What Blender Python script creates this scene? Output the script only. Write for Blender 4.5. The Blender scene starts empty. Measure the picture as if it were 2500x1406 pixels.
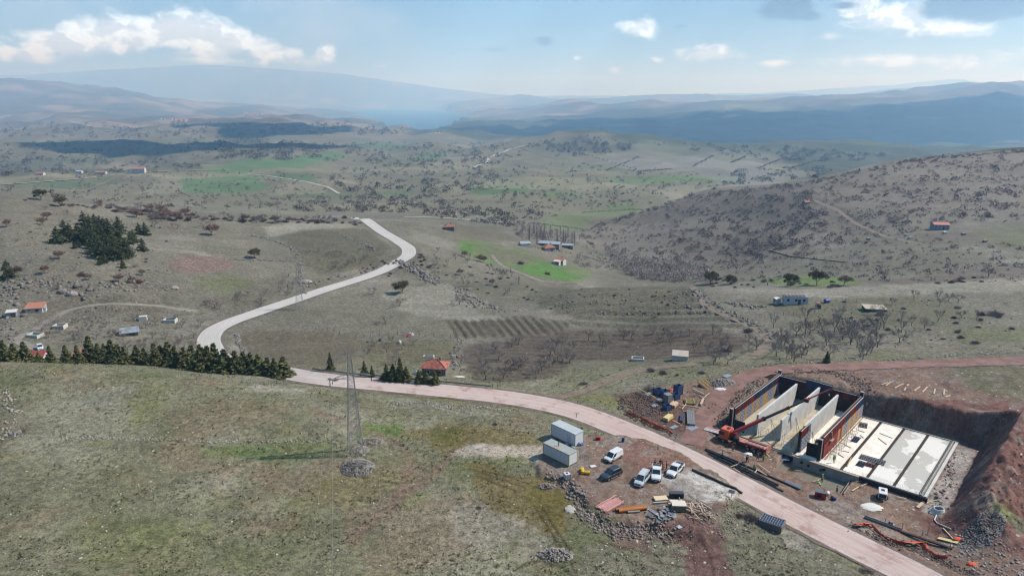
import bpy, bmesh, math, random
import numpy as np
from mathutils import Vector, Matrix
from math import radians, sin, cos, pi

S = bpy.context.scene
COL = S.collection
RNG = random.Random(7)
NR = np.random.default_rng(11)

# ------------------------------------------------------------------ camera
FPX, PW, PHT, CAMH = 1720.0, 2500.0, 1406.0, 70.0
PITCH = math.atan((703 - 238) / FPX)
SP, CP = sin(PITCH), cos(PITCH)
cam_d = bpy.data.cameras.new('camera'); cam = bpy.data.objects.new('camera', cam_d); COL.objects.link(cam)
cam.location = (0, 0, CAMH); cam.rotation_euler = (pi / 2 - PITCH, 0, 0)
cam_d.sensor_width = 36; cam_d.lens = FPX / PW * 36; cam_d.clip_start = 1; cam_d.clip_end = 200000
S.camera = cam

# ------------------------------------------------------------------ exposure, render
S.view_settings.view_transform = 'Standard'; S.view_settings.look = 'None'
S.view_settings.exposure = 0.80; S.view_settings.gamma = 1; S.view_settings.use_curve_mapping = False
S.render.engine = 'CYCLES'
cy = S.cycles
cy.max_bounces = 6; cy.diffuse_bounces = 3; cy.glossy_bounces = 2; cy.transparent_max_bounces = 8; cy.volume_bounces = 1
cy.use_denoising = True; cy.caustics_reflective = False; cy.caustics_refractive = False
cy.use_adaptive_sampling = True; cy.adaptive_threshold = 0.015
cy.filter_width = 1.2

# ------------------------------------------------------------------ sun
SUN_EL, SUN_AZ = radians(47), radians(81)          # azimuth from +Y towards +X
sun_dir = Vector((sin(SUN_AZ) * cos(SUN_EL), cos(SUN_AZ) * cos(SUN_EL), sin(SUN_EL)))
sl = bpy.data.lights.new('sun', 'SUN'); sl.energy = 4.4; sl.angle = radians(0.5); sl.color = (1.0, 0.96, 0.9)
so = bpy.data.objects.new('sun', sl); COL.objects.link(so)
so.rotation_euler = sun_dir.to_track_quat('Z', 'Y').to_euler(); so.location = (0, 0, 500)

# ------------------------------------------------------------------ node helpers
class NT:
    def __init__(s, tree): s.t = tree; s.n = tree.nodes; s.l = tree.links; s.n.clear()
    def add(s, ty, **kw):
        x = s.n.new(ty)
        for k, v in kw.items(): setattr(x, k, v)
        return x
    def put(s, sock, v):
        if v is None: return
        if hasattr(v, 'node') and hasattr(v, 'is_output'): s.l.new(v, sock)
        elif isinstance(v, (tuple, list)) and len(v) == 3 and sock.type == 'RGBA': sock.default_value = (*v, 1)
        else: sock.default_value = v
    def m(s, op, a, b=None, c=None, clamp=False):
        x = s.add('ShaderNodeMath', operation=op, use_clamp=clamp)
        s.put(x.inputs[0], a); s.put(x.inputs[1], b); s.put(x.inputs[2], c); return x.outputs[0]
    def v(s, op, a, b=None):
        x = s.add('ShaderNodeVectorMath', operation=op); s.put(x.inputs[0], a); s.put(x.inputs[1], b)
        return x.outputs['Value'] if op in ('DOT_PRODUCT', 'LENGTH', 'DISTANCE') else x.outputs[0]
    def mix(s, f, a, b, mode='MIX'):
        x = s.add('ShaderNodeMix', data_type='RGBA', blend_type=mode)
        s.put(x.inputs[0], f); s.put(x.inputs[6], a); s.put(x.inputs[7], b); return x.outputs[2]
    def ss(s, x, a, b, lo=0., hi=1.):
        n = s.add('ShaderNodeMapRange', interpolation_type='SMOOTHSTEP')
        s.put(n.inputs[0], x); n.inputs[1].default_value = a; n.inputs[2].default_value = b
        n.inputs[3].default_value = lo; n.inputs[4].default_value = hi; return n.outputs[0]
    def noise(s, vec, scale, detail=4., rough=.55, dist=0., color=False):
        n = s.add('ShaderNodeTexNoise'); s.put(n.inputs['Vector'], vec)
        n.inputs['Scale'].default_value = scale; n.inputs['Detail'].default_value = detail
        n.inputs['Roughness'].default_value = rough; n.inputs['Distortion'].default_value = dist
        return n.outputs['Color' if color else 'Fac']
    def xyz(s, x, y, z):
        n = s.add('ShaderNodeCombineXYZ'); s.put(n.inputs[0], x); s.put(n.inputs[1], y); s.put(n.inputs[2], z); return n.outputs[0]

def lin(c): return tuple((v / 255 / 12.92) if v / 255 <= .04045 else ((v / 255 + .055) / 1.055) ** 2.4 for v in c)
ILL = 2.05
def A(r, g, b): return tuple(v / ILL for v in lin((r, g, b)))     # sunlit appearance -> base colour

# ------------------------------------------------------------------ sky
W = bpy.data.worlds.new('World'); S.world = W; W.use_nodes = True
nt = NT(W.node_tree)
sky = nt.add('ShaderNodeTexSky', sky_type='NISHITA', sun_disc=False)
sky.sun_elevation = SUN_EL; sky.sun_rotation = SUN_AZ; sky.altitude = 1200; sky.air_density = 1.0; sky.dust_density = 1.2; sky.ozone_density = 1.5
geo = nt.add('ShaderNodeTexCoord')
sep = nt.add('ShaderNodeSeparateXYZ'); nt.l.new(geo.outputs['Generated'], sep.inputs[0])
az = nt.m('ARCTAN2', sep.outputs[0], sep.outputs[1]); el = nt.m('ARCSINE', sep.outputs[2])
P = nt.xyz(az, nt.m('MULTIPLY', el, 1.35), 0.0)
warp = nt.v('MULTIPLY', nt.v('SUBTRACT', nt.noise(P, 22, 3, .6, color=True), (.5, .5, .5)), (.035, .03, 0))
Pw = nt.v('ADD', P, warp)
f1 = nt.noise(Pw, 26, 7, .6); f2 = nt.noise(nt.v('ADD', Pw, (.010, .016, 0)), 26, 7, .6)
bil = nt.noise(Pw, 70, 4, .6)
def AE(px, py):
    x, v = (px - 1250) / FPX, (703 - py) / FPX
    return math.atan2(x, CP + v * SP), math.asin((-SP + v * CP) / math.sqrt(x * x + 1 + v * v))
def blobs(lst):
    tot = None
    for (px, py, rx, ry, k) in lst:
        a, e = AE(px, py); rx, ry = rx / FPX, ry / FPX
        dx = nt.m('DIVIDE', nt.m('SUBTRACT', az, a), rx); dy = nt.m('DIVIDE', nt.m('SUBTRACT', el, e), ry)
        d = nt.m('ADD', nt.m('MULTIPLY', dx, dx), nt.m('MULTIPLY', dy, dy))
        g = nt.m('MULTIPLY', nt.m('POWER', 2.718, nt.m('MULTIPLY', d, -1.0)), k)
        tot = g if tot is None else nt.m('MAXIMUM', tot, g)
    return tot
# far cumulus tops, white
M1 = blobs([(430, 80, 150, 42, 1.0), (300, 85, 140, 38, .95), (170, 105, 130, 34, .9), (540, 100, 110, 40, .95), (40, 132, 90, 24, .8), (660, 130, 80, 24, .85),
            (792, 130, 34, 28, .8), (1562, 70, 52, 26, .88), (1730, 134, 82, 22, .82), (2200, 45, 120, 42, .85), (2100, 20, 60, 30, .8),
            (2040, 92, 70, 13, .66), (2300, 66, 130, 26, .75), (1510, 172, 30, 14, .58), (2150, 150, 120, 18, .66), (2350, 155, 130, 20, .64), (1890, 155, 40, 10, .6), (1600, 146, 26, 13, .6),
            (2480, 135, 60, 26, .68), (950, 162, 40, 8, .52), (1410, 142, 16, 8, .55), (1330, 188, 40, 7, .5), (-200, 90, 160, 50, .9), (2800, 100, 200, 60, .9), (600, 150, 240, 14, .58)])
d1 = nt.m('ADD', M1, nt.m('MULTIPLY', nt.m('SUBTRACT', f1, .5), 1.35))
a1 = nt.ss(d1, .30, .80)
sh = nt.m('MULTIPLY', nt.m('SUBTRACT', f1, f2), 4.2)                    # lit from the upper right
core = nt.ss(d1, .5, 1.1)
br = nt.m('ADD', nt.m('ADD', nt.ss(d1, .4, 1.0, .98, .72), sh), nt.m('MULTIPLY', nt.m('SUBTRACT', bil, .5), .25))
br = nt.m('MINIMUM', nt.m('MAXIMUM', br, .62), 1.1)
CLB = 12.0
c_white = nt.mix(nt.ss(br, .62, 1.08), (.70 * CLB, .88 * CLB, 1.14 * CLB), (1.06 * CLB, 1.36 * CLB, 1.78 * CLB))
# nearer clouds seen from their shaded side
M2 = blobs([(1925, 18, 62, 26, 1.0), (1960, 40, 45, 16, .85), (2420, 14, 150, 34, 1.05), (2060, 14, 40, 12, .7), (1215, 122, 44, 11, .74), (1325, 101, 34, 14, .78), (1655, 66, 34, 9, .58), (2800, 0, 240, 50, 1.0), (1105, 131, 14, 5, .55)])
d2 = nt.m('ADD', M2, nt.m('MULTIPLY', nt.m('SUBTRACT', f1, .5), 1.3))
a2 = nt.ss(d2, .34, .70, 0, .96)
c_dark = nt.mix(bil, (0.9, 1.6, 2.6), (1.9, 2.9, 4.2))
# thin veil, all round
veil = nt.m('MULTIPLY', nt.ss(nt.noise(Pw, 3.2, 5, .6), .48, .75, 0, .4), nt.ss(el, .0, .12))
skyc = nt.mix(0.5, sky.outputs[0], (1.5, 4.6, 9.0))
c = nt.mix(veil, skyc, (.86 * CLB, .90 * CLB, .95 * CLB))
c = nt.mix(nt.m('MULTIPLY', a1, .95), c, c_white)
c = nt.mix(a2, c, c_dark)
bg = nt.add('ShaderNodeBackground'); nt.put(bg.inputs[0], c); bg.inputs[1].default_value = 0.060
out = nt.add('ShaderNodeOutputWorld'); nt.l.new(bg.outputs[0], out.inputs[0])

# ------------------------------------------------------------------ materials
MATS = {}
def mat(name, color, rough=.8, metal=0., var=0., scale=3., bump=0., spec=.3, coat=0., color2=None, thr=None):
    if name in MATS: return MATS[name]
    m = bpy.data.materials.new(name); m.use_nodes = True
    t = NT(m.node_tree); b = t.add('ShaderNodeBsdfPrincipled'); o = t.add('ShaderNodeOutputMaterial'); t.l.new(b.outputs[0], o.inputs[0])
    b.inputs['Roughness'].default_value = rough; b.inputs['Metallic'].default_value = metal; b.inputs['Specular IOR Level'].default_value = spec; b.inputs['Coat Weight'].default_value = coat
    if var or color2:
        tc = t.add('ShaderNodeTexCoord').outputs['Object']
        n = t.noise(tc, scale, 5, .62)
        k = color2 or tuple(v * (1 - var) for v in color)
        lo, hi = thr or (.35, .65)
        t.put(b.inputs['Base Color'], t.mix(t.ss(n, lo, hi), k, color))
        if bump:
            bp = t.add('ShaderNodeBump'); bp.inputs['Strength'].default_value = bump; bp.inputs['Distance'].default_value = .05
            t.l.new(t.noise(tc, scale * 4, 3, .6), bp.inputs['Height']); t.l.new(bp.outputs[0], b.inputs['Normal'])
    else: t.put(b.inputs['Base Color'], color)
    MATS[name] = m; return m

# ------------------------------------------------------------------ object helpers
def tag(o, label=None, cat=None, group=None, kind=None):
    if label: o['label'] = label
    if cat: o['category'] = cat
    if group: o['group'] = group
    if kind: o['kind'] = kind
    return o
def empty(name, loc=(0, 0, 0), rz=0., label=None, cat=None, group=None):
    o = bpy.data.objects.new(name, None); COL.objects.link(o); o.location = loc; o.rotation_euler = (0, 0, rz); o.empty_display_size = .3
    return tag(o, label, cat, group)
def mesh_np(name, verts, faces, m=None, smooth=False):
    """verts (n,3), faces (k,3|4) numpy"""
    me = bpy.data.meshes.new(name); verts = np.asarray(verts, np.float32); faces = np.asarray(faces, np.int32)
    k = faces.shape[1]
    me.vertices.add(len(verts)); me.vertices.foreach_set('co', verts.ravel())
    me.loops.add(faces.size); me.loops.foreach_set('vertex_index', faces.ravel())
    me.polygons.add(len(faces)); me.polygons.foreach_set('loop_start', np.arange(0, faces.size, k, dtype=np.int32))
    if smooth: me.polygons.foreach_set('use_smooth', np.ones(len(faces), bool))
    me.update(calc_edges=True)
    if m: me.materials.append(m)
    return me
def link(name, me, parent=None, loc=(0, 0, 0), rz=0.):
    o = bpy.data.objects.new(name, me); COL.objects.link(o); o.location = loc; o.rotation_euler = (0, 0, rz)
    if parent: o.parent = parent
    return o
def copy_tree(o, parent=None):
    c = o.copy(); COL.objects.link(c)
    if parent: c.parent = parent
    for ch in o.children: copy_tree(ch, c)
    return c
class MB:
    def __init__(s): s.v = []; s.f = []
    def quadbox(s, p8):
        b = len(s.v); s.v += [tuple(p) for p in p8]
        s.f += [tuple(b + i for i in q) for q in ((0, 3, 2, 1), (4, 5, 6, 7), (0, 1, 5, 4), (1, 2, 6, 5), (2, 3, 7, 6), (3, 0, 4, 7))]
        return s
    def box(s, x0, x1, y0, y1, z0, z1):
        return s.quadbox([(x0, y0, z0), (x1, y0, z0), (x1, y1, z0), (x0, y1, z0), (x0, y0, z1), (x1, y0, z1), (x1, y1, z1), (x0, y1, z1)])
    def obox(s, c, sx, sy, sz, rot=None):
        """box centred at c (base at c.z if rot None)"""
        M = rot if rot is not None else Matrix.Identity(3); c = Vector(c)
        return s.quadbox([c + M @ Vector((x * sx / 2, y * sy / 2, z * sz / 2)) for (x, y, z) in ((-1, -1, -1), (1, -1, -1), (1, 1, -1), (-1, 1, -1), (-1, -1, 1), (1, -1, 1), (1, 1, 1), (-1, 1, 1))])
    def bar(s, a, b, w, h=None, up=(0, 0, 1)):
        a, b = Vector(a), Vector(b); d = (b - a); L = d.length
        if L < 1e-6: return s
        d /= L; u = Vector(up)
        if abs(d.dot(u)) > .98: u = Vector((1, 0, 0))
        x = d.cross(u).normalized(); y = x.cross(d); h = h or w
        q = [(-1, -1), (1, -1), (1, 1), (-1, 1)]
        return s.quadbox([a + x * (i * w / 2) + y * (j * h / 2) for i, j in q] + [b + x * (i * w / 2) + y * (j * h / 2) for i, j in q])
    def tube(s, pts, r, n=8, cap=True):
        pts = [Vector(p) for p in pts]; rs = r if isinstance(r, (list, tuple)) else [r] * len(pts); b = len(s.v); m = len(pts)
        u = None
        for i, p in enumerate(pts):
            d = (pts[min(i + 1, m - 1)] - pts[max(i - 1, 0)]).normalized()
            if u is None: u = Vector((0, 0, 1)) if abs(d.z) < .9 else Vector((1, 0, 0))
            x = d.cross(u).normalized(); y = x.cross(d); u = y
            for k in range(n):
                t = 2 * pi * k / n; s.v.append(tuple(p + (x * cos(t) + y * sin(t)) * rs[i]))
        for i in range(m - 1):
            for k in range(n): s.f.append((b + i * n + k, b + i * n + (k + 1) % n, b + (i + 1) * n + (k + 1) % n, b + (i + 1) * n + k))
        if cap: s.f.append(tuple(b + k for k in reversed(range(n)))); s.f.append(tuple(b + (m - 1) * n + k for k in range(n)))
        return s
    def cyl(s, a, b, r, n=12): return s.tube([a, b], r, n)
    def poly(s, pts):
        b = len(s.v); s.v += [tuple(p) for p in pts]; s.f.append(tuple(range(b, b + len(pts)))); return s
    def prism(s, pts, z0, z1):
        n = len(pts); b = len(s.v); s.v += [(x, y, z0) for x, y in pts] + [(x, y, z1) for x, y in pts]
        s.f.append(tuple(b + i for i in reversed(range(n)))); s.f.append(tuple(b + n + i for i in range(n)))
        for i in range(n): j = (i + 1) % n; s.f.append((b + i, b + j, b + n + j, b + n + i))
        return s
    def mesh(s, name, m=None, smooth=False):
        me = bpy.data.meshes.new(name); me.from_pydata(s.v, [], s.f)
        if m: me.materials.append(m)
        if smooth: me.polygons.foreach_set('use_smooth', [True] * len(me.polygons))
        me.update(); return me
    def build(s, name, m=None, parent=None, loc=(0, 0, 0), rz=0., smooth=False):
        return link(name, s.mesh(name, m, smooth), parent, loc, rz)
def bevel(o, w=.03, seg=2, ang=40):
    bm = bmesh.new(); bm.from_mesh(o.data)
    es = [e for e in bm.edges if len(e.link_faces) == 2 and e.calc_face_angle(0) > radians(ang)]
    bmesh.ops.bevel(bm, geom=es, offset=w, segments=seg, profile=.5, affect='EDGES', clamp_overlap=True)
    bm.to_mesh(o.data); bm.free(); return o
# ------------------------------------------------------------------ terrain: lofted ridges and valleys
def s_of(py):
    v = (703 - py) / FPX; return (SP - v * CP) / (CP + v * SP)
def u_of(px, py): return ((px - 1250) / FPX) / (CP + (703 - py) / FPX * SP)
CX = [-500, 0, 250, 500, 750, 1000, 1250, 1500, 1750, 2000, 2250, 2500, 3000]
def Zr(py, z): return ('z', py, z)
def row(spec):
    """13 or 11 entries: (py, z) with z a height; (py, 'y', Y); ('h', Y, Z)"""
    if len(spec) == 11: spec = [spec[0]] + list(spec) + [spec[-1]]
    return spec
LAY = [
 [(1900, z) for z in (4, 3, 2, 1, 0, -.5, -1, -1.2, -1.2, -1.4, 0)],
 [(1400, z) for z in (2.5, 2, 1.2, .4, -.2, -.6, -.8, -1, -1, -1.2, .2)],
 [(1250, z) for z in (2.6, 2, 1.5, .8, .2, -.2, 0, -.1, -1.5, -1.9, 1.5)],
 [(1100, z) for z in (3.2, 2.6, 2, 1.1, .5, .3, 0, -.5, -1, .5, 3.2)],
 [(1000, z) for z in (4.5, 4, 3.2, 2, 1, .3, 0, -.2, .3, 3.4, 4.6)],
 [(885, 6), (893, 5), (918, 3), (938, 1), (950, 0), (955, -1), (950, -.8), (930, .5), (905, 3.6), (915, 4.5), (905, 5)],
 [('h', 186, -2), ('h', 188, -3), ('h', 190, -5), (903, -2), (905, -4), (920, -4.6), (905, -3.5), (893, -1), (885, 2.5), (880, 3.5), (868, 4.5)],
 [(845, -5), (845, -6), (845, -8), (845, -8), (845, -8), (845, -8.5), (845, -8), (840, -5), (835, -1.5), (825, 1), (815, 3)],
 [(780, -3), (770, -5), (775, -9), (780, -10), (775, -11), (780, -11), (775, -10), (770, -6), (770, -2.5), (765, 0), (750, 1)],
 [(715, 1), (715, 0), (720, -7), (720, -11), (715, -13), (725, -15), (700, -13.5), (700, -9), (710, -4), (705, -1.5), (690, -1)],
 [(660, 5), (660, 3), (670, -5), (665, -10), (665, -14), (680, -17.5), ('h', 345, -27), ('h', 330, -20), (693, -8), (690, -4), (670, -3)],
 [(600, 9), (610, 5), (620, -3), (615, -8.5), (612, -10), (640, -25), (665, -37), (672, -30), (670, -16), (655, -8), (640, -6)],
 [(540, 12.5), (560, 5), (570, -3), (565, -9), (570, -13), (590, -26), (620, -42), (630, -38), (625, -20), (610, -9), (600, -7)],
 [(465, 13), (490, 5), (520, -1.5), (530, -8), (535, -13.5), (565, -34), (585, -50), (560, -33), (560, -20), (550, -12), (545, -10)],
 [('h', 520, -10), ('h', 530, -20), ('h', 530, -25), ('h', 545, -30), ('h', 570, -38), (540, -48), (555, -58), (525, -36), (505, -12), (490, -5), (480, -2)],
 [(460, -42), (485, -42), (514, -45), (524, -48), (525, -52), (520, -52), (530, -52), (462, -28), (432, -12), (385, 8), (365, 17)],
 [(450, -62), (470, -65), (490, -65), (500, -68), (495, -75), (490, -75), ('h', 830, -72), ('h', 900, -75), ('h', 950, -80), ('h', 950, -80), ('h', 950, -80)],
 [(440, -72), (448, -75), (450, -80), (455, -85), (450, -95), (450, -92), (470, -85), (455, -88), (425, -95), ('h', 1500, -100), ('h', 1500, -110)],
 [(425, -78), (418, -80), (418, -86), (415, -95), (415, -108), (415, -105), (420, -98), (420, -98), (410, -105), ('h', 2100, -120), ('h', 2100, -130)],
 [('h', 1800, -125), ('h', 1850, -130), (400, -100), (390, -98), (395, -125), (390, -115), (385, -108), (390, -110), (385, -112), (380, -115), ('h', 2500, -135)],
 [(362, -95), (355, -95), (358, -105), (368, -110), (370, -135), (357, -110), (343, -95), (362, -105), (352, -105), (372, -125), ('h', 2900, -140)],
 [('h', 2900, -150), ('h', 3000, -150), ('h', 3100, -160), ('h', 3000, -150), (350, -160), ('h', 3400, -170), ('h', 3500, -170), ('h', 3300, -180), ('h', 3500, -190), ('h', 3400, -190), ('h', 3400, -190)],
 [(335, 'y', 3600), (335, 'y', 3700), (312, 'y', 4200), (320, 'y', 4300), (335, 'y', 4500), (340, 'y', 4200), ('h', 4300, -200), ('h', 4200, -215), ('h', 4200, -215), ('h', 4000, -210), ('h', 4000, -210)],
 [(320, 'y', 5000), (315, 'y', 5200), (306, 'y', 5600), (310, 'y', 5600), ('h', 6400, -231), (332, 'y', 5600), (340, 'y', 5500), (358, 'y', 4700), (350, 'y', 4800), (370, 'y', 4600), (362, 'y', 4500)],
 [(290, 'y', 7000), (292, 'y', 7000), (298, 'y', 7500), (292, 'y', 8500), ('h', 9500, -265), (315, 'y', 7000), (310, 'y', 6800), (310, 'y', 6300), (310, 'y', 6200), (300, 'y', 6000), (290, 'y', 6000)],
 [(245, 'y', 9000), (258, 'y', 9000), (272, 'y', 10500), (277, 'y', 12500), ('h', 13500, -262), (290, 'y', 10500), (285, 'y', 9000), (275, 'y', 8500), (262, 'y', 8500), (245, 'y', 8500), (235, 'y', 8000)],
 [(200, 'y', 11000), (223, 'y', 11500), (250, 'y', 13000), (270, 'y', 16000), ('h', 17500, -262), (266, 'y', 14000), (262, 'y', 11000), (255, 'y', 10500), (243, 'y', 10500), (228, 'y', 10500), (208, 'y', 10000)],
 [('h', 13500, 0), ('h', 14000, -50), ('h', 15500, -120), (265, 'y', 19500), ('h', 19300, -236), ('h', 16500, -200), ('h', 13500, -150), ('h', 13500, -120), ('h', 13500, -80), ('h', 13000, -20), ('h', 13000, 50)],
 [('h', 19000, -80), ('h', 19000, -90), (246, 'y', 20500), (252, 'y', 21500), (261, 'y', 21000), (243, 'y', 19000), (243, 'y', 17000), (238, 'y', 16500), (236, 'y', 16500), (222, 'y', 16500), ('h', 16500, 120)],
 [('h', 22000, 30)] * 3 + [('h', 22300, -20)] * 2 + [('h', 22300, -120)] * 2 + [('h', 21500, -60)] * 4,
 [(186, 'y', 25000), (175, 'y', 25000), (163, 'y', 25000), (175, 'y', 25000), (208, 'y', 25000), (236, 'y', 25000), (237, 'y', 25500), (233, 'y', 25500), (222, 'y', 26000), (208, 'y', 26000), (214, 'y', 26000)],
 [('h', 44000, 0)] * 11,
]
# distances used before/behind: fine grid
US = np.concatenate([np.linspace(-1.25, -.88, 34)[:-1], np.linspace(-.88, .88, 860), np.linspace(.88, 1.25, 34)[1:]])
YS = np.exp(np.concatenate([np.linspace(math.log(32), math.log(80), 24, endpoint=False), np.linspace(math.log(80), math.log(205), 300, endpoint=False),
     np.linspace(math.log(205), math.log(640), 240, endpoint=False), np.linspace(math.log(640), math.log(3000), 180, endpoint=False),
     np.linspace(math.log(3000), math.log(12000), 110, endpoint=False), np.linspace(math.log(12000), math.log(43500), 60)]))
def pchip(x, y, xq):
    """monotone cubic, x (k,n) rows of knots per column n; here x (k,), y (k,) -> xq"""
    h = np.diff(x); d = np.diff(y) / h; m = np.zeros_like(y)
    w1, w2 = 2 * h[1:] + h[:-1], h[1:] + 2 * h[:-1]
    ok = d[:-1] * d[1:] > 0
    with np.errstate(divide='ignore', invalid='ignore'): hm = (w1 + w2) / (w1 / d[:-1] + w2 / d[1:])
    m[1:-1] = np.where(ok, hm, 0); m[0] = d[0]; m[-1] = d[-1]
    i = np.clip(np.searchsorted(x, xq) - 1, 0, len(x) - 2); t = (xq - x[i]) / h[i]; t2, t3 = t * t, t * t * t
    return (2 * t3 - 3 * t2 + 1) * y[i] + (t3 - 2 * t2 + t) * h[i] * m[i] + (3 * t2 - 2 * t3) * y[i + 1] + (t3 - t2) * h[i] * m[i + 1]
NL = len(LAY); KY = np.zeros((NL, len(US))); KS = np.zeros((NL, len(US)))
for k, sp in enumerate(LAY):
    uu, ly, ss_ = [], [], []
    for px, e in zip(CX, row(sp)):
        if e[0] == 'h': Y, Z = e[1], e[2]; s_ = (CAMH - Z) / Y; u_ = u_of(px, 300 if Y > 700 else 600)
        elif len(e) == 3: Y = e[2]; s_ = s_of(e[0]); u_ = u_of(px, e[0])
        else: s_ = s_of(e[0]); Y = (CAMH - e[1]) / s_; u_ = u_of(px, e[0])
        uu.append(u_); ly.append(math.log(Y)); ss_.append(s_)
    uu = np.array(uu); q = np.clip(US, uu[0], uu[-1])
    KY[k] = pchip(uu, np.array(ly), q); KS[k] = pchip(uu, np.array(ss_), q)
for k in range(1, NL): KY[k] = np.maximum(KY[k], KY[k - 1] + .015)
KY[0] = math.log(30)
LYS = np.log(YS)
ST = np.stack([pchip(KY[:, j], KS[:, j], LYS) for j in range(len(US))], 1)          # (rows, cols)
GY = np.repeat(YS[:, None], len(US), 1); GX = GY * US[None, :]
GZ = CAMH - ST * GY

def perlin(x, y, seed=0):
    xi, yi = np.floor(x).astype(np.int64), np.floor(y).astype(np.int64); xf, yf = x - xi, y - yi
    def h(a, b):
        n = (a * 374761393 + b * 668265263 + seed * 1442695041) & 0xffffffff
        n = ((n ^ (n >> 13)) * 1274126177) & 0xffffffff; n = n ^ (n >> 16); t = (n & 0xffff) / 65536. * 2 * pi
        return np.cos(t), np.sin(t)
    fu, fv = xf * xf * xf * (xf * (xf * 6 - 15) + 10), yf * yf * yf * (yf * (yf * 6 - 15) + 10)
    def g(dx, dy):
        c, s = h(xi + dx, yi + dy); return c * (xf - dx) + s * (yf - dy)
    a = g(0, 0); b = g(1, 0); c = g(0, 1); d = g(1, 1)
    return (a + (b - a) * fu) * (1 - fv) + (c + (d - c) * fu) * fv
def sstep(x, a, b):
    t = np.clip((x - a) / (b - a), 0, 1); return t * t * (3 - 2 * t)
dYrow = np.gradient(YS)[:, None]; GB = GZ.copy()
for o, (L, k) in enumerate([(3200, .035), (1500, .05), (700, .06), (330, .06), (150, .055), (70, .05), (32, .04), (14, .035), (6, .03), (2.6, .03)]):
    w = sstep(GY / L, 3.4, 9.0) * sstep(L / dYrow, 2.0, 4.0)
    if L <= 32: w = w * (.35 if L > 5 else .5) + (0 if L > 20 else .15 * sstep(L / dYrow, 2, 4))
    n = perlin(GX / L + 17.3 * o, GY / L + 5.1 * o, o)
    if L >= 150: n = .5 * n + .9 * (.32 - np.abs(perlin(GX / L + 3.7 * o, GY / L * 1.0 - 9.2 * o, o + 50)))      # ridges and gullies
    GZ += w * n * L * k * (3.0 if 300 < L < 1000 else 2.1 if 149 < L < 2000 else 1.15 if L >= 150 else 1.)
def bump_at(px, py, Y, r, h, ry=None):
    global GZ
    x0 = u_of(px, py) * Y; GZ += h * np.exp(-((GX - x0) / r) ** 2 - ((GY - Y) / (ry or r)) ** 2)
bump_at(1405, 330, 2820, 210, 26, 260); bump_at(1120, 255, 17500, 900, 190, 1200); bump_at(1000, 262, 17800, 500, 90, 900); bump_at(2335, 203, 26000, 700, 190, 2500)
bump_at(1390, 262, 13000, 420, 120, 900); bump_at(1610, 240, 17000, 900, 70, 1500); bump_at(1290, 243, 19500, 700, 60, 1500)
bump_at(1130, 300, 8300, 430, 34, 1900); bump_at(890, 297, 9300, 520, -48, 1300); bump_at(835, 286, 10800, 800, -75, 1900)
LAKE_Z = -235.0
lk = sstep(-226 - GB, 0, 8) * (GY > 5900) * (GX < -650) * (GX > -7000); GZ = GZ * (1 - lk) + np.minimum(GZ, GB) * lk

def gz(x, y):
    x, y = np.asarray(x, float), np.asarray(y, float)
    fi = np.interp(np.log(y), LYS, np.arange(len(YS))); fj = np.interp(x / y, US, np.arange(len(US)))
    i = np.clip(fi.astype(int), 0, len(YS) - 2); j = np.clip(fj.astype(int), 0, len(US) - 2); a, b = fi - i, fj - j
    return (GZ[i, j] * (1 - b) + GZ[i, j + 1] * b) * (1 - a) + (GZ[i + 1, j] * (1 - b) + GZ[i + 1, j + 1] * b) * a
def at(px, py, ymin=0.):
    """ground point seen at photograph pixel"""
    s_, u_ = s_of(py), u_of(px, py)
    fj = float(np.interp(u_, US, np.arange(len(US)))); j = min(int(fj), len(US) - 2); b = fj - j
    zc = GZ[:, j] * (1 - b) + GZ[:, j + 1] * b; sc = (CAMH - zc) / YS
    ok = (sc <= s_) & (YS >= ymin); i = int(np.argmax(ok)) if ok.any() else len(YS) - 1
    if i > 0 and sc[i - 1] > s_: t = (sc[i - 1] - s_) / (sc[i - 1] - sc[i]); Y = YS[i - 1] + t * (YS[i] - YS[i - 1])
    else: Y = YS[i]
    return Vector((u_ * Y, Y, float(gz(u_ * Y, Y))))
def plane_at(px, py, z):
    s_ = s_of(py); Y = (CAMH - z) / s_; return Vector((u_of(px, py) * Y, Y, z))
def smooth_path(pts, step):
    P_ = np.array([(p[0], p[1]) for p in pts], float); t = np.r_[0, np.cumsum(np.hypot(*np.diff(P_, axis=0).T))]
    n = max(int(t[-1] / step), 4); q = np.linspace(0, t[-1], n)
    m = np.gradient(P_, t, axis=0)
    i = np.clip(np.searchsorted(t, q) - 1, 0, len(t) - 2); h = (t[i + 1] - t[i])[:, None]; s = ((q - t[i]) / (t[i + 1] - t[i]))[:, None]
    return (2 * s ** 3 - 3 * s ** 2 + 1) * P_[i] + (s ** 3 - 2 * s ** 2 + s) * h * m[i] + (3 * s ** 2 - 2 * s ** 3) * P_[i + 1] + (s ** 3 - s ** 2) * h * m[i + 1]
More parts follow.
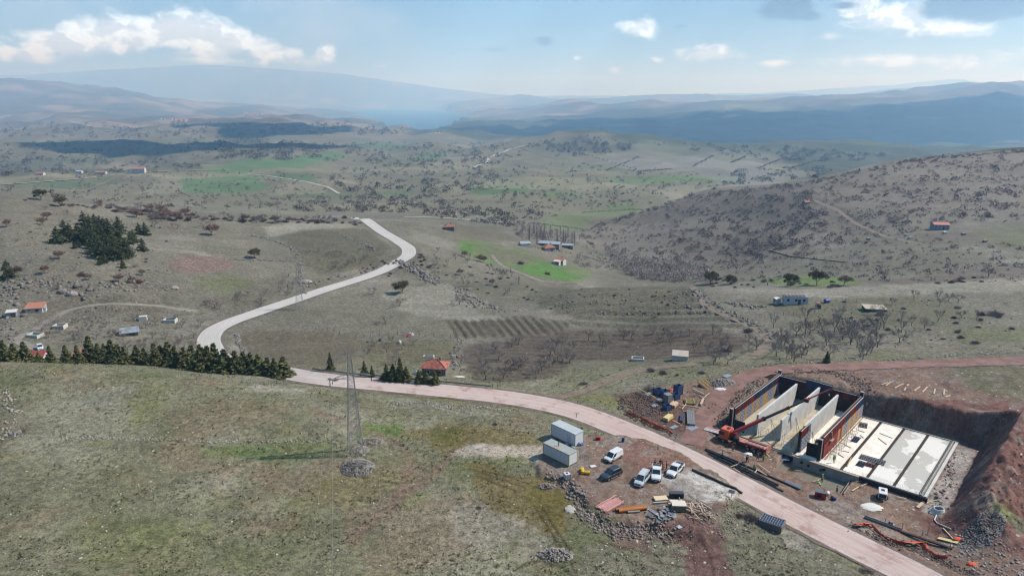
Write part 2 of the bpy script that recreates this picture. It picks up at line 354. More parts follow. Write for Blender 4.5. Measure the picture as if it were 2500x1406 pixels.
def near_path(path, rmax):
    """distance of every terrain vertex to a path (only within rmax), index of the nearest sample"""
    D = np.full(GX.shape, 1e9); I = np.zeros(GX.shape, int)
    for c in range(0, len(path), 12):
        seg = path[c:c + 13]; x0, y0 = seg.min(0) - rmax; x1, y1 = seg.max(0) + rmax
        r = np.where((YS >= y0) & (YS <= y1))[0]
        if not len(r): continue
        r0, r1 = r[0], r[-1] + 1
        ulo = min(x0 / max(y0, 30), x0 / max(y1, 30)); uhi = max(x1 / max(y0, 30), x1 / max(y1, 30))
        cc = np.where((US >= ulo) & (US <= uhi))[0]
        if not len(cc): continue
        c0, c1 = cc[0], cc[-1] + 1
        sx, sy = GX[r0:r1, c0:c1], GY[r0:r1, c0:c1]
        d = np.hypot(sx[..., None] - seg[:, 0], sy[..., None] - seg[:, 1]); k = d.argmin(-1); dm = d.min(-1)
        b = D[r0:r1, c0:c1]; ib = I[r0:r1, c0:c1]; u = dm < b; b[u] = dm[u]; ib[u] = (k + c)[u]
    return D, I
def smooth1(z, n):
    for _ in range(n): z = np.r_[z[:1], .25 * z[:-2] + .5 * z[1:-1] + .25 * z[2:], z[-1:]]
    return z
def bed(pts, width, step, blend, sink=.1, sm=40, lift=None):
    """grade the ground along a road and return its centre line"""
    global GZ
    p = smooth_path(pts, step); z = smooth1(gz(p[:, 0], p[:, 1]), sm)
    if lift is not None: z = z + lift
    D, I = near_path(p, width / 2 + blend)
    w = 1 - sstep(D, width / 2 + .2 * blend, width / 2 + blend); inn = sstep(width / 2 + .3 * blend - D, 0, .3 * blend)
    GZ = GZ * (1 - w) + (z[I] - sink * inn) * w
    return np.c_[p, z], D
def ribbon(name, path, width, m, lift=.03, jitter=0., nx=4, label=None, parent=None, edge=None):
    n = len(path); d = np.gradient(path[:, :2], axis=0); d /= np.linalg.norm(d, axis=1)[:, None] + 1e-9; nrm = np.c_[-d[:, 1], d[:, 0]]
    wl = width / 2 * (1 + jitter * perlin(np.arange(n) * .31, np.zeros(n), 3) * 2); wr = width / 2 * (1 + jitter * perlin(np.arange(n) * .27, np.ones(n) * 7.3, 5) * 2)
    V = []
    for k in range(nx + 1):
        t = k / nx; off = wl * (1 - t) - wr * t
        V.append(np.c_[path[:, :2] + nrm * off[:, None], path[:, 2] + lift])
    V = np.stack(V, 1).reshape(-1, 3); F = []
    i = np.arange(n - 1)[:, None] * (nx + 1) + np.arange(nx)[None, :]; i = i.ravel()
    F = np.c_[i, i + 1, i + nx + 2, i + nx + 1]
    F = F[:, ::-1]
    me = mesh_np(name, V, F, m, True)
    uv = me.uv_layers.new(name='UVMap'); arc = np.r_[0, np.cumsum(np.hypot(*np.diff(path[:, :2], axis=0).T))]
    U = np.stack([np.repeat(np.arange(nx + 1)[None, :] / nx, n, 0), np.repeat(arc[:, None], nx + 1, 1)], -1).reshape(-1, 2)
    uv.data.foreach_set('uv', U[F.ravel()].astype(np.float32).ravel())
    return link(name, me, parent)
# ------------------------------------------------------------------ building-site frame (a along the front, b into the hill)
SO = np.array([53.0, 135.5]); SA = np.array([.749, -.662]); SB = np.array([.662, .749])
def ab(x, y): x, y = np.asarray(x) - SO[0], np.asarray(y) - SO[1]; return x * SA[0] + y * SA[1], x * SB[0] + y * SB[1]
def AB(a, b, z=0.): return Vector((SO[0] + a * SA[0] + b * SB[0], SO[1] + a * SA[1] + b * SB[1], z))
SITE_RZ = math.atan2(SA[1], SA[0])
gridA, gridB = ab(GX, GY)

# roads
def pxs(l): return [at(*p) for p in l]
MAIN = [(866, 531), (905, 545), (945, 573), (978, 592), (998, 609), (994, 625), (968, 642), (880, 680), (800, 705), (720, 732), (620, 765), (560, 787), (525, 805), (511, 825), (515, 850), (540, 878), (585, 892), (640, 900), (690, 907), (735, 915), (800, 925), (950, 941), (1100, 955), (1200, 966), (1300, 980), (1400, 1002), (1500, 1038), (1600, 1082), (1700, 1131), (1800, 1181), (1900, 1235), (2000, 1290), (2100, 1342), (2200, 1394), (2380, 1480)]
main_pts = pxs(MAIN)
main_path, mainD = bed(main_pts, 7.6, 1.2, 5.0, .12, 60)
TRK = {
 'haul': ([(2600, 878), (2500, 880), (2400, 884), (2250, 888), (2100, 893), (1950, 899), (1850, 912), (1790, 940), (1750, 985), (1715, 1030), (1685, 1085)], 5.0, 1.),
 'farm': ([(482, 760), (400, 749), (300, 742), (230, 745), (170, 757), (130, 778), (90, 803), (58, 818), (42, 828), (60, 840), (95, 852)], 3.0, 1.),
 'mid': ([(1688, 700), (1722, 742), (1770, 770), (1830, 795), (1866, 818), (1872, 838), (1840, 868)], 3.2, 1.),
 'link': ([(1700, 888), (1560, 906), (1470, 935), (1390, 965), (1340, 974)], 3.0, 1.),
 'hill': ([(1988, 489), (2040, 510), (2080, 540), (2120, 560), (2170, 580), (2230, 592)], 3.5, 2.),
 'green': ([(1200, 622), (1240, 655), (1320, 684), (1400, 690)], 2.6, 1.5),
}
TP = {}
for k, (pl, w, st) in TRK.items(): TP[k] = bed(pxs(pl), w, st, 2.5 if k != 'haul' else 4, .06, 20)[0]
FAR = {
 'upland_road': ([(-60, 457), (0, 452), (100, 445), (200, 437), (300, 425), (400, 418), (480, 417), (560, 416)], 6.0),
 'b': ([(600, 425), (650, 430), (700, 437), (750, 445), (800, 458), (830, 474)], 5.0),
 'c': ([(1290, 354), (1250, 364), (1195, 385), (1185, 398), (1155, 410)], 9.0),
 'd': ([(986, 530), (1040, 531), (1090, 533), (1180, 540), (1250, 546)], 3.5),
 'e': ([(1110, 480), (1170, 463), (1225, 455)], 6.0),
 'f': ([(1265, 358), (1300, 372), (1340, 384)], 7.0),
 'g': ([(1700, 438), (1760, 444), (1800, 450)], 5.0),
 'h': ([(200, 470), (250, 450), (290, 430)], 5.0),
 'i': ([(1880, 610), (1930, 625), (1990, 632), (2070, 640)], 2.5),
}
# building pit: floor, cut faces, spoil ridge, basin, apron
def cut():
    global GZ
    fl = -1.4; nz = perlin(GX / 3.1, GY / 3.1, 71) * .7 + perlin(GX / 1.1, GY / 1.1, 72) * .45
    a, b = gridA, gridB
    apron = (a > -9) & (a < 36) & (b > -9) & (b < 2); w = sstep(a, -10, -7) * (1 - sstep(a, 33, 38)) * sstep(b, -9.5, -5) * (1 - sstep(b, 1, 3))
    tgt = -1.15 - .8 * sstep(a, 8, 18)
    GZ = GZ * (1 - w * (mainD > 4.2)) + tgt * w * (mainD > 4.2)
    # spoil thrown up along the right and the back
    sp = np.exp(-((a - 40 - 1.5 * nz) / 4.2) ** 2) * sstep(b, -12, -3) * (1 - sstep(b, 32, 40)); GZ = GZ + sp * (3.8 + 1.5 * nz)
    sp2 = np.exp(-((a - 49 - 1.5 * nz) / 3.5) ** 2) * sstep(b, -2, 6) * (1 - sstep(b, 30, 44)); GZ = GZ + sp2 * (1.6 + 1.2 * nz)
    sp3 = np.exp(-((b - 34 + nz) / 2.2) ** 2) * sstep(a, -4, 2) * (1 - sstep(a, 34, 40)); GZ = GZ + sp3 * (.7 + .5 * nz)
    site = sstep(a, -14, -9) * (1 - sstep(a, 54, 62)) * sstep(b, -14, -10) * (1 - sstep(b, 40, 50)) * sstep(mainD, 4, 7); GZ = GZ + .35 * nz * site * ((b > 29) | (a > 33) | (a < -9))
    dl = np.maximum(-9.2 - a, 0); db = np.maximum(b - 30.2, 0); dr = np.maximum(a - 33.0, 0)
    zl = fl + dl * .95 + .3 * nz * (dl > 0); zb = fl + np.maximum(db - .6, 0) * 2.6 + .4 * nz * (db > .3); zr = fl + np.maximum(dr - 2.0 + .8 * nz, 0) * 1.7
    zc = np.maximum(np.maximum(zl, zb), zr); m = (b > -.8) & (b < 44) & (a > -22) & (a < 50)
    GZ = np.where(m, np.minimum(GZ, zc), GZ)
    mb = inpoly([plane_at(*p, -3.0) for p in ((1921, 1117), (1887, 1160), (2050, 1217), (2081, 1172))], .0, grow=.35)
    GZ = np.where(mb, -3.25, GZ)
    pad = blur_mask([at(*p) for p in PAD], 1.0)
    GZ = GZ + pad * (.75 + .12 * nz)
def inpoly(pts, jit=0., seed=0, grow=0.):
    P_ = np.array([(p[0], p[1]) for p in pts], float); c = P_.mean(0)
    if grow: d = P_ - c; P_ = c + d * (1 + grow / (np.linalg.norm(d, axis=1)[:, None]))
    x0, y0 = P_.min(0); x1, y1 = P_.max(0); mg = jit * 1.5
    r = np.where((YS >= y0 - mg) & (YS <= y1 + mg))[0]; out = np.zeros(GX.shape, bool)
    if not len(r): return out
    r0, r1 = r[0], r[-1] + 1; ys = (max(y0 - mg, 30), max(y1 + mg, 31))
    lo = min((x0 - mg) / y for y in ys); hi = max((x1 + mg) / y for y in ys); cc = np.where((US >= lo) & (US <= hi))[0]
    if not len(cc): return out
    c0, c1 = cc[0], cc[-1] + 1
    x, y = GX[r0:r1, c0:c1], GY[r0:r1, c0:c1]
    if jit:
        L = jit * 3.; x, y = x + jit * 1.3 * (perlin(x / L, y / L, seed) + .5 * perlin(x / L * 2.7, y / L * 2.7, seed + 1)), y + jit * 1.3 * (perlin(x / L + 31, y / L, seed + 2) + .5 * perlin(x / L * 2.7, y / L * 2.7 + 9, seed + 3))
    ins = np.zeros(x.shape, bool); n = len(P_)
    for i in range(n):
        (xa, ya), (xb, yb) = P_[i], P_[(i + 1) % n]
        if ya == yb: continue
        cnd = (ya > y) != (yb > y); ins ^= cnd & (x < (xb - xa) * (y - ya) / (yb - ya) + xa)
    out[r0:r1, c0:c1] = ins; return out
def blur_mask(pts, jit, k=3, seed=0):
    m = inpoly(pts, jit, seed).astype(float)
    for _ in range(k):
        m[1:-1] = .25 * m[:-2] + .5 * m[1:-1] + .25 * m[2:]; m[:, 1:-1] = .25 * m[:, :-2] + .5 * m[:, 1:-1] + .25 * m[:, 2:]
    return m
PAD = [(1300, 1135), (1345, 1090), (1430, 1060), (1560, 1070), (1660, 1110), (1750, 1160), (1800, 1205), (1760, 1250), (1720, 1320), (1560, 1290), (1470, 1275), (1420, 1230), (1390, 1185), (1320, 1165)]
cut()

def furrow(px, dirx, gap, amp):
    global GZ
    m = blur_mask([at(*p) for p in px], .6, 2); a, b = at(*dirx[0]), at(*dirx[1]); d = (b - a).to_2d().normalized(); q = -(GX - a.x) * d.y + (GY - a.y) * d.x + .8 * perlin(GX / 25, GY / 25, 33)
    GZ = GZ + m * amp * np.sin(q * 2 * pi / gap)
furrow([(1090, 782), (1290, 770), (1400, 790), (1360, 815), (1110, 828)], [(1200, 786), (1228, 820)], 3.2, .28)
furrow([(1140, 842), (1380, 805), (1700, 802), (1830, 822), (1832, 850), (1700, 872), (1400, 880), (1320, 930), (1180, 932), (1122, 892)], [(1420, 850), (1800, 842)], 4.4, .22)
furrow([(1390, 775), (1500, 750), (1700, 738), (1830, 800), (1700, 802), (1400, 803)], [(1420, 790), (1800, 798)], 9., .55); furrow([(1290, 740), (1420, 706), (1680, 704), (1720, 735), (1500, 750), (1390, 772)], [(1320, 755), (1660, 720)], 12., .5)
furrow([(880, 832), (1122, 832), (1112, 890), (900, 896)], [(900, 860), (1112, 860)], 3.0, .16); furrow([(400, 650), (450, 622), (520, 620), (580, 645), (560, 660), (460, 668)], [(420, 640), (570, 650)], 3.6, .2)
# ------------------------------------------------------------------ ground cover colours (vertex attribute)
def N(L, seed): return perlin(GX / L, GY / L, seed)
def T3(c): return np.array(c)[None, None, :]
CC = np.zeros(GX.shape + (3,)); 
def lay(c, w): CC[:] = CC * (1 - w[..., None]) + T3(c) * w[..., None]
lay(A(124, 122, 99), np.ones(GX.shape))
n25, n8, n60 = N(26, 1) + .5 * N(11, 2), N(7, 3) + .6 * N(2.9, 4), N(70, 5) + .5 * N(31, 6)
near = 1 - sstep(GY, 165, 215)
lay(A(146, 142, 123), sstep(n25, .0, .5) * .8); lay(A(108, 112, 80), sstep(-n25 + .4 * n8, .05, .55) * .75)
lay(A(134, 117, 98), sstep(N(19, 8) + .5 * n8, .12, .55) * .6 * near); lay(A(124, 125, 80), sstep(N(15, 9) + .4 * n8, .2, .6) * .55 * near)
mid = sstep(GY, 165, 215)
lay(A(124, 119, 109), mid * .75); lay(A(148, 143, 132), mid * sstep(n60 + .5 * n25, .1, .7) * .7); lay(A(104, 102, 87), mid * sstep(-n60 + .4 * n25, .1, .7) * .6)
far = sstep(GY, 620, 1000); n300, n900 = N(320, 11) + .5 * N(130, 12), N(900, 13) + .5 * N(400, 14)
lay(A(122, 118, 96), far * .8); lay(A(150, 144, 118), far * sstep(n300, .1, .5) * .7); lay(A(100, 110, 76), far * sstep(-n300 + .3 * n900, .15, .5) * .6)
vf = sstep(GY, 3500, 5000); lay(A(104, 92, 78), vf * .85); lay(A(164, 146, 122), vf * sstep(n900 + .5 * N(260, 17), .0, .35) * .8); lay(A(84, 92, 66), vf * sstep(-n900 + .6 * N(250, 15), .05, .4) * .85)
gy_, gx_ = np.gradient(GZ); slope = np.abs(gy_ / np.gradient(GY, axis=0)) + .6 * np.abs(gx_ / np.gradient(GX, axis=1))
lay(A(102, 97, 86), mid * sstep(slope, .16, .40) * .6)
ROCK = np.zeros(GX.shape); ROUGH = np.zeros(GX.shape)
def zone(c, pts, jit=1., al=1., k=2, seed=None, rock=None, rough=None, ymin=0.):
    seed = seed if seed is not None else int(pts[0][0] * 7 + pts[0][1]) % 9973
    P_ = [p if isinstance(p, Vector) else at(*p, ymin) for p in pts]; m = blur_mask(P_, jit, k, seed) * al
    lay(A(*c), m)
    if rock is not None: ROCK[:] = np.maximum(ROCK, m * rock)
    if rough is not None: ROUGH[:] = np.maximum(ROUGH, m * rough)
    return m
def stroke(c, pts, w, al=1., soft=.5):
    p = smooth_path(pxs(pts), max(w * .6, .4)); D, _ = near_path(p, w * 1.5 + 1); lay(A(*c), (1 - sstep(D, w * (1 - soft) / 2, w * (1 + soft) / 2)) * al)
# near field
zone((98, 116, 68), [(500, 1092), (640, 1084), (830, 1074), (822, 1108), (640, 1124), (520, 1112)], 2.5, .5, 4)
zone((96, 118, 58), [(880, 1030), (980, 1040), (970, 1060), (880, 1065)], 1.5, .8, 3); zone((84, 108, 56), [(560, 1095), (640, 1095), (650, 1115), (560, 1115)], 1.5, .45, 3)
zone((132, 110, 96), [(620, 1155), (850, 1130), (1000, 1120), (1080, 1150), (960, 1260), (880, 1330), (800, 1250)], 4, .38, 4)
zone((132, 110, 96), [(880, 1330), (960, 1260), (1150, 1200), (1170, 1300), (1050, 1406), (880, 1420)], 4, .36, 4)
zone((126, 106, 88), [(380, 1000), (520, 960), (700, 990), (720, 1040), (560, 1060), (420, 1040)], 5, .35, 4)
zone((124, 122, 66), [(1000, 1150), (870, 1250), (720, 1240), (760, 1180), (900, 1150)], 4, .3, 4); zone((118, 120, 72), [(150, 1300), (500, 1290), (480, 1370), (200, 1390)], 5, .3, 4)
zone((118, 102, 58), [(1000, 1062), (1080, 1030), (1300, 1060), (1335, 1095), (1210, 1108), (1080, 1100)], 2.5, .6, 4); zone((96, 96, 50), [(1060, 1040), (1130, 1050), (1130, 1080), (1050, 1090)], 1.5, .7, 3)
zone((120, 104, 64), [(1130, 1130), (1310, 1150), (1400, 1215), (1385, 1300), (1250, 1290), (1170, 1190)], 3, .65, 4); zone((108, 100, 52), [(1290, 1180), (1400, 1215), (1395, 1280), (1310, 1260)], 2, .7, 3)
zone((188, 176, 164), [(1100, 1112), (1150, 1084), (1230, 1092), (1330, 1085), (1340, 1130), (1310, 1150), (1290, 1118), (1160, 1112)], 1.5, .8, 2); zone((178, 174, 166), [(1130, 1090), (1160, 1080), (1190, 1090), (1170, 1100)], 1., .8, 2)
zone((156, 150, 138), [(1080, 1240), (1190, 1220), (1290, 1290), (1200, 1340), (1110, 1310)], 3, .6, 4, rock=.6)
zone((150, 146, 132), [(1240, 1290), (1330, 1290), (1330, 1370), (1260, 1380)], 2.5, .5, 3, rock=.5)
zone((168, 162, 150), [(620, 940), (760, 950), (720, 962), (600, 950)], 1.5, .7, 3, rock=.7); zone((150, 146, 132), [(960, 970), (1160, 1000), (1260, 1005), (1180, 1020), (960, 995)], 2, .6, 3, rock=1.)
zone((138, 136, 120), [(200, 960), (320, 930), (300, 1040), (230, 1060)], 5, .6, 4, rock=.4); zone((112, 106, 78), [(660, 950), (900, 970), (1150, 1010), (1100, 1020), (880, 995)], 2, .4, 3)
for l in ([(1160, 1148), (1210, 1165), (1280, 1190)], [(1165, 1160), (1210, 1180), (1270, 1200)], [(1180, 1150), (1230, 1160), (1290, 1180)], [(1310, 1245), (1340, 1290), (1372, 1340)], [(1325, 1240), (1362, 1300), (1392, 1340)], [(1250, 1395), (1300, 1370), (1360, 1380), (1400, 1406)], [(1380, 1340), (1410, 1406)]): stroke((70, 58, 48), l, .5, .75)
for l in ([(760, 1000), (1000, 1120), (960, 1240)], [(860, 1320), (960, 1230), (1060, 1150), (1100, 1110)]): stroke((134, 112, 98), l, 2.5, .5)
# pad, site soil
zone((136, 115, 102), PAD, 2.2, 1., 4, rock=.5, rough=1.)
zone((140, 104, 92), [(1520, 1080), (1580, 1078), (1670, 1108), (1720, 1145), (1660, 1150), (1590, 1165), (1520, 1120)], 1.5, .75, 3, rough=1.)
zone((138, 130, 124), [(1330, 1085), (1400, 1070), (1440, 1085), (1430, 1140), (1380, 1160), (1330, 1150)], 1.5, .7, 3, rock=.8); zone((142, 132, 126), [(1440, 1065), (1560, 1068), (1540, 1090), (1450, 1090)], 1, .6, 2, rock=.8)
zone((196, 192, 186), [(1590, 1165), (1640, 1150), (1690, 1140), (1750, 1168), (1800, 1205), (1760, 1222), (1705, 1228), (1640, 1195)], 1., .95, 2); zone((150, 146, 142), [(1620, 1178), (1670, 1170), (1700, 1185), (1690, 1200), (1640, 1198)], .8, .7, 2, rock=1.)
zone((136, 113, 100), [(1520, 1010), (1600, 950), (1700, 930), (1850, 902), (2100, 884), (2600, 866), (2600, 1440), (2320, 1440), (2050, 1290), (1850, 1180), (1700, 1100)], 1.5, 1., 2, rock=.5, rough=1.)
zone((128, 122, 112), [(1480, 960), (1560, 925), (1640, 925), (1620, 945), (1540, 975)], 1.5, .6, 3)
zone((122, 86, 78), [(2080, 950), (2200, 970), (2400, 985), (2600, 960), (2600, 1400), (2440, 1330), (2250, 1285), (2240, 1240), (2340, 1060), (2120, 1000)], 2, .85, 3, rough=1., rock=.25)
zone((112, 110, 88), [(2300, 890), (2600, 880), (2600, 975), (2480, 980), (2400, 960), (2310, 915)], 2, .9, 3, rough=.3)
zone((120, 126, 86), [(2415, 1215), (2450, 1225), (2500, 1270), (2500, 1300), (2440, 1260)], .8, .9, 2)
zone((150, 142, 136), [(1960, 1215), (2060, 1225), (2150, 1260), (2200, 1310), (2330, 1330), (2100, 1300)], 1.5, .6, 3, rock=.8); zone((170, 164, 158), [(2230, 1205), (2310, 1200), (2320, 1180), (2350, 1080), (2330, 1090), (2290, 1240), (2240, 1235)], .8, .8, 2, rock=.3)
zone((176, 170, 164), [AB(31.2, -4), AB(34.6, -5), AB(34.6, 28), AB(31.2, 28)], .6, .85, 2, seed=5, rock=.3)
sm = blur_mask([at(*p) for p in [(1520, 1010), (1600, 950), (1700, 930), (1850, 902), (2100, 884), (2600, 866), (2600, 1440), (2320, 1440), (2050, 1290), (1850, 1180), (1700, 1100)]], 1.5) + blur_mask([at(*p) for p in PAD], 1.)
lay(A(146, 136, 128), np.clip(sm, 0, 1) * sstep(N(7, 21) + .6 * N(2.4, 22), .0, .45) * .6); lay(A(104, 80, 76), np.clip(sm, 0, 1) * sstep(N(5, 23) + .6 * N(1.9, 24), .15, .5) * .5)
zone((146, 140, 136), [(1620, 1050), (1690, 1060), (1680, 1085), (1600, 1060)], 1, .7, 2, rock=.8); zone((106, 78, 70), [(1500, 965), (1560, 955), (1640, 985), (1690, 1000), (1700, 1060), (1660, 1065), (1560, 1020)], 1, .8, 2, rough=1., rock=.6)
zone((122, 118, 104), [(1690, 1290), (1760, 1240), (1830, 1240), (1900, 1275), (2110, 1400), (2110, 1440), (1400, 1440), (1420, 1330), (1560, 1310)], 2, .6, 3, rock=1.)
zone((158, 152, 144), [(1900, 1290), (1960, 1300), (2000, 1350), (1930, 1340)], 1, .5, 3, rock=.6)
zone((118, 90, 86), [(1570, 1290), (1700, 1255), (1760, 1290), (1790, 1406), (1800, 1440), (1680, 1440), (1670, 1340)], 1.2, .9, 2, rough=1.)
zone((122, 96, 90), [(1470, 1270), (1560, 1290), (1600, 1340), (1520, 1340)], 1.2, .7, 2, rough=1.)
for l in ([(1665, 1300), (1690, 1350), (1700, 1406)], [(1700, 1290), (1730, 1350), (1745, 1406)], [(1640, 1350), (1720, 1362), (1800, 1350)], [(1460, 1320), (1560, 1345), (1680, 1360)], [(1590, 1370), (1680, 1385)]): stroke((88, 62, 58), l, .6, .6)
stroke((140, 116, 108), [(1500, 1030), (1600, 1072), (1700, 1118), (1850, 1195)], 1.2, .7); stroke((130, 92, 82), [(1690, 1075), (1760, 1122), (1850, 1175), (2000, 1255)], 2.2, .7)
# middle ground
PL = dict(jit=1.5, k=2)
zone((112, 104, 88), [(600, 808), (790, 806), (885, 832), (862, 880), (790, 902), (700, 892), (620, 870), (582, 836)], al=.9, **PL)
zone((92, 80, 74), [(1140, 842), (1380, 805), (1700, 802), (1830, 822), (1832, 850), (1700, 872), (1400, 880), (1320, 930), (1180, 932), (1122, 892)], al=.66, rough=.6, jit=3.5, k=4)
zone((112, 108, 86), [(880, 832), (1122, 832), (1112, 890), (900, 896)], al=.8, **PL); zone((90, 84, 68), [(1090, 780), (1290, 770), (1400, 790), (1360, 815), (1110, 825)], al=.5, **PL)
zone((130, 110, 102), [(400, 650), (450, 622), (520, 620), (580, 645), (560, 660), (460, 668)], al=.8, **PL); zone((106, 112, 76), [(470, 680), (560, 672), (640, 690), (560, 715), (480, 700)], al=.6, jit=3, k=3)
zone((102, 98, 80), [(670, 572), (780, 548), (900, 562), (955, 605), (900, 652), (780, 672), (735, 640), (700, 592)], al=.7, **PL); zone((110, 106, 92), [(590, 700), (690, 665), (740, 690), (640, 725)], al=.6, **PL)
zone((158, 154, 142), [(640, 555), (700, 542), (860, 546), (878, 556), (740, 562), (660, 580)], al=.8, jit=2.5, k=3, rock=.6); zone((160, 156, 144), [(420, 608), (500, 616), (560, 634), (470, 620)], al=.7, jit=2, k=2)
zone((152, 149, 136), [(930, 715), (1080, 690), (1190, 738), (1160, 782), (1000, 765)], al=.7, jit=4, k=3); zone((160, 156, 146), [(1080, 775), (1180, 768), (1260, 775), (1130, 785)], al=.6, jit=2, k=2)
zone((152, 148, 136), [(1000, 560), (1080, 580), (1110, 610), (1080, 610), (1010, 590)], al=.5, jit=3, k=3); zone((108, 102, 88), [(1080, 545), (1200, 550), (1270, 590), (1180, 590), (1110, 575)], al=.6, jit=3, k=3)
zone((102, 128, 70), [(1115, 585), (1160, 586), (1225, 596), (1300, 625), (1380, 645), (1440, 660), (1440, 684), (1300, 672), (1180, 640), (1112, 612)], al=.62, jit=5, k=2)
zone((120, 116, 98), [(1170, 598), (1230, 604), (1300, 632), (1270, 650), (1200, 632)], al=.6, jit=4, k=2)
zone((84, 122, 58), [(1135, 592), (1158, 600), (1150, 618), (1122, 612)], al=.8, jit=1.5, k=1); zone((88, 128, 62), [(1262, 652), (1330, 644), (1420, 680), (1355, 683), (1300, 672)], al=.78, jit=1.5, k=1)
zone((118, 114, 96), [(1210, 600), (1290, 618), (1300, 640), (1230, 640)], al=.6, jit=3, k=2)
zone((112, 134, 78), [(1840, 684), (1930, 676), (2080, 674), (2095, 694), (1960, 700)], al=.85, jit=2, k=1)
zone((156, 151, 138), [(1900, 708), (2200, 694), (2600, 676), (2600, 712), (2200, 720), (2000, 730)], al=.7, jit=3, k=3); zone((118, 108, 100), [(2080, 694), (2300, 664), (2600, 648), (2600, 676), (2300, 690)], al=.75, jit=2, k=2)
zone((136, 130, 116), [(1950, 800), (2300, 800), (2500, 840), (2500, 870), (2000, 870)], al=.4, jit=5, k=3); zone((106, 104, 80), [(1850, 735), (2300, 730), (2420, 790), (2000, 800)], al=.55, jit=5, k=3)
zone((112, 118, 74), [(2300, 800), (2500, 800), (2500, 830), (2350, 835)], al=.4, jit=4, k=3)
zone((96, 92, 76), [(1290, 720), (1420, 700), (1650, 700), (1700, 740), (1600, 775), (1350, 765)], al=.55, jit=4, k=3)
zone((126, 120, 108), [(0, 690), (250, 700), (420, 720), (400, 740), (0, 740)], al=.4, jit=5, k=3, rock=.6); zone((128, 120, 106), [(0, 480), (200, 500), (350, 560), (200, 620), (0, 600)], al=.4, jit=6, k=3, rock=.3)
for i in range(12):  # plough rows: furrow shadow painted as dark lines in the soil colour
    x = 1110 + 19 * i; stroke((74, 66, 54), [(x, 786 - .6 * i), (x + 28, 822 - .8 * i)], .7, .7)
for i in range(7): stroke((84, 74, 60), [(940 + 5 * i, 846 + 6 * i), (1112, 846 + 6 * i)], .5, .4)
for i in range(9): stroke((70, 60, 54), [(1420 + 8 * i, 852 - 5 * i), (1600, 846 - 5 * i), (1810 - 3 * i, 845 - 4 * i)], .7, .45)  # terrace rows, furrow shadow again drawn as dark soil lines
# right-hand hill
zone((128, 120, 111), [(1400, 572), (1500, 532), (1675, 476), (1950, 446), (2250, 384), (2560, 362), (2560, 545), (2200, 545), (1900, 630), (1620, 668)], al=.8, jit=6, k=3)
zone((140, 130, 119), [(2150, 400), (2520, 364), (2520, 520), (2250, 520), (2050, 470)], al=.4, jit=8, k=4); zone((104, 99, 92), [(1780, 470), (1990, 440), (2000, 520), (1850, 640), (1650, 660), (1640, 600)], al=.45, jit=8, k=4)  # upper slope paler: its sunlight is put into the ground colour
zone((112, 114, 84), [(2380, 560), (2560, 552), (2560, 612), (2440, 610)], al=.6, jit=3, k=3); zone((110, 98, 90), [(2230, 570), (2390, 566), (2400, 590), (2260, 600)], al=.5, jit=3, k=3)
# valley fields
G_ = [((88, 122, 78), [(440, 436), (545, 432), (622, 428), (662, 455), (620, 468), (450, 470), (430, 450)]), ((94, 126, 80), [(490, 410), (560, 398), (640, 386), (700, 392), (600, 425), (510, 424)]), ((90, 126, 78), [(640, 400), (740, 376), (800, 370), (850, 372), (820, 388), (770, 398), (740, 414), (640, 415)]),
      ((86, 116, 76), [(622, 424), (770, 430), (772, 450), (700, 438), (640, 432)]), ((116, 128, 88), [(1310, 545), (1420, 516), (1540, 500), (1560, 514), (1420, 560), (1350, 560)]), ((98, 116, 72), [(1490, 500), (1560, 500), (1540, 515), (1480, 510)]), ((108, 136, 82), [(1480, 436), (1640, 430), (1810, 432), (1815, 448), (1640, 445), (1550, 450)]),
      ((90, 126, 72), [(1130, 462), (1200, 450), (1280, 452), (1300, 468), (1200, 476), (1160, 472)]), ((96, 126, 82), [(1020, 378), (1090, 368), (1084, 390), (1010, 395)]), ((96, 118, 80), [(900, 470), (1000, 462), (1010, 470), (910, 476)]), ((100, 116, 80), [(1400, 402), (1480, 402), (1560, 416), (1480, 418)]),
      ((98, 122, 76), [(1160, 512), (1260, 530), (1200, 536)]), ((110, 130, 84), [(1310, 470), (1420, 476), (1500, 484), (1330, 482)]), ((92, 116, 80), [(100, 352), (520, 322), (520, 330), (120, 360)]), ((94, 120, 84), [(850, 348), (1010, 346), (980, 362), (880, 360)]), ((98, 112, 82), [(0, 460), (60, 440), (260, 432), (300, 440), (140, 462)]), ((104, 112, 84), [(0, 395), (180, 380), (300, 384), (300, 395), (100, 402)])]
for c, p in G_: zone(c, p, jit=12, al=.72, k=1)
P2 = [((156, 152, 122), [(1160, 440), (1300, 432), (1400, 430), (1490, 452), (1300, 462), (1190, 460)]), ((148, 144, 138), [(1450, 398), (1570, 384), (1700, 380), (1770, 396), (1690, 420), (1540, 420)]), ((146, 143, 138), [(1700, 398), (1850, 392), (2150, 400), (2120, 414), (1700, 422)]), ((150, 144, 122), [(400, 430), (440, 425), (450, 470), (330, 475)]), ((150, 146, 122), [(660, 455), (760, 452), (800, 470), (680, 478)]),
      ((160, 154, 130), [(1390, 455), (1560, 452), (1560, 462), (1400, 466)]), ((150, 145, 130), [(1000, 512), (1160, 512), (1250, 530), (1260, 545), (1120, 535)]), ((162, 150, 132), [(100, 402), (330, 396), (360, 404), (120, 412)]), ((140, 132, 120), [(1080, 380), (1180, 376), (1180, 392), (1090, 396)]), ((150, 146, 124), [(1560, 455), (1830, 452), (1800, 466), (1600, 470)])]
for c, p in P2: zone(c, p, jit=10, al=.5, k=1)
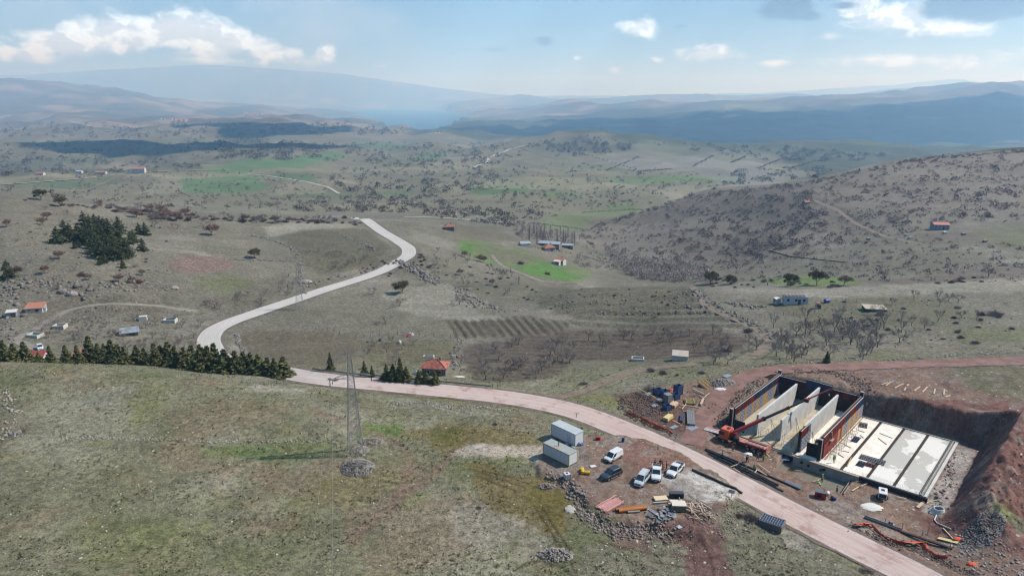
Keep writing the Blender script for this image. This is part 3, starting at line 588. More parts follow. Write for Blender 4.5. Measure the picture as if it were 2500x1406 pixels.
# woods and scrub on the valley sides, cloud shade painted into their dark colour
Wd = [((70, 78, 56), [(1000, 300), (1150, 292), (1320, 286), (1500, 264), (1700, 266), (2000, 262), (2500, 240), (2560, 240), (2560, 366), (2300, 384), (1900, 372), (1650, 356), (1400, 330), (1250, 338), (1000, 330)], 60, .9), ((84, 88, 66), [(1750, 258), (2100, 240), (2520, 212), (2520, 236), (2100, 256)], 60, .5),
      ((86, 90, 70), [(0, 400), (200, 400), (420, 404), (520, 386), (480, 418), (200, 425), (0, 430)], 15, .6), ((80, 86, 64), [(440, 344), (640, 336), (800, 360), (700, 376), (560, 384), (500, 364)], 20, .6), ((76, 84, 64), [(520, 316), (680, 312), (760, 330), (560, 332)], 25, .6), ((90, 90, 72), [(1280, 345), (1420, 330), (1560, 346), (1500, 372), (1330, 378)], 20, .5), ((92, 96, 74), [(1650, 350), (1900, 356), (2200, 376), (2100, 392), (1700, 374)], 20, .4)]
for c, p, j, al in Wd: zone(c, p, jit=j, al=al, k=2)
zone((150, 156, 118), [(2050, 250), (2300, 238), (2420, 246), (2200, 258)], jit=60, al=.7, k=2); zone((140, 150, 110), [(1700, 262), (1900, 254), (1960, 262), (1800, 268)], jit=60, al=.5, k=2)  # sunlit rows beside the cloud shade, painted as paler ground
CC = np.clip(CC, .012, .75)

nr, nc = GZ.shape; ii = (np.arange(nr - 1)[:, None] * nc + np.arange(nc - 1)[None, :]).ravel()
gm = bpy.data.materials.new('ground_cover'); gm.use_nodes = True; t = NT(gm.node_tree)
b = t.add('ShaderNodeBsdfPrincipled'); o = t.add('ShaderNodeOutputMaterial'); t.l.new(b.outputs[0], o.inputs[0]); b.inputs['Roughness'].default_value = .95; b.inputs['Specular IOR Level'].default_value = .1
ca = t.add('ShaderNodeAttribute', attribute_name='cover'); ra = t.add('ShaderNodeAttribute', attribute_name='ground_kind')
rs = t.add('ShaderNodeSeparateColor'); t.l.new(ra.outputs['Color'], rs.inputs[0]); rock, rough = rs.outputs[0], rs.outputs[1]
pos = t.add('ShaderNodeTexCoord').outputs['Object']; pf = t.v('MULTIPLY', pos, (1, 1, .3))
n1, n2, n3 = t.noise(pf, 1.5, 7, .78), t.noise(pf, .16, 5, .65), t.noise(pf, .02, 4, .6)
k = t.m('ADD', t.m('ADD', t.m('MULTIPLY', n1, 1.5), t.m('MULTIPLY', n2, .9)), t.m('MULTIPLY', n3, .5))      # mean ~1.28
k = t.m('MULTIPLY', k, .69)
n4, n5 = t.noise(pf, 3.6, 3, .7), t.noise(pf, .9, 3, .6)
k = t.m('MULTIPLY', k, t.m('ADD', t.ss(n4, .28, .72, .74, 1.26), t.ss(n5, .3, .7, -.22, .22)))
k = t.m('POWER', k, t.m('ADD', 1.3, t.m('MULTIPLY', rough, -.2)))
col = t.mix(1.0, ca.outputs['Color'], t.xyz(k, k, k), 'MULTIPLY')
hue = t.noise(pf, .45, 4, .6)
col = t.mix(t.ss(hue, .54, .7, 0, .25), col, t.mix(1.0, col, (1.2, 1.1, .9), 'MULTIPLY')); col = t.mix(t.ss(hue, .46, .3, 0, .35), col, t.mix(1.0, col, (.8, .95, .72), 'MULTIPLY'))
vo = t.add('ShaderNodeTexVoronoi'); t.put(vo.inputs['Vector'], t.v('ADD', pf, t.v('MULTIPLY', t.noise(pf, 2.2, 2, .5, color=True), (.5, .5, .5)))); vo.inputs['Scale'].default_value = 1.0
vs = t.add('ShaderNodeSeparateColor'); t.l.new(vo.outputs['Color'], vs.inputs[0])
st = t.m('MULTIPLY', t.m('LESS_THAN', vo.outputs['Distance'], t.m('MULTIPLY', vs.outputs[0], .27)), t.m('GREATER_THAN', t.m('ADD', t.m('MULTIPLY', rock, .55), vs.outputs[1]), .93))
st = t.m('MULTIPLY', st, t.m('GREATER_THAN', t.m('ADD', t.m('MULTIPLY', rock, .5), t.noise(pf, .12, 3, .6)), .44))
col = t.mix(st, col, t.mix(vs.outputs[2], A(150, 144, 136), A(214, 208, 200)))
t.put(b.inputs['Base Color'], col)
bp = t.add('ShaderNodeBump'); bp.inputs['Distance'].default_value = .35; t.put(bp.inputs['Strength'], t.m('ADD', .4, t.m('MULTIPLY', rough, -.1))); t.l.new(t.noise(pf, .9, 6, .72), bp.inputs['Height']); t.l.new(bp.outputs[0], b.inputs['Normal'])
gme = mesh_np('ground', np.stack([GX, GY, GZ], -1).reshape(-1, 3), np.c_[ii, ii + 1, ii + nc + 1, ii + nc], gm, True)
a_ = gme.color_attributes.new('cover', 'FLOAT_COLOR', 'POINT'); a_.data.foreach_set('color', np.concatenate([CC, np.ones(GX.shape + (1,))], -1).astype(np.float32).ravel())
a_ = gme.color_attributes.new('ground_kind', 'FLOAT_COLOR', 'POINT'); a_.data.foreach_set('color', np.stack([ROCK, ROUGH, ROCK * 0, ROCK * 0 + 1], -1).astype(np.float32).ravel())
tag(link('ground', gme), kind='structure')

# ------------------------------------------------------------------ road surfaces
rm = bpy.data.materials.new('dusty_asphalt'); rm.use_nodes = True; t = NT(rm.node_tree); b = t.add('ShaderNodeBsdfPrincipled'); o = t.add('ShaderNodeOutputMaterial'); t.l.new(b.outputs[0], o.inputs[0]); b.inputs['Roughness'].default_value = .9; b.inputs['Specular IOR Level'].default_value = .2
uv = t.add('ShaderNodeUVMap'); us = t.add('ShaderNodeSeparateXYZ'); t.l.new(uv.outputs[0], us.inputs[0]); U, Vv = us.outputs[0], us.outputs[1]
arc_near = float(np.hypot(*np.diff(main_path[:, :2], axis=0).T)[:int(np.argmin(np.hypot(main_path[:, 0] - main_pts[18][0], main_path[:, 1] - main_pts[18][1])))].sum())
pos = t.add('ShaderNodeTexCoord').outputs['Object']
streak = t.noise(t.xyz(t.m('MULTIPLY', U, 9.0), t.m('MULTIPLY', Vv, .035), 0), 1.6, 4, .6); spot = t.noise(pos, .5, 5, .65); big = t.noise(pos, .06, 3, .5)
dust = t.ss(Vv, arc_near - 30, arc_near + 60)
base = t.mix(dust, A(214, 210, 204), A(216, 196, 188)); red = t.mix(dust, A(198, 194, 188), A(200, 172, 163))
colr = t.mix(t.ss(t.m('ADD', t.m('MULTIPLY', streak, .7), t.m('MULTIPLY', big, .4)), .40, .62), red, base)
colr = t.mix(t.ss(spot, .55, .75, 0, .5), colr, t.mix(1.0, colr, (.86, .84, .83), 'MULTIPLY'))
edge = t.m('ABSOLUTE', t.m('SUBTRACT', U, .5))
wt = t.m('ADD', t.ss(t.m('ABSOLUTE', t.m('SUBTRACT', edge, .13)), .05, .0), t.ss(t.m('ABSOLUTE', t.m('SUBTRACT', edge, .33)), .06, .0)); colr = t.mix(t.m('MULTIPLY', wt, t.ss(t.m('ADD', streak, t.m('MULTIPLY', big, .5)), .5, .95, .12, .5)), colr, t.mix(1.0, colr, (.80, .76, .74), 'MULTIPLY'))
mud = t.noise(pos, .22, 5, .7); colr = t.mix(t.m('MULTIPLY', dust, t.ss(t.m('ADD', mud, t.m('MULTIPLY', edge, .22)), .56, .74, 0, .7)), colr, A(160, 122, 110))
ln = t.m('MULTIPLY', t.m('MULTIPLY', t.m('GREATER_THAN', edge, .437), t.m('LESS_THAN', edge, .462)), .75)
cl = t.m('MULTIPLY', t.m('MULTIPLY', t.m('LESS_THAN', edge, .009), t.m('LESS_THAN', t.m('FRACT', t.m('DIVIDE', Vv, 9.0)), .4)), .5)
colr = t.mix(t.m('MULTIPLY', t.m('MAXIMUM', ln, cl), t.ss(spot, .35, .55)), colr, A(226, 222, 214))
t.put(b.inputs['Base Color'], colr)
sh_m = mat('road_shoulder', A(134, 120, 110), .95, var=.35, scale=.7, bump=.5)
tag(ribbon('road_shoulder', main_path, 9.4, sh_m, .02, .16, 4), kind='structure')
tag(ribbon('road', main_path, 7.4, rm, .05, 0, 6), kind='structure')
trk_red = mat('red_track', A(158, 122, 112), .95, var=.35, scale=.35, bump=.5); trk_gray = mat('grey_track', A(160, 152, 140), .95, var=.3, scale=.4, bump=.4); trk_brown = mat('brown_track', A(142, 126, 112), .95, var=.3, scale=.4, bump=.4); trk_white = mat('pale_track', A(200, 194, 182), .95, var=.15, scale=.1)
for k, m_, w in (('haul', trk_red, 5.0), ('farm', trk_gray, 2.9), ('mid', trk_brown, 3.0), ('link', trk_brown, 2.6), ('hill', trk_brown, 3.2), ('green', trk_gray, 2.4)):
    tag(ribbon('dirt_track', TP[k], w, m_, .05, .22, 4), kind='structure')
for k, (pl, w) in FAR.items():
    dp = [(a[0] + (b[0] - a[0]) * f, a[1] + (b[1] - a[1]) * f) for a, b in zip(pl[:-1], pl[1:]) for f in np.linspace(0, 1, max(2, int(abs(b[0] - a[0]) / 12) + 1))[:-1]] + [pl[-1]]
    p = smooth_path(pxs(dp), 6); tag(ribbon('upland_road' if 'road' in k else 'dirt_track', np.c_[p, gz(p[:, 0], p[:, 1])], w, trk_white if k in ('upland_road', 'b', 'c', 'd') else trk_brown, .0006 * p[:, 1].mean(), .1, 3), kind='structure')

# ------------------------------------------------------------------ lake, haze, clouds overhead
lm = bpy.data.materials.new('lake_water'); lm.use_nodes = True; t = NT(lm.node_tree); b = t.add('ShaderNodeBsdfPrincipled'); o = t.add('ShaderNodeOutputMaterial'); t.l.new(b.outputs[0], o.inputs[0])
b.inputs['Base Color'].default_value = (.02, .06, .10, 1); b.inputs['Roughness'].default_value = .5; b.inputs['Specular IOR Level'].default_value = .25
bp = t.add('ShaderNodeBump'); bp.inputs['Strength'].default_value = .25; bp.inputs['Distance'].default_value = 1; t.l.new(t.noise(t.add('ShaderNodeTexCoord').outputs['Object'], .05, 4, .6), bp.inputs['Height']); t.l.new(bp.outputs[0], b.inputs['Normal'])
tag(MB().poly([(-7000, 5900, LAKE_Z), (1100, 5900, LAKE_Z), (2600, 21000, LAKE_Z), (-7000, 21000, LAKE_Z)]).build('lake', lm), kind='structure')
hm = bpy.data.materials.new('haze_air'); hm.use_nodes = True; t = NT(hm.node_tree); pv = t.add('ShaderNodeVolumePrincipled'); o = t.add('ShaderNodeOutputMaterial'); t.l.new(pv.outputs[0], o.inputs['Volume'])
pv.inputs['Absorption Color'].default_value = (1, 1, 1, 1); pv.inputs['Color'].default_value = (.37, .64, 1.0, 1); pv.inputs['Density'].default_value = 1.15e-4; pv.inputs['Anisotropy'].default_value = .42
tag(MB().box(-60000, 60000, -3000, 46000, min(float(GZ.min()), -270) - 1, float(GZ.max()) + 60).build('haze', hm), kind='stuff')
# two fair-weather clouds overhead, out of the frame: their shade lies on the far valley side and on the near plateau
def cloud_mesh(parts, base, seed):
    rg = np.random.default_rng(seed); bm = bmesh.new()
    for (x0, x1, y0, y1, n) in parts:
        for _ in range(n):
            x, y = rg.uniform(x0, x1), rg.uniform(y0, y1); r = rg.uniform(130, 330)
            bmesh.ops.create_icosphere(bm, subdivisions=2, radius=1, matrix=Matrix.Translation((x, y, base + r * .35)) @ Matrix.Diagonal((r, r, r * rg.uniform(.4, .7), 1)))
    me = bpy.data.meshes.new('clouds'); bm.to_mesh(me); bm.free(); me.materials.append(mat('cloud_white', (.9, .9, .9), 1.0, spec=0)); return me
CZ = 2600.; CO, CY = 2625., 415.
tag(link('clouds', cloud_mesh([(x0 + CO, x1 + CO, y0 + CY, y1 + CY, n) for x0, x1, y0, y1, n in ((300, 5400, 4900, 7600, 300), (-500, 1500, 4900, 6200, 70), (900, 3000, 4200, 5000, 90), (-1500, -750, 2450, 2850, 12), (-1900, -1150, 3950, 4350, 13))], CZ, 5)), kind='stuff')
# ------------------------------------------------------------------ vegetation
def rv(r): 
    z = r.uniform(-1, 1); a = r.uniform(0, 2 * pi); q = math.sqrt(1 - z * z); return Vector((q * cos(a), q * sin(a), z))
class Blades:
    """thin tapering twigs, two crossed triangles each"""
    def __init__(s): s.v = []; s.f = []
    def add(s, a, b, w):
        a, b = Vector(a), Vector(b); d = b - a; x = d.orthogonal().normalized() * w / 2; n = len(s.v); y = d.cross(x).normalized() * w / 2
        s.v += [tuple(a - x), tuple(a + x), tuple(b), tuple(a - y), tuple(a + y)]; s.f += [(n, n + 1, n + 2), (n + 3, n + 4, n + 2)]
    def leaf(s, c, r, rg):
        d = rv(rg); x = d.orthogonal().normalized(); y = d.cross(x); n = len(s.v); c = Vector(c)
        k = rg.uniform(.5, 1); s.v += [tuple(c + x * r), tuple(c + y * r * k), tuple(c - x * r * .8 - y * r * .5 * k)]; s.f.append((n, n + 1, n + 2))
    def mesh(s, name, m): return mesh_np(name, s.v, s.f, m)
BARK = mat('grey_bark', A(130, 118, 110), .95, var=.3, scale=4); TWIG = mat('bare_twigs', A(206, 192, 184), .95, spec=.1); TWIG2 = mat('dark_twigs', A(172, 159, 155), .95, spec=.1); TWIG3 = mat('russet_twigs', A(156, 130, 118), .95, spec=.1); TWIG4 = mat('pale_twigs', A(190, 180, 173), .95, spec=.1)
NEEDLE = mat('conifer_needles', A(98, 108, 68), .85, spec=.15, color2=A(138, 136, 88), scale=.7); PINE_N = mat('pine_needles', A(76, 90, 60), .85, spec=.15, color2=A(108, 114, 72), scale=.5); OAKL = mat('withered_leaves', A(124, 110, 82), .9, spec=.1, color2=A(96, 96, 66), scale=.8)
def bare_tree(seed, h, spread, upright=.35, n0=4, dens=1., w=.038, leafy=0):
    rg = random.Random(seed); T = MB(); C = Blades(); th = h * rg.uniform(.18, .28)
    lean = Vector((rg.uniform(-.1, .1), rg.uniform(-.1, .1), 1)); top = lean * th
    T.tube([(0, 0, -.3), tuple(top * .5), tuple(top)], [h * .032, h * .026, h * .022], 6)
    def grow(p, d, L, r, lev):
        q = p + d * L * .5 + rv(rg) * L * .06; e = q + (d + rv(rg) * .25 + Vector((0, 0, upright * .4))).normalized() * L * .5
        if lev <= 1: T.tube([tuple(p), tuple(q), tuple(e)], [r, r * .75, r * .5], 5, False)
        else: C.add(p, q, max(r * 1.6, w)); C.add(q, e, max(r, w * .8))
        if lev >= 4: 
            for k in range(leafy): C.leaf(e + rv(rg) * L * .8, .16, rg)
            return
        for _ in range({0: 4, 1: 4, 2: 4, 3: 3}[lev] if rg.random() < dens else 2):
            nd = (d + rv(rg) * .85 + Vector((0, 0, upright))).normalized(); s_ = rg.uniform(.35, 1)
            grow(p + (e - p) * s_, nd, L * rg.uniform(.55, .8), r * .5, lev + 1)
    for i in range(n0):
        a = 2 * pi * (i + rg.uniform(-.3, .3)) / n0; d = Vector((cos(a) * spread, sin(a) * spread, rg.uniform(.6, 1.1))).normalized()
        grow(top * rg.uniform(.8, 1), d, h * rg.uniform(.30, .38), h * .014, 0)
    return T, C
def shrub_mesh(seed, n=170, flat=.75, leafy=0, w=.055):
    rg = random.Random(seed); C = Blades(); lobes = [(rv(rg) * .35, rg.uniform(.6, 1)) for _ in range(4)]
    for i in range(n):
        o, s_ = rg.choice(lobes); d = rv(rg); d.z = abs(d.z) * flat + .12; b = Vector((o.x * .5, o.y * .5, 0)); e = Vector((o.x, o.y, 0)) + d * s_ * rg.uniform(.6, 1)
        m_ = b.lerp(e, .5) + rv(rg) * .12; C.add(b.lerp(m_, rg.uniform(.2, .8)), m_, w * 1.2); C.add(m_, e, w)
        C.add(m_.lerp(e, .4), e + rv(rg) * .22, w * .8)
        for _ in range(leafy): C.leaf(m_.lerp(e, rg.random()), .07, rg)
    return C
def conifer(seed, h, rad, levels=16, droop=.25, base=.06, fat=1.):
    rg = random.Random(seed); T = MB(); C = Blades(); T.tube([(0, 0, -.4), (0, 0, h * .5), (0, 0, h * .97)], [h * .018, h * .012, h * .003], 6)
    for l in range(levels):
        f = l / (levels - 1); z = h * (base + (1 - base) * f * .98); R = rad * ((1 - f) ** fat) * rg.uniform(.82, 1.12) + .06 * rad
        for k in range(int(6 + 6 * (1 - f))):
            a = rg.uniform(0, 2 * pi); r = R * rg.uniform(.7, 1.1); dz = -droop * r + rg.uniform(-.1, .15) * h / levels
            e = Vector((cos(a) * r, sin(a) * r, z + dz)); p = Vector((0, 0, z)); C.add(p, e, .05)
            for s_ in range(int(5 + 9 * (1 - f))):
                t = rg.uniform(.18, 1.02); c = p.lerp(e, t); q = c + Vector((-sin(a), cos(a), 0)) * rg.uniform(-1, 1) * r * .26 * (1.15 - t * .6) + Vector((cos(a), sin(a), rg.uniform(-.5, .2))) * r * .16
                side = (q - c).orthogonal().normalized() * (.07 + .07 * h / 8) ; n = len(C.v); C.v += [tuple(c - side), tuple(c + side), tuple(q + Vector((0, 0, rg.uniform(-.12, .06))))]; C.f.append((n, n + 1, n + 2))
                C.leaf(c.lerp(q, .6), .07 * h * .6 + .05, rg); C.leaf(p.lerp(e, t * .6), .06 * h * .6 + .05, rg)
    return T, C
def poplar(seed, h):
    rg = random.Random(seed); T = MB(); C = Blades(); T.tube([(0, 0, -.3), (rg.uniform(-.1, .1), 0, h * .5), (0, 0, h)], [h * .008, h * .005, h * .001], 5)
    for i in range(150):
        z = h * rg.uniform(.08, .95); a = rg.uniform(0, 2 * pi); L = h * .17 * (1.1 - z / h) + .5; p = Vector((0, 0, z)); e = p + Vector((cos(a) * .5, sin(a) * .5, 1)).normalized() * L; C.add(p, e, .05)
        for _ in range(3): C.add(p.lerp(e, rg.uniform(.3, .9)), p.lerp(e, rg.uniform(.6, 1)) + rv(rg) * L * .35, .035)
    return T, C
def pair(TC, tm, cm):
    T, C = TC; return (T.mesh('trunk', tm), C.mesh('crown', cm))
V_BARE = [pair(bare_tree(20 + i, 4.2, 1.0, .25), BARE_T, BARE_C) for i, (BARE_T, BARE_C) in enumerate([(BARK, TWIG), (BARK, TWIG2), (BARK, TWIG), (BARK, TWIG2)])]
V_TALL = [pair(bare_tree(40 + i, 6.0, .55, .75, 3), BARK, TWIG) for i in range(3)]
V_OAK = [pair(bare_tree(60 + i, 4.5, .9, .3, 5, 1., .04, 5), BARK, OAKL) for i in range(3)]
V_RUS = [pair(bare_tree(70 + i, 4.0, .9, .3, 5, 1., .04, 2), BARK, TWIG3) for i in range(2)]
V_CON = [pair(conifer(80 + i, 8.0, 2.1 + .3 * i, 19, .3, .04, 1.0), BARK, NEEDLE) for i in range(4)]
V_PINE = [pair(conifer(90 + i, 6.0, 2.3, 13, .12, .03, .7), BARK, PINE_N) for i in range(3)]
V_POP = [pair(poplar(100 + i, 9.0), TWIG4, TWIG4) for i in range(3)]
V_SHR = [shrub_mesh(110 + i, 190).mesh('shrub', (TWIG2, TWIG2, TWIG, TWIG3 if i == 3 else TWIG)[i]) for i in range(4)]
V_SHL = [shrub_mesh(120 + i, 150, .8, 4).mesh('shrub', (OAKL, TWIG3)[i]) for i in range(2)]
BASEH = {id(V_BARE): 4.2, id(V_TALL): 6., id(V_OAK): 4.5, id(V_RUS): 4., id(V_CON): 8., id(V_PINE): 6., id(V_POP): 9.}
SPOT = []
def spot(label, p, h):
    if not SPOT: return label
    x0, x1, y0, y1, hm = SPOT[0]; q = proj(p); fx, fy = (q[0] - x0) / (x1 - x0), (q[1] - y0) / (y1 - y0)
    a = 'far left' if fx < .2 else 'left' if fx < .4 else 'middle' if fx < .6 else 'right' if fx < .8 else 'far right'; b = 'upper' if fy < .34 else 'central' if fy < .67 else 'lower'
    n = len(label.split()); return label + (', %s %s' % (b, a) if n < 14 else ', ' + b if n < 16 else '')
def proj(v):
    q = Vector(v) - Vector((0, 0, CAMH)); d = q.y * CP - q.z * SP; return 1250 + FPX * q.x / d, 703 - FPX * (q.y * SP + q.z * CP) / d
def place_tree(V, p, h, name, label, cat, group=None, parts=True, wide=1.):
    tm, cm = V[RNG.randrange(len(V))]; k = h / BASEH[id(V)]; rz = RNG.uniform(0, 2 * pi); sc = (k * wide * RNG.uniform(.9, 1.1), k * wide * RNG.uniform(.9, 1.1), k)
    if group: label = spot(label, p, h)
    r = empty(name, p, rz, label, cat, group); r.scale = sc
    link('trunk', tm, r); link('crown', cm, r); return r
def place_shrub(V, p, r, label, group, name='shrub', cat='shrub'):
    o = link(name, V[RNG.randrange(len(V))], None, (p[0], p[1], p[2] - .05 * r), RNG.uniform(0, 6.28)); o.scale = (r * RNG.uniform(.8, 1.2), r * RNG.uniform(.8, 1.2), r * RNG.uniform(.75, 1.15)); return tag(o, spot(label, p, r * 3) if group else label, cat, group)
def rnd_px(poly, n, mind=0.):
    xs, ys = [q[0] for q in poly], [q[1] for q in poly]; o = []; tr = 0
    while len(o) < n and tr < n * 60:
        tr += 1; x, y = RNG.uniform(min(xs), max(xs)), RNG.uniform(min(ys), max(ys)); ins = False
        for i in range(len(poly)):
            (a, b_), (c, d) = poly[i], poly[(i + 1) % len(poly)]
            if (b_ > y) != (d > y) and x < (c - a) * (y - b_) / (d - b_) + a: ins = not ins
        if ins and (not mind or all(abs(x - q[0]) + 2 * abs(y - q[1]) > mind for q in o)): o.append((x, y))
    return o
def off_road(p, m=5.): 
    return np.hypot(main_path[:, 0] - p[0], main_path[:, 1] - p[1]).min() > m and all(np.hypot(q[:, 0] - p[0], q[:, 1] - p[1]).min() > 2.5 for q in TP.values())

# conifer row behind the brow of the near field: (px x, px y of the tip, relative girth)
CONI = [(4, 838, 1), (30, 846, 1.1), (55, 842, 1.2), (92, 866, .8), (119, 852, .9), (158, 850, 1.1), (186, 850, .9), (214, 828, 1.), (237, 846, 1.), (268, 837, .9), (300, 854, 1.), (330, 850, 1.), (350, 856, .9), (375, 845, 1.05), (407, 842, 1.), (446, 855, .9), (486, 848, 1.), (520, 846, 1.), (545, 860, 1.05), (592, 866, 1.1), (628, 872, 1.), (652, 880, 1.), (690, 878, 1.2), (572, 864, 1.), (610, 868, 1.), (668, 882, 1.), (505, 852, 1.), (466, 850, 1.), (425, 852, 1.), (390, 850, 1.), (285, 848, 1.), (252, 846, .9)]
SPOT[:] = [(0, 700, 830, 940, 0)]
for i, (x, y, w) in enumerate(CONI):
    Y = (178 if x < 480 else 173) + 4 * ((i * 7) % 5) / 5 + (4 if 200 < x < 420 else 0) - (2 if x > 640 else 0); X = u_of(x, y) * Y; z = float(gz(X, Y)); h = CAMH - s_of(y - 9) * Y - z
    lb = ('dark green conifer in the middle of the conifer row' if 200 < x < 560 else 'dark green conifer at the left end of the row' if x <= 200 else 'dark green conifer at the road end of the conifer row')
    place_tree(V_CON, (X, Y, z - .2), h, 'conifer', lb, 'conifer', 'conifers in a row behind the near field', wide=w * 1.6)
PCL = [(640, 470), (690, 515), (730, 500), (770, 505), (665, 560), (800, 545), (495, 550), (540, 595), (440, 605), (570, 645), (600, 632), (640, 605), (690, 620), (725, 650), (760, 675), (830, 560), (850, 580), (880, 600), (915, 620), (860, 640), (800, 640), (840, 690), (880, 730), (930, 710), (970, 710), (910, 530), (605, 590), (740, 610), (775, 720), (700, 580), (745, 690)]
SPOT[:] = [(130, 360, 545, 645, 0)]
for (x, y) in PCL: p = at(x / 3.125, 400 + y / 3.125); small = y > 625 and x < 620; place_tree(V_PINE, p, (3.0 if small else RNG.uniform(7, 9)), 'pine_tree', ('small dark pine at the left foot of the pine clump' if small else 'dark green pine in the dense clump on the left hillside'), 'pine tree', 'pines of the clump on the left hillside', wide=1.25)
SPOT[:] = []
for (x, y, h, lb) in [(1000, 610, 6, 'dark rounded pine just right of the pine clump'), (1020, 600, 6.2, 'dark rounded pine just right of the pine clump'), (1090, 665, 6, 'dark pine standing lowest right of the pine clump'), (1060, 540, 6, 'dark pine with a flat top above right of the pine clump'), (1110, 545, 6.5, 'dark pine with a flat top above right of the pine clump'), (940, 795, 3.6, 'small pale green pine alone below the pine clump'), (765, 768, 3.4, 'small pale green pine at the lower tip of the pine clump'), (800, 755, 4, 'small pale green pine at the lower tip of the pine clump'), (65, 870, 7, 'broad dark round pine by the left edge of the picture')]:
    place_tree(V_PINE, at(x / 3.125, 400 + y / 3.125), h, 'pine_tree', lb, 'pine tree', 'pines beside the clump on the left hillside', wide=1.2)
# house garden evergreens
for (x, y, h, w, lb) in [(807, 905, 5.2, .9, 'slim green conifer standing alone beside the road behind the pylon'), (890, 918, 4.2, .9, 'thin green conifer at the garden edge left of the red roofed house'), (908, 920, 3.2, 1., 'low bushy conifer at the garden edge left of the red roofed house'), (944, 928, 4.2, 1.5, 'dark bushy evergreen in the hedge left of the red roofed house'), (960, 930, 4.5, 1.5, 'dark bushy evergreen in the hedge left of the red roofed house'), (978, 930, 6.2, 1.2, 'tallest pointed evergreen in the hedge left of the red roofed house'), (992, 932, 4.2, 1.5, 'dark bushy evergreen in the hedge left of the red roofed house'), (1022, 936, 3.6, 1.5, 'dark evergreen below the front wall of the red roofed house'), (1040, 936, 3.6, 1.6, 'dark evergreen below the front wall of the red roofed house'), (1062, 938, 3.6, 1.5, 'dark evergreen below the right corner of the red roofed house'), (2018, 885, 3.2, 1.1, 'small green conifer among the bare orchard trees on the right')]:
    place_tree(V_CON, at(x, y), h, 'conifer', lb, 'conifer', 'evergreens around the red roofed house' if x < 2000 else None, wide=w)

# single trees that stand out: px, height, kind, label
SNG = [(622, 630, 5, 'o', 'broad leafy brown tree alone in the pale field left of the road bend'), (982, 716, 6, 'o', 'dense dark tree on the slope below the road bend'), (976, 747, 4.6, 'b', 'round bare tree casting a long shadow below the dense dark one'), (941, 790, 4.6, 'b', 'bare tree beside the ditch in the middle of the valley'), (1122, 744, 5.5, 'b', 'wide bare tree with a dark shadow on the pale slope'), (820, 651, 4, 'b', 'bare tree with a forked trunk in the small orchard inside the bend'), (911, 718, 4, 'b', 'thin bare tree right of the road on the middle slope'), (516, 574, 6.5, 'r', 'large russet bare tree on the upper left meadow'), (497, 556, 5.5, 'b', 'bare grey tree beside the large russet tree on the upper left meadow'), (545, 527, 4, 'b', 'bare tree standing alone on the crest of the upper left meadow'), (100, 488, 6.5, 'o', 'large brown tree on the skyline of the left hill'), (148, 505, 6, 'o', 'broad brown tree just below the skyline of the left hill'), (27, 465, 5, 'b', 'round bare tree at the top of the left hill'), (1735, 693, 7, 'o', 'broad dark oak behind the knoll at the start of the dirt track'), (1783, 693, 5, 'o', 'small dark oak right of the broad oak behind the knoll'), (1874, 697, 5, 'b', 'bare tree in front of the thin green strip'), (1930, 699, 6, 'o', 'dark leafy oak in front of the thin green strip'), (1994, 696, 6.5, 'o', 'tall dark oak at the right part of the thin green strip'), (2060, 697, 4.5, 'r', 'reddish low tree at the right end of the thin green strip'), (2412, 676, 5, 'b', 'spreading bare tree on the brown field at the right'), (1240, 720, 4, 'b', 'young bare tree on the slope above the knoll'), (1140, 700, 3.6, 'b', 'young bare tree on the stony slope below the bend'), (62, 1058, 3, 'b', 'leaning bare thorn tree beside the stones at the left edge'), (96, 920, 1.8, 'b', 'tiny bare tree alone on the near field below the conifers'), (2256, 803, 4, 'b', 'small bare tree with a long shadow on the right meadow'), (1845, 855, 5, 'b', 'bare tree beside the bend of the dirt track'), (1362, 880, 5, 'b', 'pale wide bare tree among the dark ploughed rows')]
KD = {'b': V_BARE, 'o': V_OAK, 'r': V_RUS}
for (x, y, h, k, lb) in SNG: place_tree(KD[k], at(x, y), h, 'bare_tree' if k == 'b' else 'oak_tree' if k == 'o' else 'russet_tree', lb, 'tree', wide=1.15)
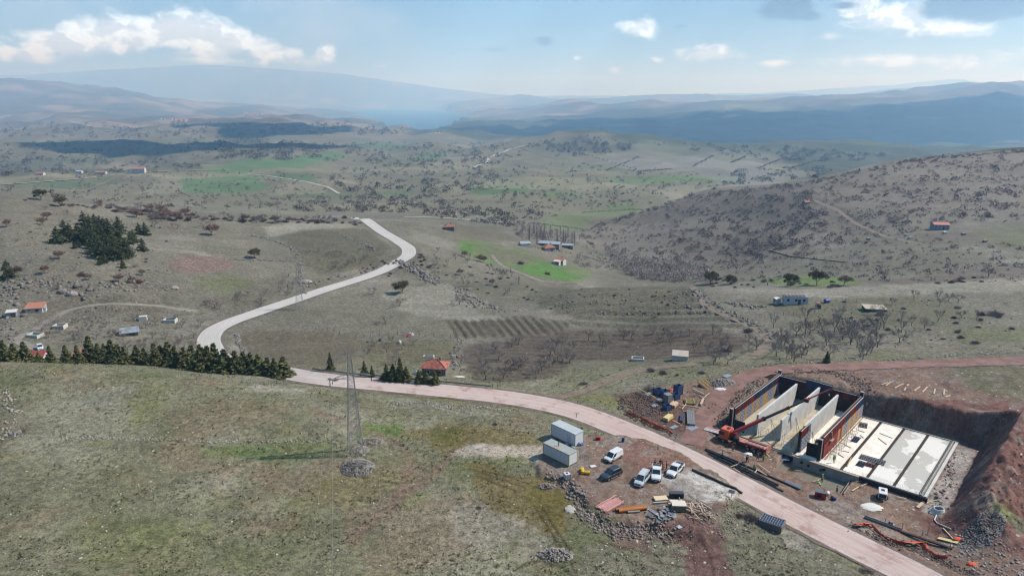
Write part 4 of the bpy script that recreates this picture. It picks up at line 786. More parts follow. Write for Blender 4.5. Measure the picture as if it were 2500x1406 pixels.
# orchards and groves: polygon, count, height, kinds, label, group
ORC = [([(60, 790), (300, 770), (480, 765), (520, 850), (440, 890), (200, 850), (90, 830)], 46, (2.8, 4), (V_BARE,), 'bare orchard tree on the slope between the conifers and the farm track', 'orchard above the conifer row', 12),
 ([(490, 745), (700, 690), (730, 705), (700, 735), (560, 765)], 20, (2.5, 3.6), (V_BARE,), 'bare orchard tree on the left side of the pale road', 'orchard left of the road', 11),
 ([(1880, 790), (2010, 780), (2200, 800), (2210, 850), (2080, 885), (1890, 885)], 46, (4, 6), (V_TALL, V_BARE), 'tall bare tree in the dense grove behind the haul road', 'bare grove behind the haul road', 14),
 ([(1660, 860), (1890, 850), (1900, 890), (1700, 900)], 12, (3, 4.5), (V_TALL, V_BARE), 'bare tree between the dark ploughed rows and the haul road', 'trees below the ploughed rows', 14),
 ([(1140, 842), (1390, 810), (1420, 870), (1330, 928), (1180, 930)], 26, (3.2, 4.6), (V_BARE,), 'bare fruit tree on the ploughed land right of the red house', 'fruit trees on the dark ploughed land', 16),
 ([(1420, 810), (1720, 805), (1840, 830), (1820, 850), (1450, 870)], 22, (3, 4.2), (V_BARE, V_TALL), 'bare fruit tree on the far terraces of ploughed land', 'fruit trees on the terraces', 14),
 ([(720, 610), (960, 600), (950, 640), (790, 672), (720, 650)], 20, (2.4, 3.4), (V_BARE,), 'small bare fruit tree in the orchard inside the road bend', 'orchard inside the road bend', 13),
 ([(1000, 620), (1060, 600), (1300, 670), (1310, 700), (1160, 700), (1010, 660)], 26, (3, 4.6), (V_BARE, V_TALL, V_RUS), 'bare tree on the slope between the road bend and the green field', 'trees below the road bend', 12),
 ([(880, 840), (1010, 830), (1020, 870), (960, 900), (870, 890)], 9, (2.6, 3.6), (V_BARE,), 'bare garden tree left of the red roofed house', 'garden trees', 14),
 ([(150, 504), (250, 501), (500, 530), (750, 539), (860, 541), (860, 550), (500, 542), (380, 540), (250, 514)], 44, (3.5, 6), (V_BARE, V_TALL, V_RUS), 'bare tree in the belt along the left crest', 'tree belt along the left crest', 6),
 ([(330, 500), (440, 530), (460, 570), (380, 560)], 12, (3.5, 5), (V_BARE,), 'bare grey tree right of the pine clump', 'trees right of the pine clump', 10),
 ([(1010, 500), (1120, 500), (1250, 540), (1260, 560), (1100, 560), (1000, 530)], 10, (3, 4), (V_BARE, V_RUS), 'bare tree on the meadow around the lone red roofed house', 'meadow trees', 14),
 ([(2150, 720), (2450, 740), (2440, 790), (2250, 800), (2120, 780)], 13, (3, 4.6), (V_BARE, V_TALL), 'bare tree or thorn on the right meadow casting a dark shadow', 'trees on the right meadow', 18),
 ([(0, 600), (300, 640), (440, 650), (430, 690), (120, 720), (0, 700)], 12, (2.6, 4), (V_BARE, V_RUS), 'bare tree on the stony slope below the pine clump', 'trees below the pine clump', 18),
 ([(0, 480), (220, 520), (380, 530), (400, 570), (200, 560), (0, 560)], 9, (3, 4.4), (V_BARE, V_RUS), 'bare tree on the open left hillside above the pines', 'trees above the pine clump', 22)]
for poly, n, hh, Vs, lb, gr, md in ORC:
    SPOT[:] = [(min(q[0] for q in poly), max(q[0] for q in poly), min(q[1] for q in poly), max(q[1] for q in poly), 0)]
    for q in rnd_px(poly, n, md):
        p = at(*q)
        if off_road(p): place_tree(RNG.choice(Vs), p, RNG.uniform(*hh), 'bare_tree', lb, 'tree', gr)
SPOT[:] = [(1262, 1415, 552, 610, 0)]
for q in rnd_px([(1262, 560), (1330, 552), (1400, 580), (1415, 600), (1300, 596)], 34, 5): place_tree(V_POP, at(q[0], q[1] + 6), RNG.uniform(7, 11), 'poplar_tree', 'slender pale bare poplar in the grove by the valley farm', 'poplar tree', 'bare poplars by the valley farm')
SPOT[:] = []
# shrubs singled out
SHL = [(665, 560, 1.2), (2128, 570, 1), (60, 400, 1), ]
SNS = [(842, 533, 3.2, 'russet thicket hiding the far end of the pale road'), (864, 533, 2.2, 'low russet bush at the far end of the pale road'), (632, 533, 3.4, 'large russet thicket on the left crest'), (1208, 1036, .8, 'small dark shrub alone on the mossy ground left of the containers'), (1168, 1240, .7, 'small grey shrub beside the pale bare patch'), (1588, 905, 2.0, 'large dark shrub above the storage yard'), (1617, 912, 1.6, 'grey shrub just right of the large one above the storage yard'), (1652, 917, 1.0, 'smallest of the three shrubs above the storage yard'), (1712, 912, 1.3, 'dark shrub near the bend of the haul road'), (1586, 955, 2.2, 'dark thicket directly behind the blue crates'), (1424, 938, 1.4, 'dark round shrub beside the link track'), (1830, 1268, 1.9, 'dark shrub near the stacked blue steel panels'), (1806, 1262, 1.2, 'low green shrub next to the dark one by the steel panels'), (2118, 1396, 1.2, 'dark shrub at the bottom edge beside the road'), (820, 930, .9, 'small bare bush at the kerb beside the pylon'), (806, 928, .9, 'small bare bush at the kerb left of the pylon'), (2150, 770, 2., 'dark round bush beside the flat concrete slab'), (2382, 838, 1.6, 'dark bush low on the right meadow'), (2430, 770, 3, 'widest dark thicket on the right meadow'), (2395, 770, 2.6, 'dark thicket left of the widest one on the right meadow'), (1335, 670, 2.8, 'dark round bush on the bright green field'), (1270, 645, 3., 'large grey bush above the bright green field'), (200, 672, 3.2, 'broad russet thicket on the stony slope below the pines'), (335, 690, 3., 'russet thicket near the rock outcrop'), (42, 660, 3.4, 'russet bush beside the broad round pine'), (1765, 860, 3., 'dark round bush at the end of the ploughed terraces'), (1825, 810, 2.6, 'dark bush inside the bend of the dirt track')]
for (x, y, r, lb) in SNS: place_shrub(V_SHR if 'russet' not in lb and 'green' not in lb else [V_SHR[3]] if 'russet' in lb else V_SHL, at(x, y), r, lb, None)
SHZ = [([(0, 470), (150, 500), (400, 520), (440, 640), (300, 740), (0, 720)], 52, (.5, 1.4), V_SHR, 'low grey shrub scattered on the left hillside', 'shrubs on the left hillside', 14),
 ([(150, 502), (250, 499), (500, 528), (750, 537), (900, 541), (900, 550), (750, 546), (500, 540), (400, 540), (250, 512)], 120, (1.6, 3.2), V_SHR, 'bare thicket in the hedge along the left crest', 'thickets along the left crest', 0),
 ([(1000, 610), (1240, 660), (1330, 720), (1290, 745), (1100, 690)], 26, (.7, 1.6), V_SHR, 'grey shrub on the stony slope below the road bend', 'shrubs below the road bend', 12),
 ([(1280, 730), (1460, 700), (1700, 710), (1740, 780), (1330, 770)], 26, (.5, 1.2), V_SHR, 'low dark shrub on the rounded knoll', 'shrubs on the knoll', 14),
 ([(2060, 730), (2440, 760), (2500, 800), (2480, 840), (2060, 830)], 20, (.8, 1.6), V_SHR, 'dark shrub on the right meadow', 'shrubs on the right meadow', 22),
 ([(1700, 680), (2100, 690), (2100, 705), (1700, 702)], 24, (1.2, 2.2), V_SHR, 'bush in the hedge along the thin green strip', 'hedge bushes by the green strip', 8),
 ([(2280, 690), (2380, 676), (2400, 690), (2300, 700)], 8, (1.4, 2.2), V_SHR, 'dark bush at the edge of the brown field on the right', 'bushes by the brown field', 8),
 ([(880, 640), (1000, 620), (1030, 680), (900, 690)], 10, (.8, 1.6), V_SHR, 'dark bush among the rocks at the road bend', 'bushes at the road bend', 8),
 ([(720, 700), (900, 650), (960, 640), (940, 650), (740, 710)], 14, (.6, 1.2), V_SHR, 'low bush along the wall above the road', 'bushes above the road', 8),
 ([(880, 535), (960, 570), (1010, 600), (1060, 650), (1040, 660), (990, 600), (930, 570)], 22, (1., 1.9), V_SHR, 'dark bush on the verge outside the road bend', 'bushes on the verge of the bend', 5)]
for poly, n, rr, V, lb, gr, md in SHZ:
    SPOT[:] = [(min(q[0] for q in poly), max(q[0] for q in poly), min(q[1] for q in poly), max(q[1] for q in poly), 0)]
    for q in rnd_px(poly, n, md):
        p = at(*q)
        if off_road(p): place_shrub(V if RNG.random() < .95 else [V_SHR[3]], p, RNG.uniform(*rr), lb, gr)
SPOT[:] = []
# the rest of the scrub and woodland: past counting, one object each
def mass(name, items, m, nleaf, seed):
    """items (n,5): x y z radius height"""
    rg = np.random.default_rng(seed); it = np.asarray(items); n = len(it); k = nleaf
    d = rg.normal(size=(n, k, 3)); d /= np.linalg.norm(d, axis=2)[..., None]; d *= rg.uniform(.45, 1., (n, k, 1)) ** .5; d[..., 2] = np.abs(d[..., 2])
    lob = 1 + .35 * np.sin(np.arctan2(d[..., 1], d[..., 0]) * 2 + rg.uniform(0, 6, (n, 1)))
    c = it[:, None, :3] + np.stack([d[..., 0] * it[:, None, 3] * lob, d[..., 1] * it[:, None, 3] * lob, d[..., 2] * it[:, None, 4]], -1)
    t = rg.normal(size=(n, k, 3, 3)); t /= np.linalg.norm(t, axis=3)[..., None]; t *= (it[:, 3] * (1.25 / math.sqrt(k / 6)))[:, None, None, None] * rg.uniform(.4, .75, (n, k, 3, 1))
    v = (c[:, :, None, :] + t).reshape(-1, 3); f = np.arange(len(v)).reshape(-1, 3)
    return tag(link(name, mesh_np(name, v, f, m)), kind='stuff')
def field(poly, n, rr, clump=0., hk=1.2):
    o = []
    for q in rnd_px(poly, n):
        if clump and perlin(np.array([q[0] / 38.]), np.array([q[1] / 16.]), 9)[0] < RNG.uniform(-.5, .25) * clump: continue
        p = at(*q); r = RNG.uniform(*rr) * RNG.choice((.6, .8, 1, 1, 1.3))
        if p.y < 600 and not off_road(p, 6): continue
        o.append((p.x, p.y, p.z - .1, r, r * hk))
    return o
HILL = [(1400, 574), (1500, 534), (1675, 478), (1950, 448), (2250, 386), (2500, 366), (2500, 540), (2300, 550), (2100, 600), (1900, 640), (1620, 668), (1500, 640)]
sc = field(HILL, 3600, (.9, 2.1), .6) + field([(1780, 470), (1980, 450), (2000, 510), (1940, 600), (1800, 660), (1640, 660), (1640, 610)], 560, (1.2, 2.4), .3) + field([(1400, 574), (1500, 534), (1675, 478), (1950, 448), (2250, 386), (2500, 366), (2500, 374), (2250, 394), (1950, 455), (1675, 488), (1500, 545)], 340, (1., 2.2))
sc += field([(1900, 640), (2200, 570), (2500, 600), (2500, 660), (2100, 680), (1700, 690)], 300, (.7, 1.5)) + field([(2000, 640), (2500, 640), (2500, 690), (2100, 690)], 60, (.7, 1.4))
mass('scrub', sc, mat('hill_scrub', A(122, 113, 113), .95, spec=.1, color2=A(146, 132, 127), scale=.08), 36, 3)
cr = field([(1480, 610), (1560, 630), (1720, 650), (1740, 690), (1600, 690), (1490, 660)], 420, (1.2, 2.4), 0, 1.9) + field([(1250, 540), (1330, 550), (1420, 590), (1400, 604), (1260, 580)], 200, (1.2, 2.), 0, 1.8) + field([(1420, 600), (1520, 640), (1500, 660), (1400, 650)], 60, (1., 1.8))
mass('creek_thicket', cr, mat('creek_twigs', A(186, 174, 168), .95, spec=.1, color2=A(160, 148, 144), scale=.2), 60, 4)
vl = field([(780, 480), (1000, 470), (1200, 500), (1280, 545), (1240, 555), (1000, 520), (860, 520), (700, 515)], 900, (1.8, 3.2), .5) + field([(300, 470), (800, 475), (800, 520), (350, 505)], 240, (1.5, 3), .8) + field([(1200, 470), (1560, 460), (1560, 500), (1420, 520), (1300, 540), (1200, 500)], 300, (1.8, 3.2), .8) + field([(1000, 400), (1500, 400), (1800, 450), (1600, 480), (1200, 480), (1000, 470)], 330, (2.5, 4.5), .9)
vl += field([(780, 420), (1000, 400), (1200, 410), (1250, 440), (1130, 470), (900, 480), (830, 460)], 500, (3, 5.5), .6) + field([(100, 410), (700, 420), (780, 470), (300, 470)], 120, (2, 4), .8) + field([(1280, 350), (1420, 332), (1560, 348), (1520, 380), (1340, 384)], 420, (4, 7), .3) + field([(1560, 350), (1900, 358), (2180, 378), (2060, 400), (1800, 388)], 620, (4, 7), .3) + field([(1800, 415), (2050, 405), (2000, 435), (1750, 458)], 300, (3, 5), .4)
vl += field([(440, 344), (640, 336), (850, 360), (700, 392), (520, 388)], 420, (5, 9), .4) + field([(0, 385), (420, 396), (500, 410), (200, 425), (0, 432)], 260, (4, 7), .6) + field([(860, 350), (1250, 350), (1240, 400), (900, 410)], 320, (4, 8), .7) + field([(760, 300), (960, 300), (1000, 330), (760, 330)], 160, (8, 16), .7)
for hed in ([(1690, 408), (1740, 382)], [(1785, 398), (1820, 384)], [(1850, 412), (1905, 390)], [(1930, 412), (1990, 394)], [(1480, 418), (1560, 384)], [(1560, 420), (1640, 414)], [(1300, 545), (1420, 560)], [(1420, 520), (1560, 512)], [(1320, 345), (1560, 418)]):
    for t_ in np.linspace(0, 1, 26): p = at(hed[0][0] + (hed[1][0] - hed[0][0]) * t_ + RNG.uniform(-2, 2), hed[0][1] + (hed[1][1] - hed[0][1]) * t_); r = p.y * .0018; vl.append((p.x, p.y, p.z, r, r * 1.2))
vl += field([(780, 480), (1000, 470), (1200, 500), (1280, 545), (1000, 520), (700, 515)], 700, (1.2, 2.2), .4) + field([(100, 410), (700, 420), (1000, 400), (1500, 400), (1900, 440), (1600, 500), (1200, 480), (800, 515), (300, 500), (0, 470)], 1100, (1.4, 3.), .7) + field([(0, 340), (440, 350), (900, 350), (1300, 350), (1250, 400), (500, 390), (0, 400)], 900, (3, 7), .6) + field([(0, 300), (700, 300), (900, 330), (500, 340), (0, 335)], 500, (6, 14), .6)
mass('woodland', vl, mat('valley_woods', A(104, 97, 88), .95, spec=.1, color2=A(124, 112, 102), scale=.03), 24, 5)

# grass tufts and dry stalks of the near slope
def tufts(name, n, m, seed, r0, r1, thr):
    rg = np.random.default_rng(seed); y = 78 * np.exp(rg.random(n) * math.log(185 / 78)); x = y * rg.uniform(-.88, .55, n); k = perlin(x / 9, y / 9, seed) + .6 * perlin(x / 2.5, y / 2.5, seed + 1) > thr
    a, b = ab(x, y); k &= (a < -14) | (b < -16); k &= ~((np.abs(x - 20) < 16) & (y > 104) & (y < 136)); x, y = x[k], y[k]
    d = np.full(len(x), 99.)
    for q in main_path[::2]: d = np.minimum(d, np.hypot(x - q[0], y - q[1]))
    x, y = x[d > 6], y[d > 6]; r = rg.uniform(r0, r1, len(x)); mass(name, np.stack([x, y, gz(x, y) - .02, r, r * .8], 1), m, 5, seed)
tufts('grass', 16000, mat('green_tufts', A(104, 112, 76), .95, spec=.1, color2=A(126, 126, 92), scale=.15), 41, .12, .34, .0)
tufts('grass', 12000, mat('dry_tufts', A(156, 150, 126), .95, spec=.1, color2=A(128, 118, 98), scale=.15), 52, .10, .28, .05)
# ------------------------------------------------------------------ the concrete structure in the pit
CONC = mat('pale_concrete', A(236, 235, 232), .9, var=.16, scale=.5, bump=.2); CONC_G = mat('grey_concrete', A(186, 184, 178), .9, var=.2, scale=1.0, bump=.2); CREAM = mat('blinding_concrete', (.60, .55, .49), .95, var=.10, scale=.5, color2=(.48, .43, .37), bump=.15)
WET = mat('curing_concrete', A(252, 248, 240), .6, color2=A(208, 204, 195), scale=.07, thr=(.49, .505)); OCHRE = mat('ochre_floor', A(196, 180, 140), .9, color2=A(214, 206, 192), scale=.35); REBAR = mat('rusty_rebar', A(120, 104, 92), .8, metal=.3); DARKPLY = mat('dark_plywood', A(62, 52, 48), .8, var=.3, scale=2)
RED = mat('red_form_steel', A(160, 62, 54), .6, var=.25, scale=3); MAROON = mat('maroon_form_steel', A(120, 50, 48), .7, var=.3, scale=3); BLUE = mat('blue_form_steel', A(64, 82, 120), .6, var=.25, scale=3); NAVY = mat('navy_form_steel', A(54, 62, 88), .7, var=.3, scale=3); YEL = mat('yellow_girders', A(206, 168, 112), .8, var=.2, scale=5); WHB = mat('blue_white_girders', A(186, 188, 196), .7, color2=A(88, 100, 132), scale=4, thr=(.45, .55)); BROWNF = mat('brown_formwork', A(112, 92, 74), .85, var=.3, scale=3); GREYST = mat('grey_steel', A(150, 152, 154), .5, metal=.4)
WOOD = mat('fresh_timber', A(232, 200, 170), .85, var=.18, scale=3); WOODY = mat('yellow_timber', A(240, 220, 160), .85, var=.12, scale=3); WOODO = mat('weathered_timber', A(176, 160, 142), .9, var=.25, scale=3); PINKW = mat('pink_timber', A(226, 168, 162), .85, var=.2, scale=3)
BLACKP = mat('black_pipe', A(46, 46, 50), .5); BLACK = mat('black_rubber', A(34, 34, 36), .8); WHITE = mat('white_paint', A(240, 240, 240), .45, spec=.4); STEELW = mat('galvanised_steel', A(170, 172, 174), .45, metal=.6)
def sroot(name, a, b, z, label, cat, group=None, rz=0.): return empty(name, AB(a, b, z), SITE_RZ + rz, label, cat, group)
SZ = -1.0
t = NT.__new__(NT); t.t = CONC.node_tree; t.n = t.t.nodes; t.l = t.t.links; bb = [n for n in t.n if n.type == 'BSDF_PRINCIPLED'][0]; old = bb.inputs['Base Color'].links[0].from_socket; tc = t.add('ShaderNodeTexCoord').outputs['Object']
st_ = t.noise(t.v('MULTIPLY', tc, (1, 1, .08)), 2.6, 4, .7); t.put(bb.inputs['Base Color'], t.mix(t.ss(st_, .44, .68, 0, .55), old, A(196, 190, 178)))
t = sroot('concrete_slab', 0, 0, SZ, 'large pale concrete floor slab of the building pit divided into strips', 'concrete slab')
MB().box(-9.0, 31.0, .02, 28.6, -.62, -.22).build('slab_base', CONC_G, t)
for i, (a0, a1, m_) in enumerate([(-8.0, -3.15, OCHRE), (-2.65, 1.65, OCHRE), (2.15, 6.35, OCHRE), (6.85, 10.9, CREAM), (11.6, 15.55, CREAM), (16.2, 20.35, CREAM), (20.95, 25.05, WET), (25.65, 29.55, WET)]):
    o = MB().box(a0, a1, .3, 28.2, -.22, 0).build('slab_strip', m_, t)
    if i == 7: o['label'] = 'slab strip with bright white cured patch beside the right kerb'
MB().box(29.75, 30.25, .05, 28.4, -.22, .22).build('edge_kerb', CONC_G, t); MB().box(30.5, 31.0, .05, 28.4, -.22, .12).build('edge_kerb', CONC, t); MB().box(-8.6, 31.0, 28.25, 28.6, -.22, .15).build('edge_kerb', CONC_G, t)
MB().box(19.4, 31.2, -.25, .0, -1.1, -.02).build('edge_form', DARKPLY, t); MB().box(19.6, 31.0, .05, .28, -.22, .1).build('edge_kerb', CONC, t)
def rods(lst, r=.016):
    V, F = [], []
    for (x, y, z0, z1, lx, ly) in lst:
        n = len(V)
        for k in range(3): V.append((x + r * cos(2.1 * k), y + r * sin(2.1 * k), z0))
        for k in range(3): V.append((x + lx + r * cos(2.1 * k), y + ly + r * sin(2.1 * k), z1))
        for k in range(3): j = (k + 1) % 3; F.append((n + k, n + j, n + 3 + j, n + 3 + k))
    return V, F
L_ = [(a, .16, 0, .95, RNG.uniform(-.05, .05), RNG.uniform(-.06, .06)) for a in np.arange(19.8, 30.6, .17)] + [(a, 28.4, 0, 1.5, RNG.uniform(-.06, .06), RNG.uniform(-.08, .08)) for a in np.arange(12, 31, .17)] + [(30.0, b, .2, 1.0, RNG.uniform(-.05, .05), 0) for b in np.arange(.3, 28.3, .22)]
for aj in (15.87, 20.65, 25.35): L_ += [(aj + s_, b, -.2, .28, RNG.uniform(-.05, .05), RNG.uniform(-.05, .05)) for b in np.arange(.5, 28.2, .16) for s_ in (-.12, .12)]
for aj in (-2.9, 1.9, 6.6): L_ += [(aj + s_, b, -.2, .7, RNG.uniform(-.05, .05), 0) for b in np.arange(.4, 3.9, .16) for s_ in (-.15, .15)]
L_ += [(a, .16, 0, .8, RNG.uniform(-.05, .05), RNG.uniform(-.05, .05)) for a in np.arange(-8, 8, .17)]
V, F = rods(L_); tag(link('starter_bars', mesh_np('starter_bars', V, F, REBAR), t), kind='stuff')
for aj in (15.87, 20.65, 25.35): MB().box(aj - .24, aj + .24, .3, 28.2, -.2, -.12).build('joint_strip', mat('dark_joint', A(110, 104, 98), .95, var=.3, scale=2), t)
# front retaining wall with pipe stubs
t = sroot('retaining_wall', 8, -.05, SZ, 'grey concrete wall with black pipe stubs above the rebar basin', 'retaining wall')
MB().quadbox([(-1.2, -.5, -2.3), (11.4, -.4, -2.3), (11.4, .06, -2.3), (-1.2, .06, -2.3), (-1.2, -.45, .05), (11.4, -.35, .05), (11.4, .06, .05), (-1.2, .06, .05)]).build('wall_body', CONC_G, t)
for x, z in ((.6, -.75), (2.0, -.95), (4.4, -1.0), (5.0, -.75)):
    p = MB(); p.tube([(x, -.1, z), (x, -.75, z)], .26, 12).build('pipe_stub', BLACKP, t, smooth=False)
MB().box(-1.2, 11.4, -.6, -.42, -.02, .08).build('timber_edge', YEL, t)
# three bare concrete walls
for i, (a, b0, b1, bb, lb) in enumerate([(-2.9, 3.7, 26.5, 25.3, 'bare concrete wall nearest the crane truck'), (1.95, 4.5, 27.9, 27.2, 'middle bare concrete wall between the two others'), (6.6, 5.0, 26.3, 24.6, 'bare concrete wall next to the short formwork on the right')]):
    t = sroot('concrete_wall', a, b0, SZ, lb, 'concrete wall', 'bare concrete walls of the pit'); L, Lb = b1 - b0, bb - b0; w = .22; n = 9
    for k in range(n):
        y0, y1 = L * k / n + (.012 if k else 0), L * (k + 1) / n; d0, d1 = (0, 0) if k < n - 1 else (0, L - Lb)
        MB().quadbox([(-w, y0, 0), (w, y0, 0), (w, y1 - d1, 0), (-w, y1 - d1, 0), (-w, y0, 4.7), (w, y0, 4.7), (w, y1, 4.7), (-w, y1, 4.7)]).build('wall_panel', CONC, t)
    for k in range(1, n): MB().box(-w + .012, w - .012, L * k / n - .01, L * k / n + .02, 0, 4.68).build('panel_joint', CONC_G, t)
# formwork walls
def panel_mesh(name, w, h, m, ribs, posts, thick=.1):
    p = MB(); p.box(0, w - .04, 0, .03, 0, h)
    for k in range(ribs + 1): z = h * k / ribs; p.box(0, w - .04, .03, thick, max(z - .04, 0), min(z + .04, h))
    for k in range(posts + 1): x = (w - .12) * k / posts; p.box(x, x + .08, .03, thick + .03, 0, h)
    return p.mesh(name, m)
def girder_mesh(name, w, h, m):
    p = MB(); p.box(0, w - .03, 0, .03, 0, h)
    for k in range(3): x = (w - .2) * k / 2 + .05; p.box(x, x + .1, .03, .20, 0, h)
    for k in range(9): z = h * (k + .5) / 9; p.box(0, w - .03, .20, .30, z - .05, z + .05)
    return p.mesh(name, m)
PM = {c: panel_mesh('formwork_panel', 1.2, 1.55, m_, 4, 2) for c, m_ in (('r', RED), ('m', MAROON), ('b', BLUE), ('n', NAVY), ('w', WHB))}
GM = {c: girder_mesh('formwork_panel', 1.2, 3.1, m_) for c, m_ in (('y', YEL), ('w', WHB), ('r', RED), ('d', BROWNF), ('n', NAVY))}
def formwall(name, a, b, L, top, low, label, side=1, h_top=3.1, rz=0., thick=.45, catwalk=True, extra=0.):
    """local x runs along the wall, panels on local -y... side"""
    t = sroot(name, a, b, SZ, label, 'formwork wall', 'formwork walls of the pit', rz)
    MB().box(0, L, -.02, thick, 0, 4.65 + extra).build('wall_core', DARKPLY, t)
    n = len(top)
    for k in range(n):
        w = L / n
        o = link('formwork_panel', GM[low[k]], t, (w * k, -.04, 0)); o.scale = (w / 1.2, -1, 1)
        o = link('formwork_panel', PM[top[k]], t, (w * k, -.04, h_top)); o.scale = (w / 1.2, -1, (1.55 + extra) / 1.55)
    MB().box(0, L, -.06, .03, 4.68 + extra, 4.74 + extra).build('top_rail', WHITE, t)
    if catwalk: MB().box(0, L, thick - .02, thick + .28, 4.2 + extra, 4.26 + extra).build('catwalk_plank', GREYST, t); MB().box(.2, L, thick + .01, thick + .06, 4.62 + extra, 4.9 + extra).build('catwalk_rail', WOODO, t)
    for k in range(0, n, 3): MB().bar((L / n * k + .6, thick + .5, 0), (L / n * k + .6, thick, 3.4), .07).build('push_prop', GREYST, t)
    return t
formwall('formwork_wall', -8.0, 3.5, 26.6, 'mmmmmmrrnnbbnbnnbnmrr'[:21], 'wywwywwywywwyywwwywww'[:21], 'left formwork wall with maroon, red and blue panels facing right', rz=pi / 2)
formwall('formwork_wall', 11.45, 2.2, 26.3, 'rrrrrrrrrrrbbrrrrbbbb', 'rrrrrrryrywwyywyywyww', 'right formwork wall with red upper panels facing the open slab', rz=pi / 2)
formwall('formwork_wall', 7.05, 1.9, 5.4, 'rrrw', 'wwww', 'short formwork wall with a white top band beside the third concrete wall', rz=pi / 2, catwalk=False)
formwall('formwork_wall', -8.0, 28.7, 6.6, 'nmnmm', 'ddddd', 'dark rear formwork wall left of the tall blue panels', catwalk=True)
formwall('formwork_wall', -1.35, 28.6, 3.0, 'bb', 'dn', 'tall blue rear formwork panels standing above the back wall', extra=.9)
formwall('formwork_wall', 1.75, 28.55, 2.8, 'nb', 'dd', 'tall dark rear formwork panels beside the blue ones', extra=.8)
formwall('formwork_wall', 4.7, 28.7, 6.4, 'mmrmm', 'ddddd', 'dark rear formwork wall right of the tall panels')
for (a, b, h, lb) in [(-8.6, 30.6, 5.4, 'dark corner shutter post at the far end of the left formwork wall'), (10.9, 29.4, 5.6, 'tall corner shutter post at the far end of the right formwork wall'), (-8.5, 2.9, 4.7, 'dark end shutter at the near end of the left formwork wall'), (11.1, 1.6, 4.4, 'dark end shutter at the near end of the right formwork wall')]:
    t = sroot('shutter_post', a, b, SZ, lb, 'shutter'); MB().box(-.35, .35, -.3, .3, 0, h).build('post_body', DARKPLY, t); MB().box(.36, .42, -.3, .3, 0, h + .05).build('edge_strip', STEELW, t); MB().box(-.4, .4, -.34, .34, h, h + .06).build('cap_plate', CONC_G, t)
for (a, b, w, h, lb) in [(-7.5, 2.6, 2.4, 2.5, 'black shutter board standing before the left bay'), (8.5, 1.7, 2.3, 2.9, 'black shutter board standing before the right bay')]:
    t = sroot('shutter_board', a, b, SZ, lb, 'shutter board'); MB().box(0, w, 0, .06, 0, h).build('board', BLACK, t); [MB().box(x, x + .08, .06, .16, 0, h).build('stiffener', GREYST, t) for x in (.2, w - .3)]
# props, scaffold frames, loose steel on the slab
for (a, b, h, lb) in [(-.2, 6.2, 3.2, 'bracing prop against the wall nearest the crane truck'), (4.2, 8.8, 4.0, 'tall triangular bracing prop between the middle walls'), (4.5, 20.5, 3.8, 'bracing prop at the far end of the middle wall'), (9.0, 5.0, 3.6, 'bracing prop beside the short formwork'), (-5.8, 24, 3.6, 'bracing prop in the far left bay')]:
    t = sroot('bracing_prop', a, b, SZ, lb, 'prop', 'bracing props on the slab'); MB().bar((0, 0, 0), (-.9, .4, h), .06).bar((0, 1.6, 0), (-.9, .5, h), .06).build('strut', GREYST, t); MB().bar((0, 0, .05), (0, 1.6, .05), .06).build('foot_bar', GREYST, t)
def frame_tower(a, b, w, d, h, lb):
    t = sroot('scaffold_frame', a, b, SZ, lb, 'scaffold', 'light scaffold frames on the slab')
    for x in (0, w):
        for y in (0, d): MB().bar((x, y, 0), (x, y, h), .05).build('upright', GREYST, t)
    for z in (.5, h * .55, h): MB().bar((0, 0, z), (w, 0, z), .04).bar((0, d, z), (w, d, z), .04).bar((0, 0, z), (0, d, z), .04).bar((w, 0, z), (w, d, z), .04).build('ledger', GREYST, t)
for i, (a, b) in enumerate([(12.4, 3.0), (12.6, 5.8), (12.5, 9.5), (12.7, 13.5), (12.6, 17)]): frame_tower(a, b, 1.1, 1.6, 2.1, 'thin scaffold frame at the foot of the right formwork, %s' % ('nearest the worker', 'second from the worker', 'in the middle of the strip', 'beside the blue crate', 'farthest along the strip')[i])
for i, (a, b, w) in enumerate([(-1.8, 2.2, 1.6), (3.2, 2.4, 2.0)]): frame_tower(a, b, w, 1.2, 2.2, ('thin scaffold frame at the mouth of the second bay', 'thin scaffold frame at the mouth of the third bay')[i])
def lying_panel(a, b, z, w, d, m_, lb, rz=0., nx=6, ny=3, cat='formwork panel', plate=None):
    t = sroot('lying_panel', a, b, z, lb, cat, None, rz); p = MB()
    for k in range(nx + 1): MB().box(w * k / nx - .05, w * k / nx + .05, 0, d, .04, .16).build('cross_bar', m_, t)
    for k in range(ny + 1): MB().box(-.05, w + .05, d * k / ny - .06, d * k / ny + .06, .1, .22).build('long_bar', m_, t)
    MB().box(0, w, 0, d, 0, .04).build('face_plate', plate or DARKPLY, t); return t
lying_panel(17.2, 7.3, SZ, 4.6, 1.9, GREYST, 'long ribbed steel panel lying on the second pale strip', .05, 12, 3); lying_panel(17.6, 4.0, SZ, 1.3, 2.2, NAVY, 'small dark ribbed panel lying near the front edge of the slab', 0, 3, 5); lying_panel(19.1, 5.0, SZ, 1.5, 1.6, MAROON, 'small brown ribbed panel beside the dark one on the slab', .1, 3, 3); lying_panel(13.6, 14.2, SZ, 1.2, 2.6, BLUE, 'blue steel panel lying on the first pale strip', 0, 3, 4); lying_panel(12.8, 22.5, SZ, 1.6, 2.4, GREYST, 'grey ribbed panel at the far end of the first pale strip', .2, 3, 3); lying_panel(8.1, 8.6, SZ, 1.6, 1.3, RED, 'red stack of small panels on the floor of the right bay', .2, 3, 3); lying_panel(8.3, 14.5, SZ, 1.6, 1.2, MAROON, 'rusty small panel farther back in the right bay', .1, 3, 3)
o = tag(MB().tube([AB(16.4, 2.2, SZ + .14), AB(15.95, 6.5, SZ + .14)], .12, 8).build('yellow_pipe', YEL), 'yellow pipe lying beside the first joint of the slab', 'pipe')
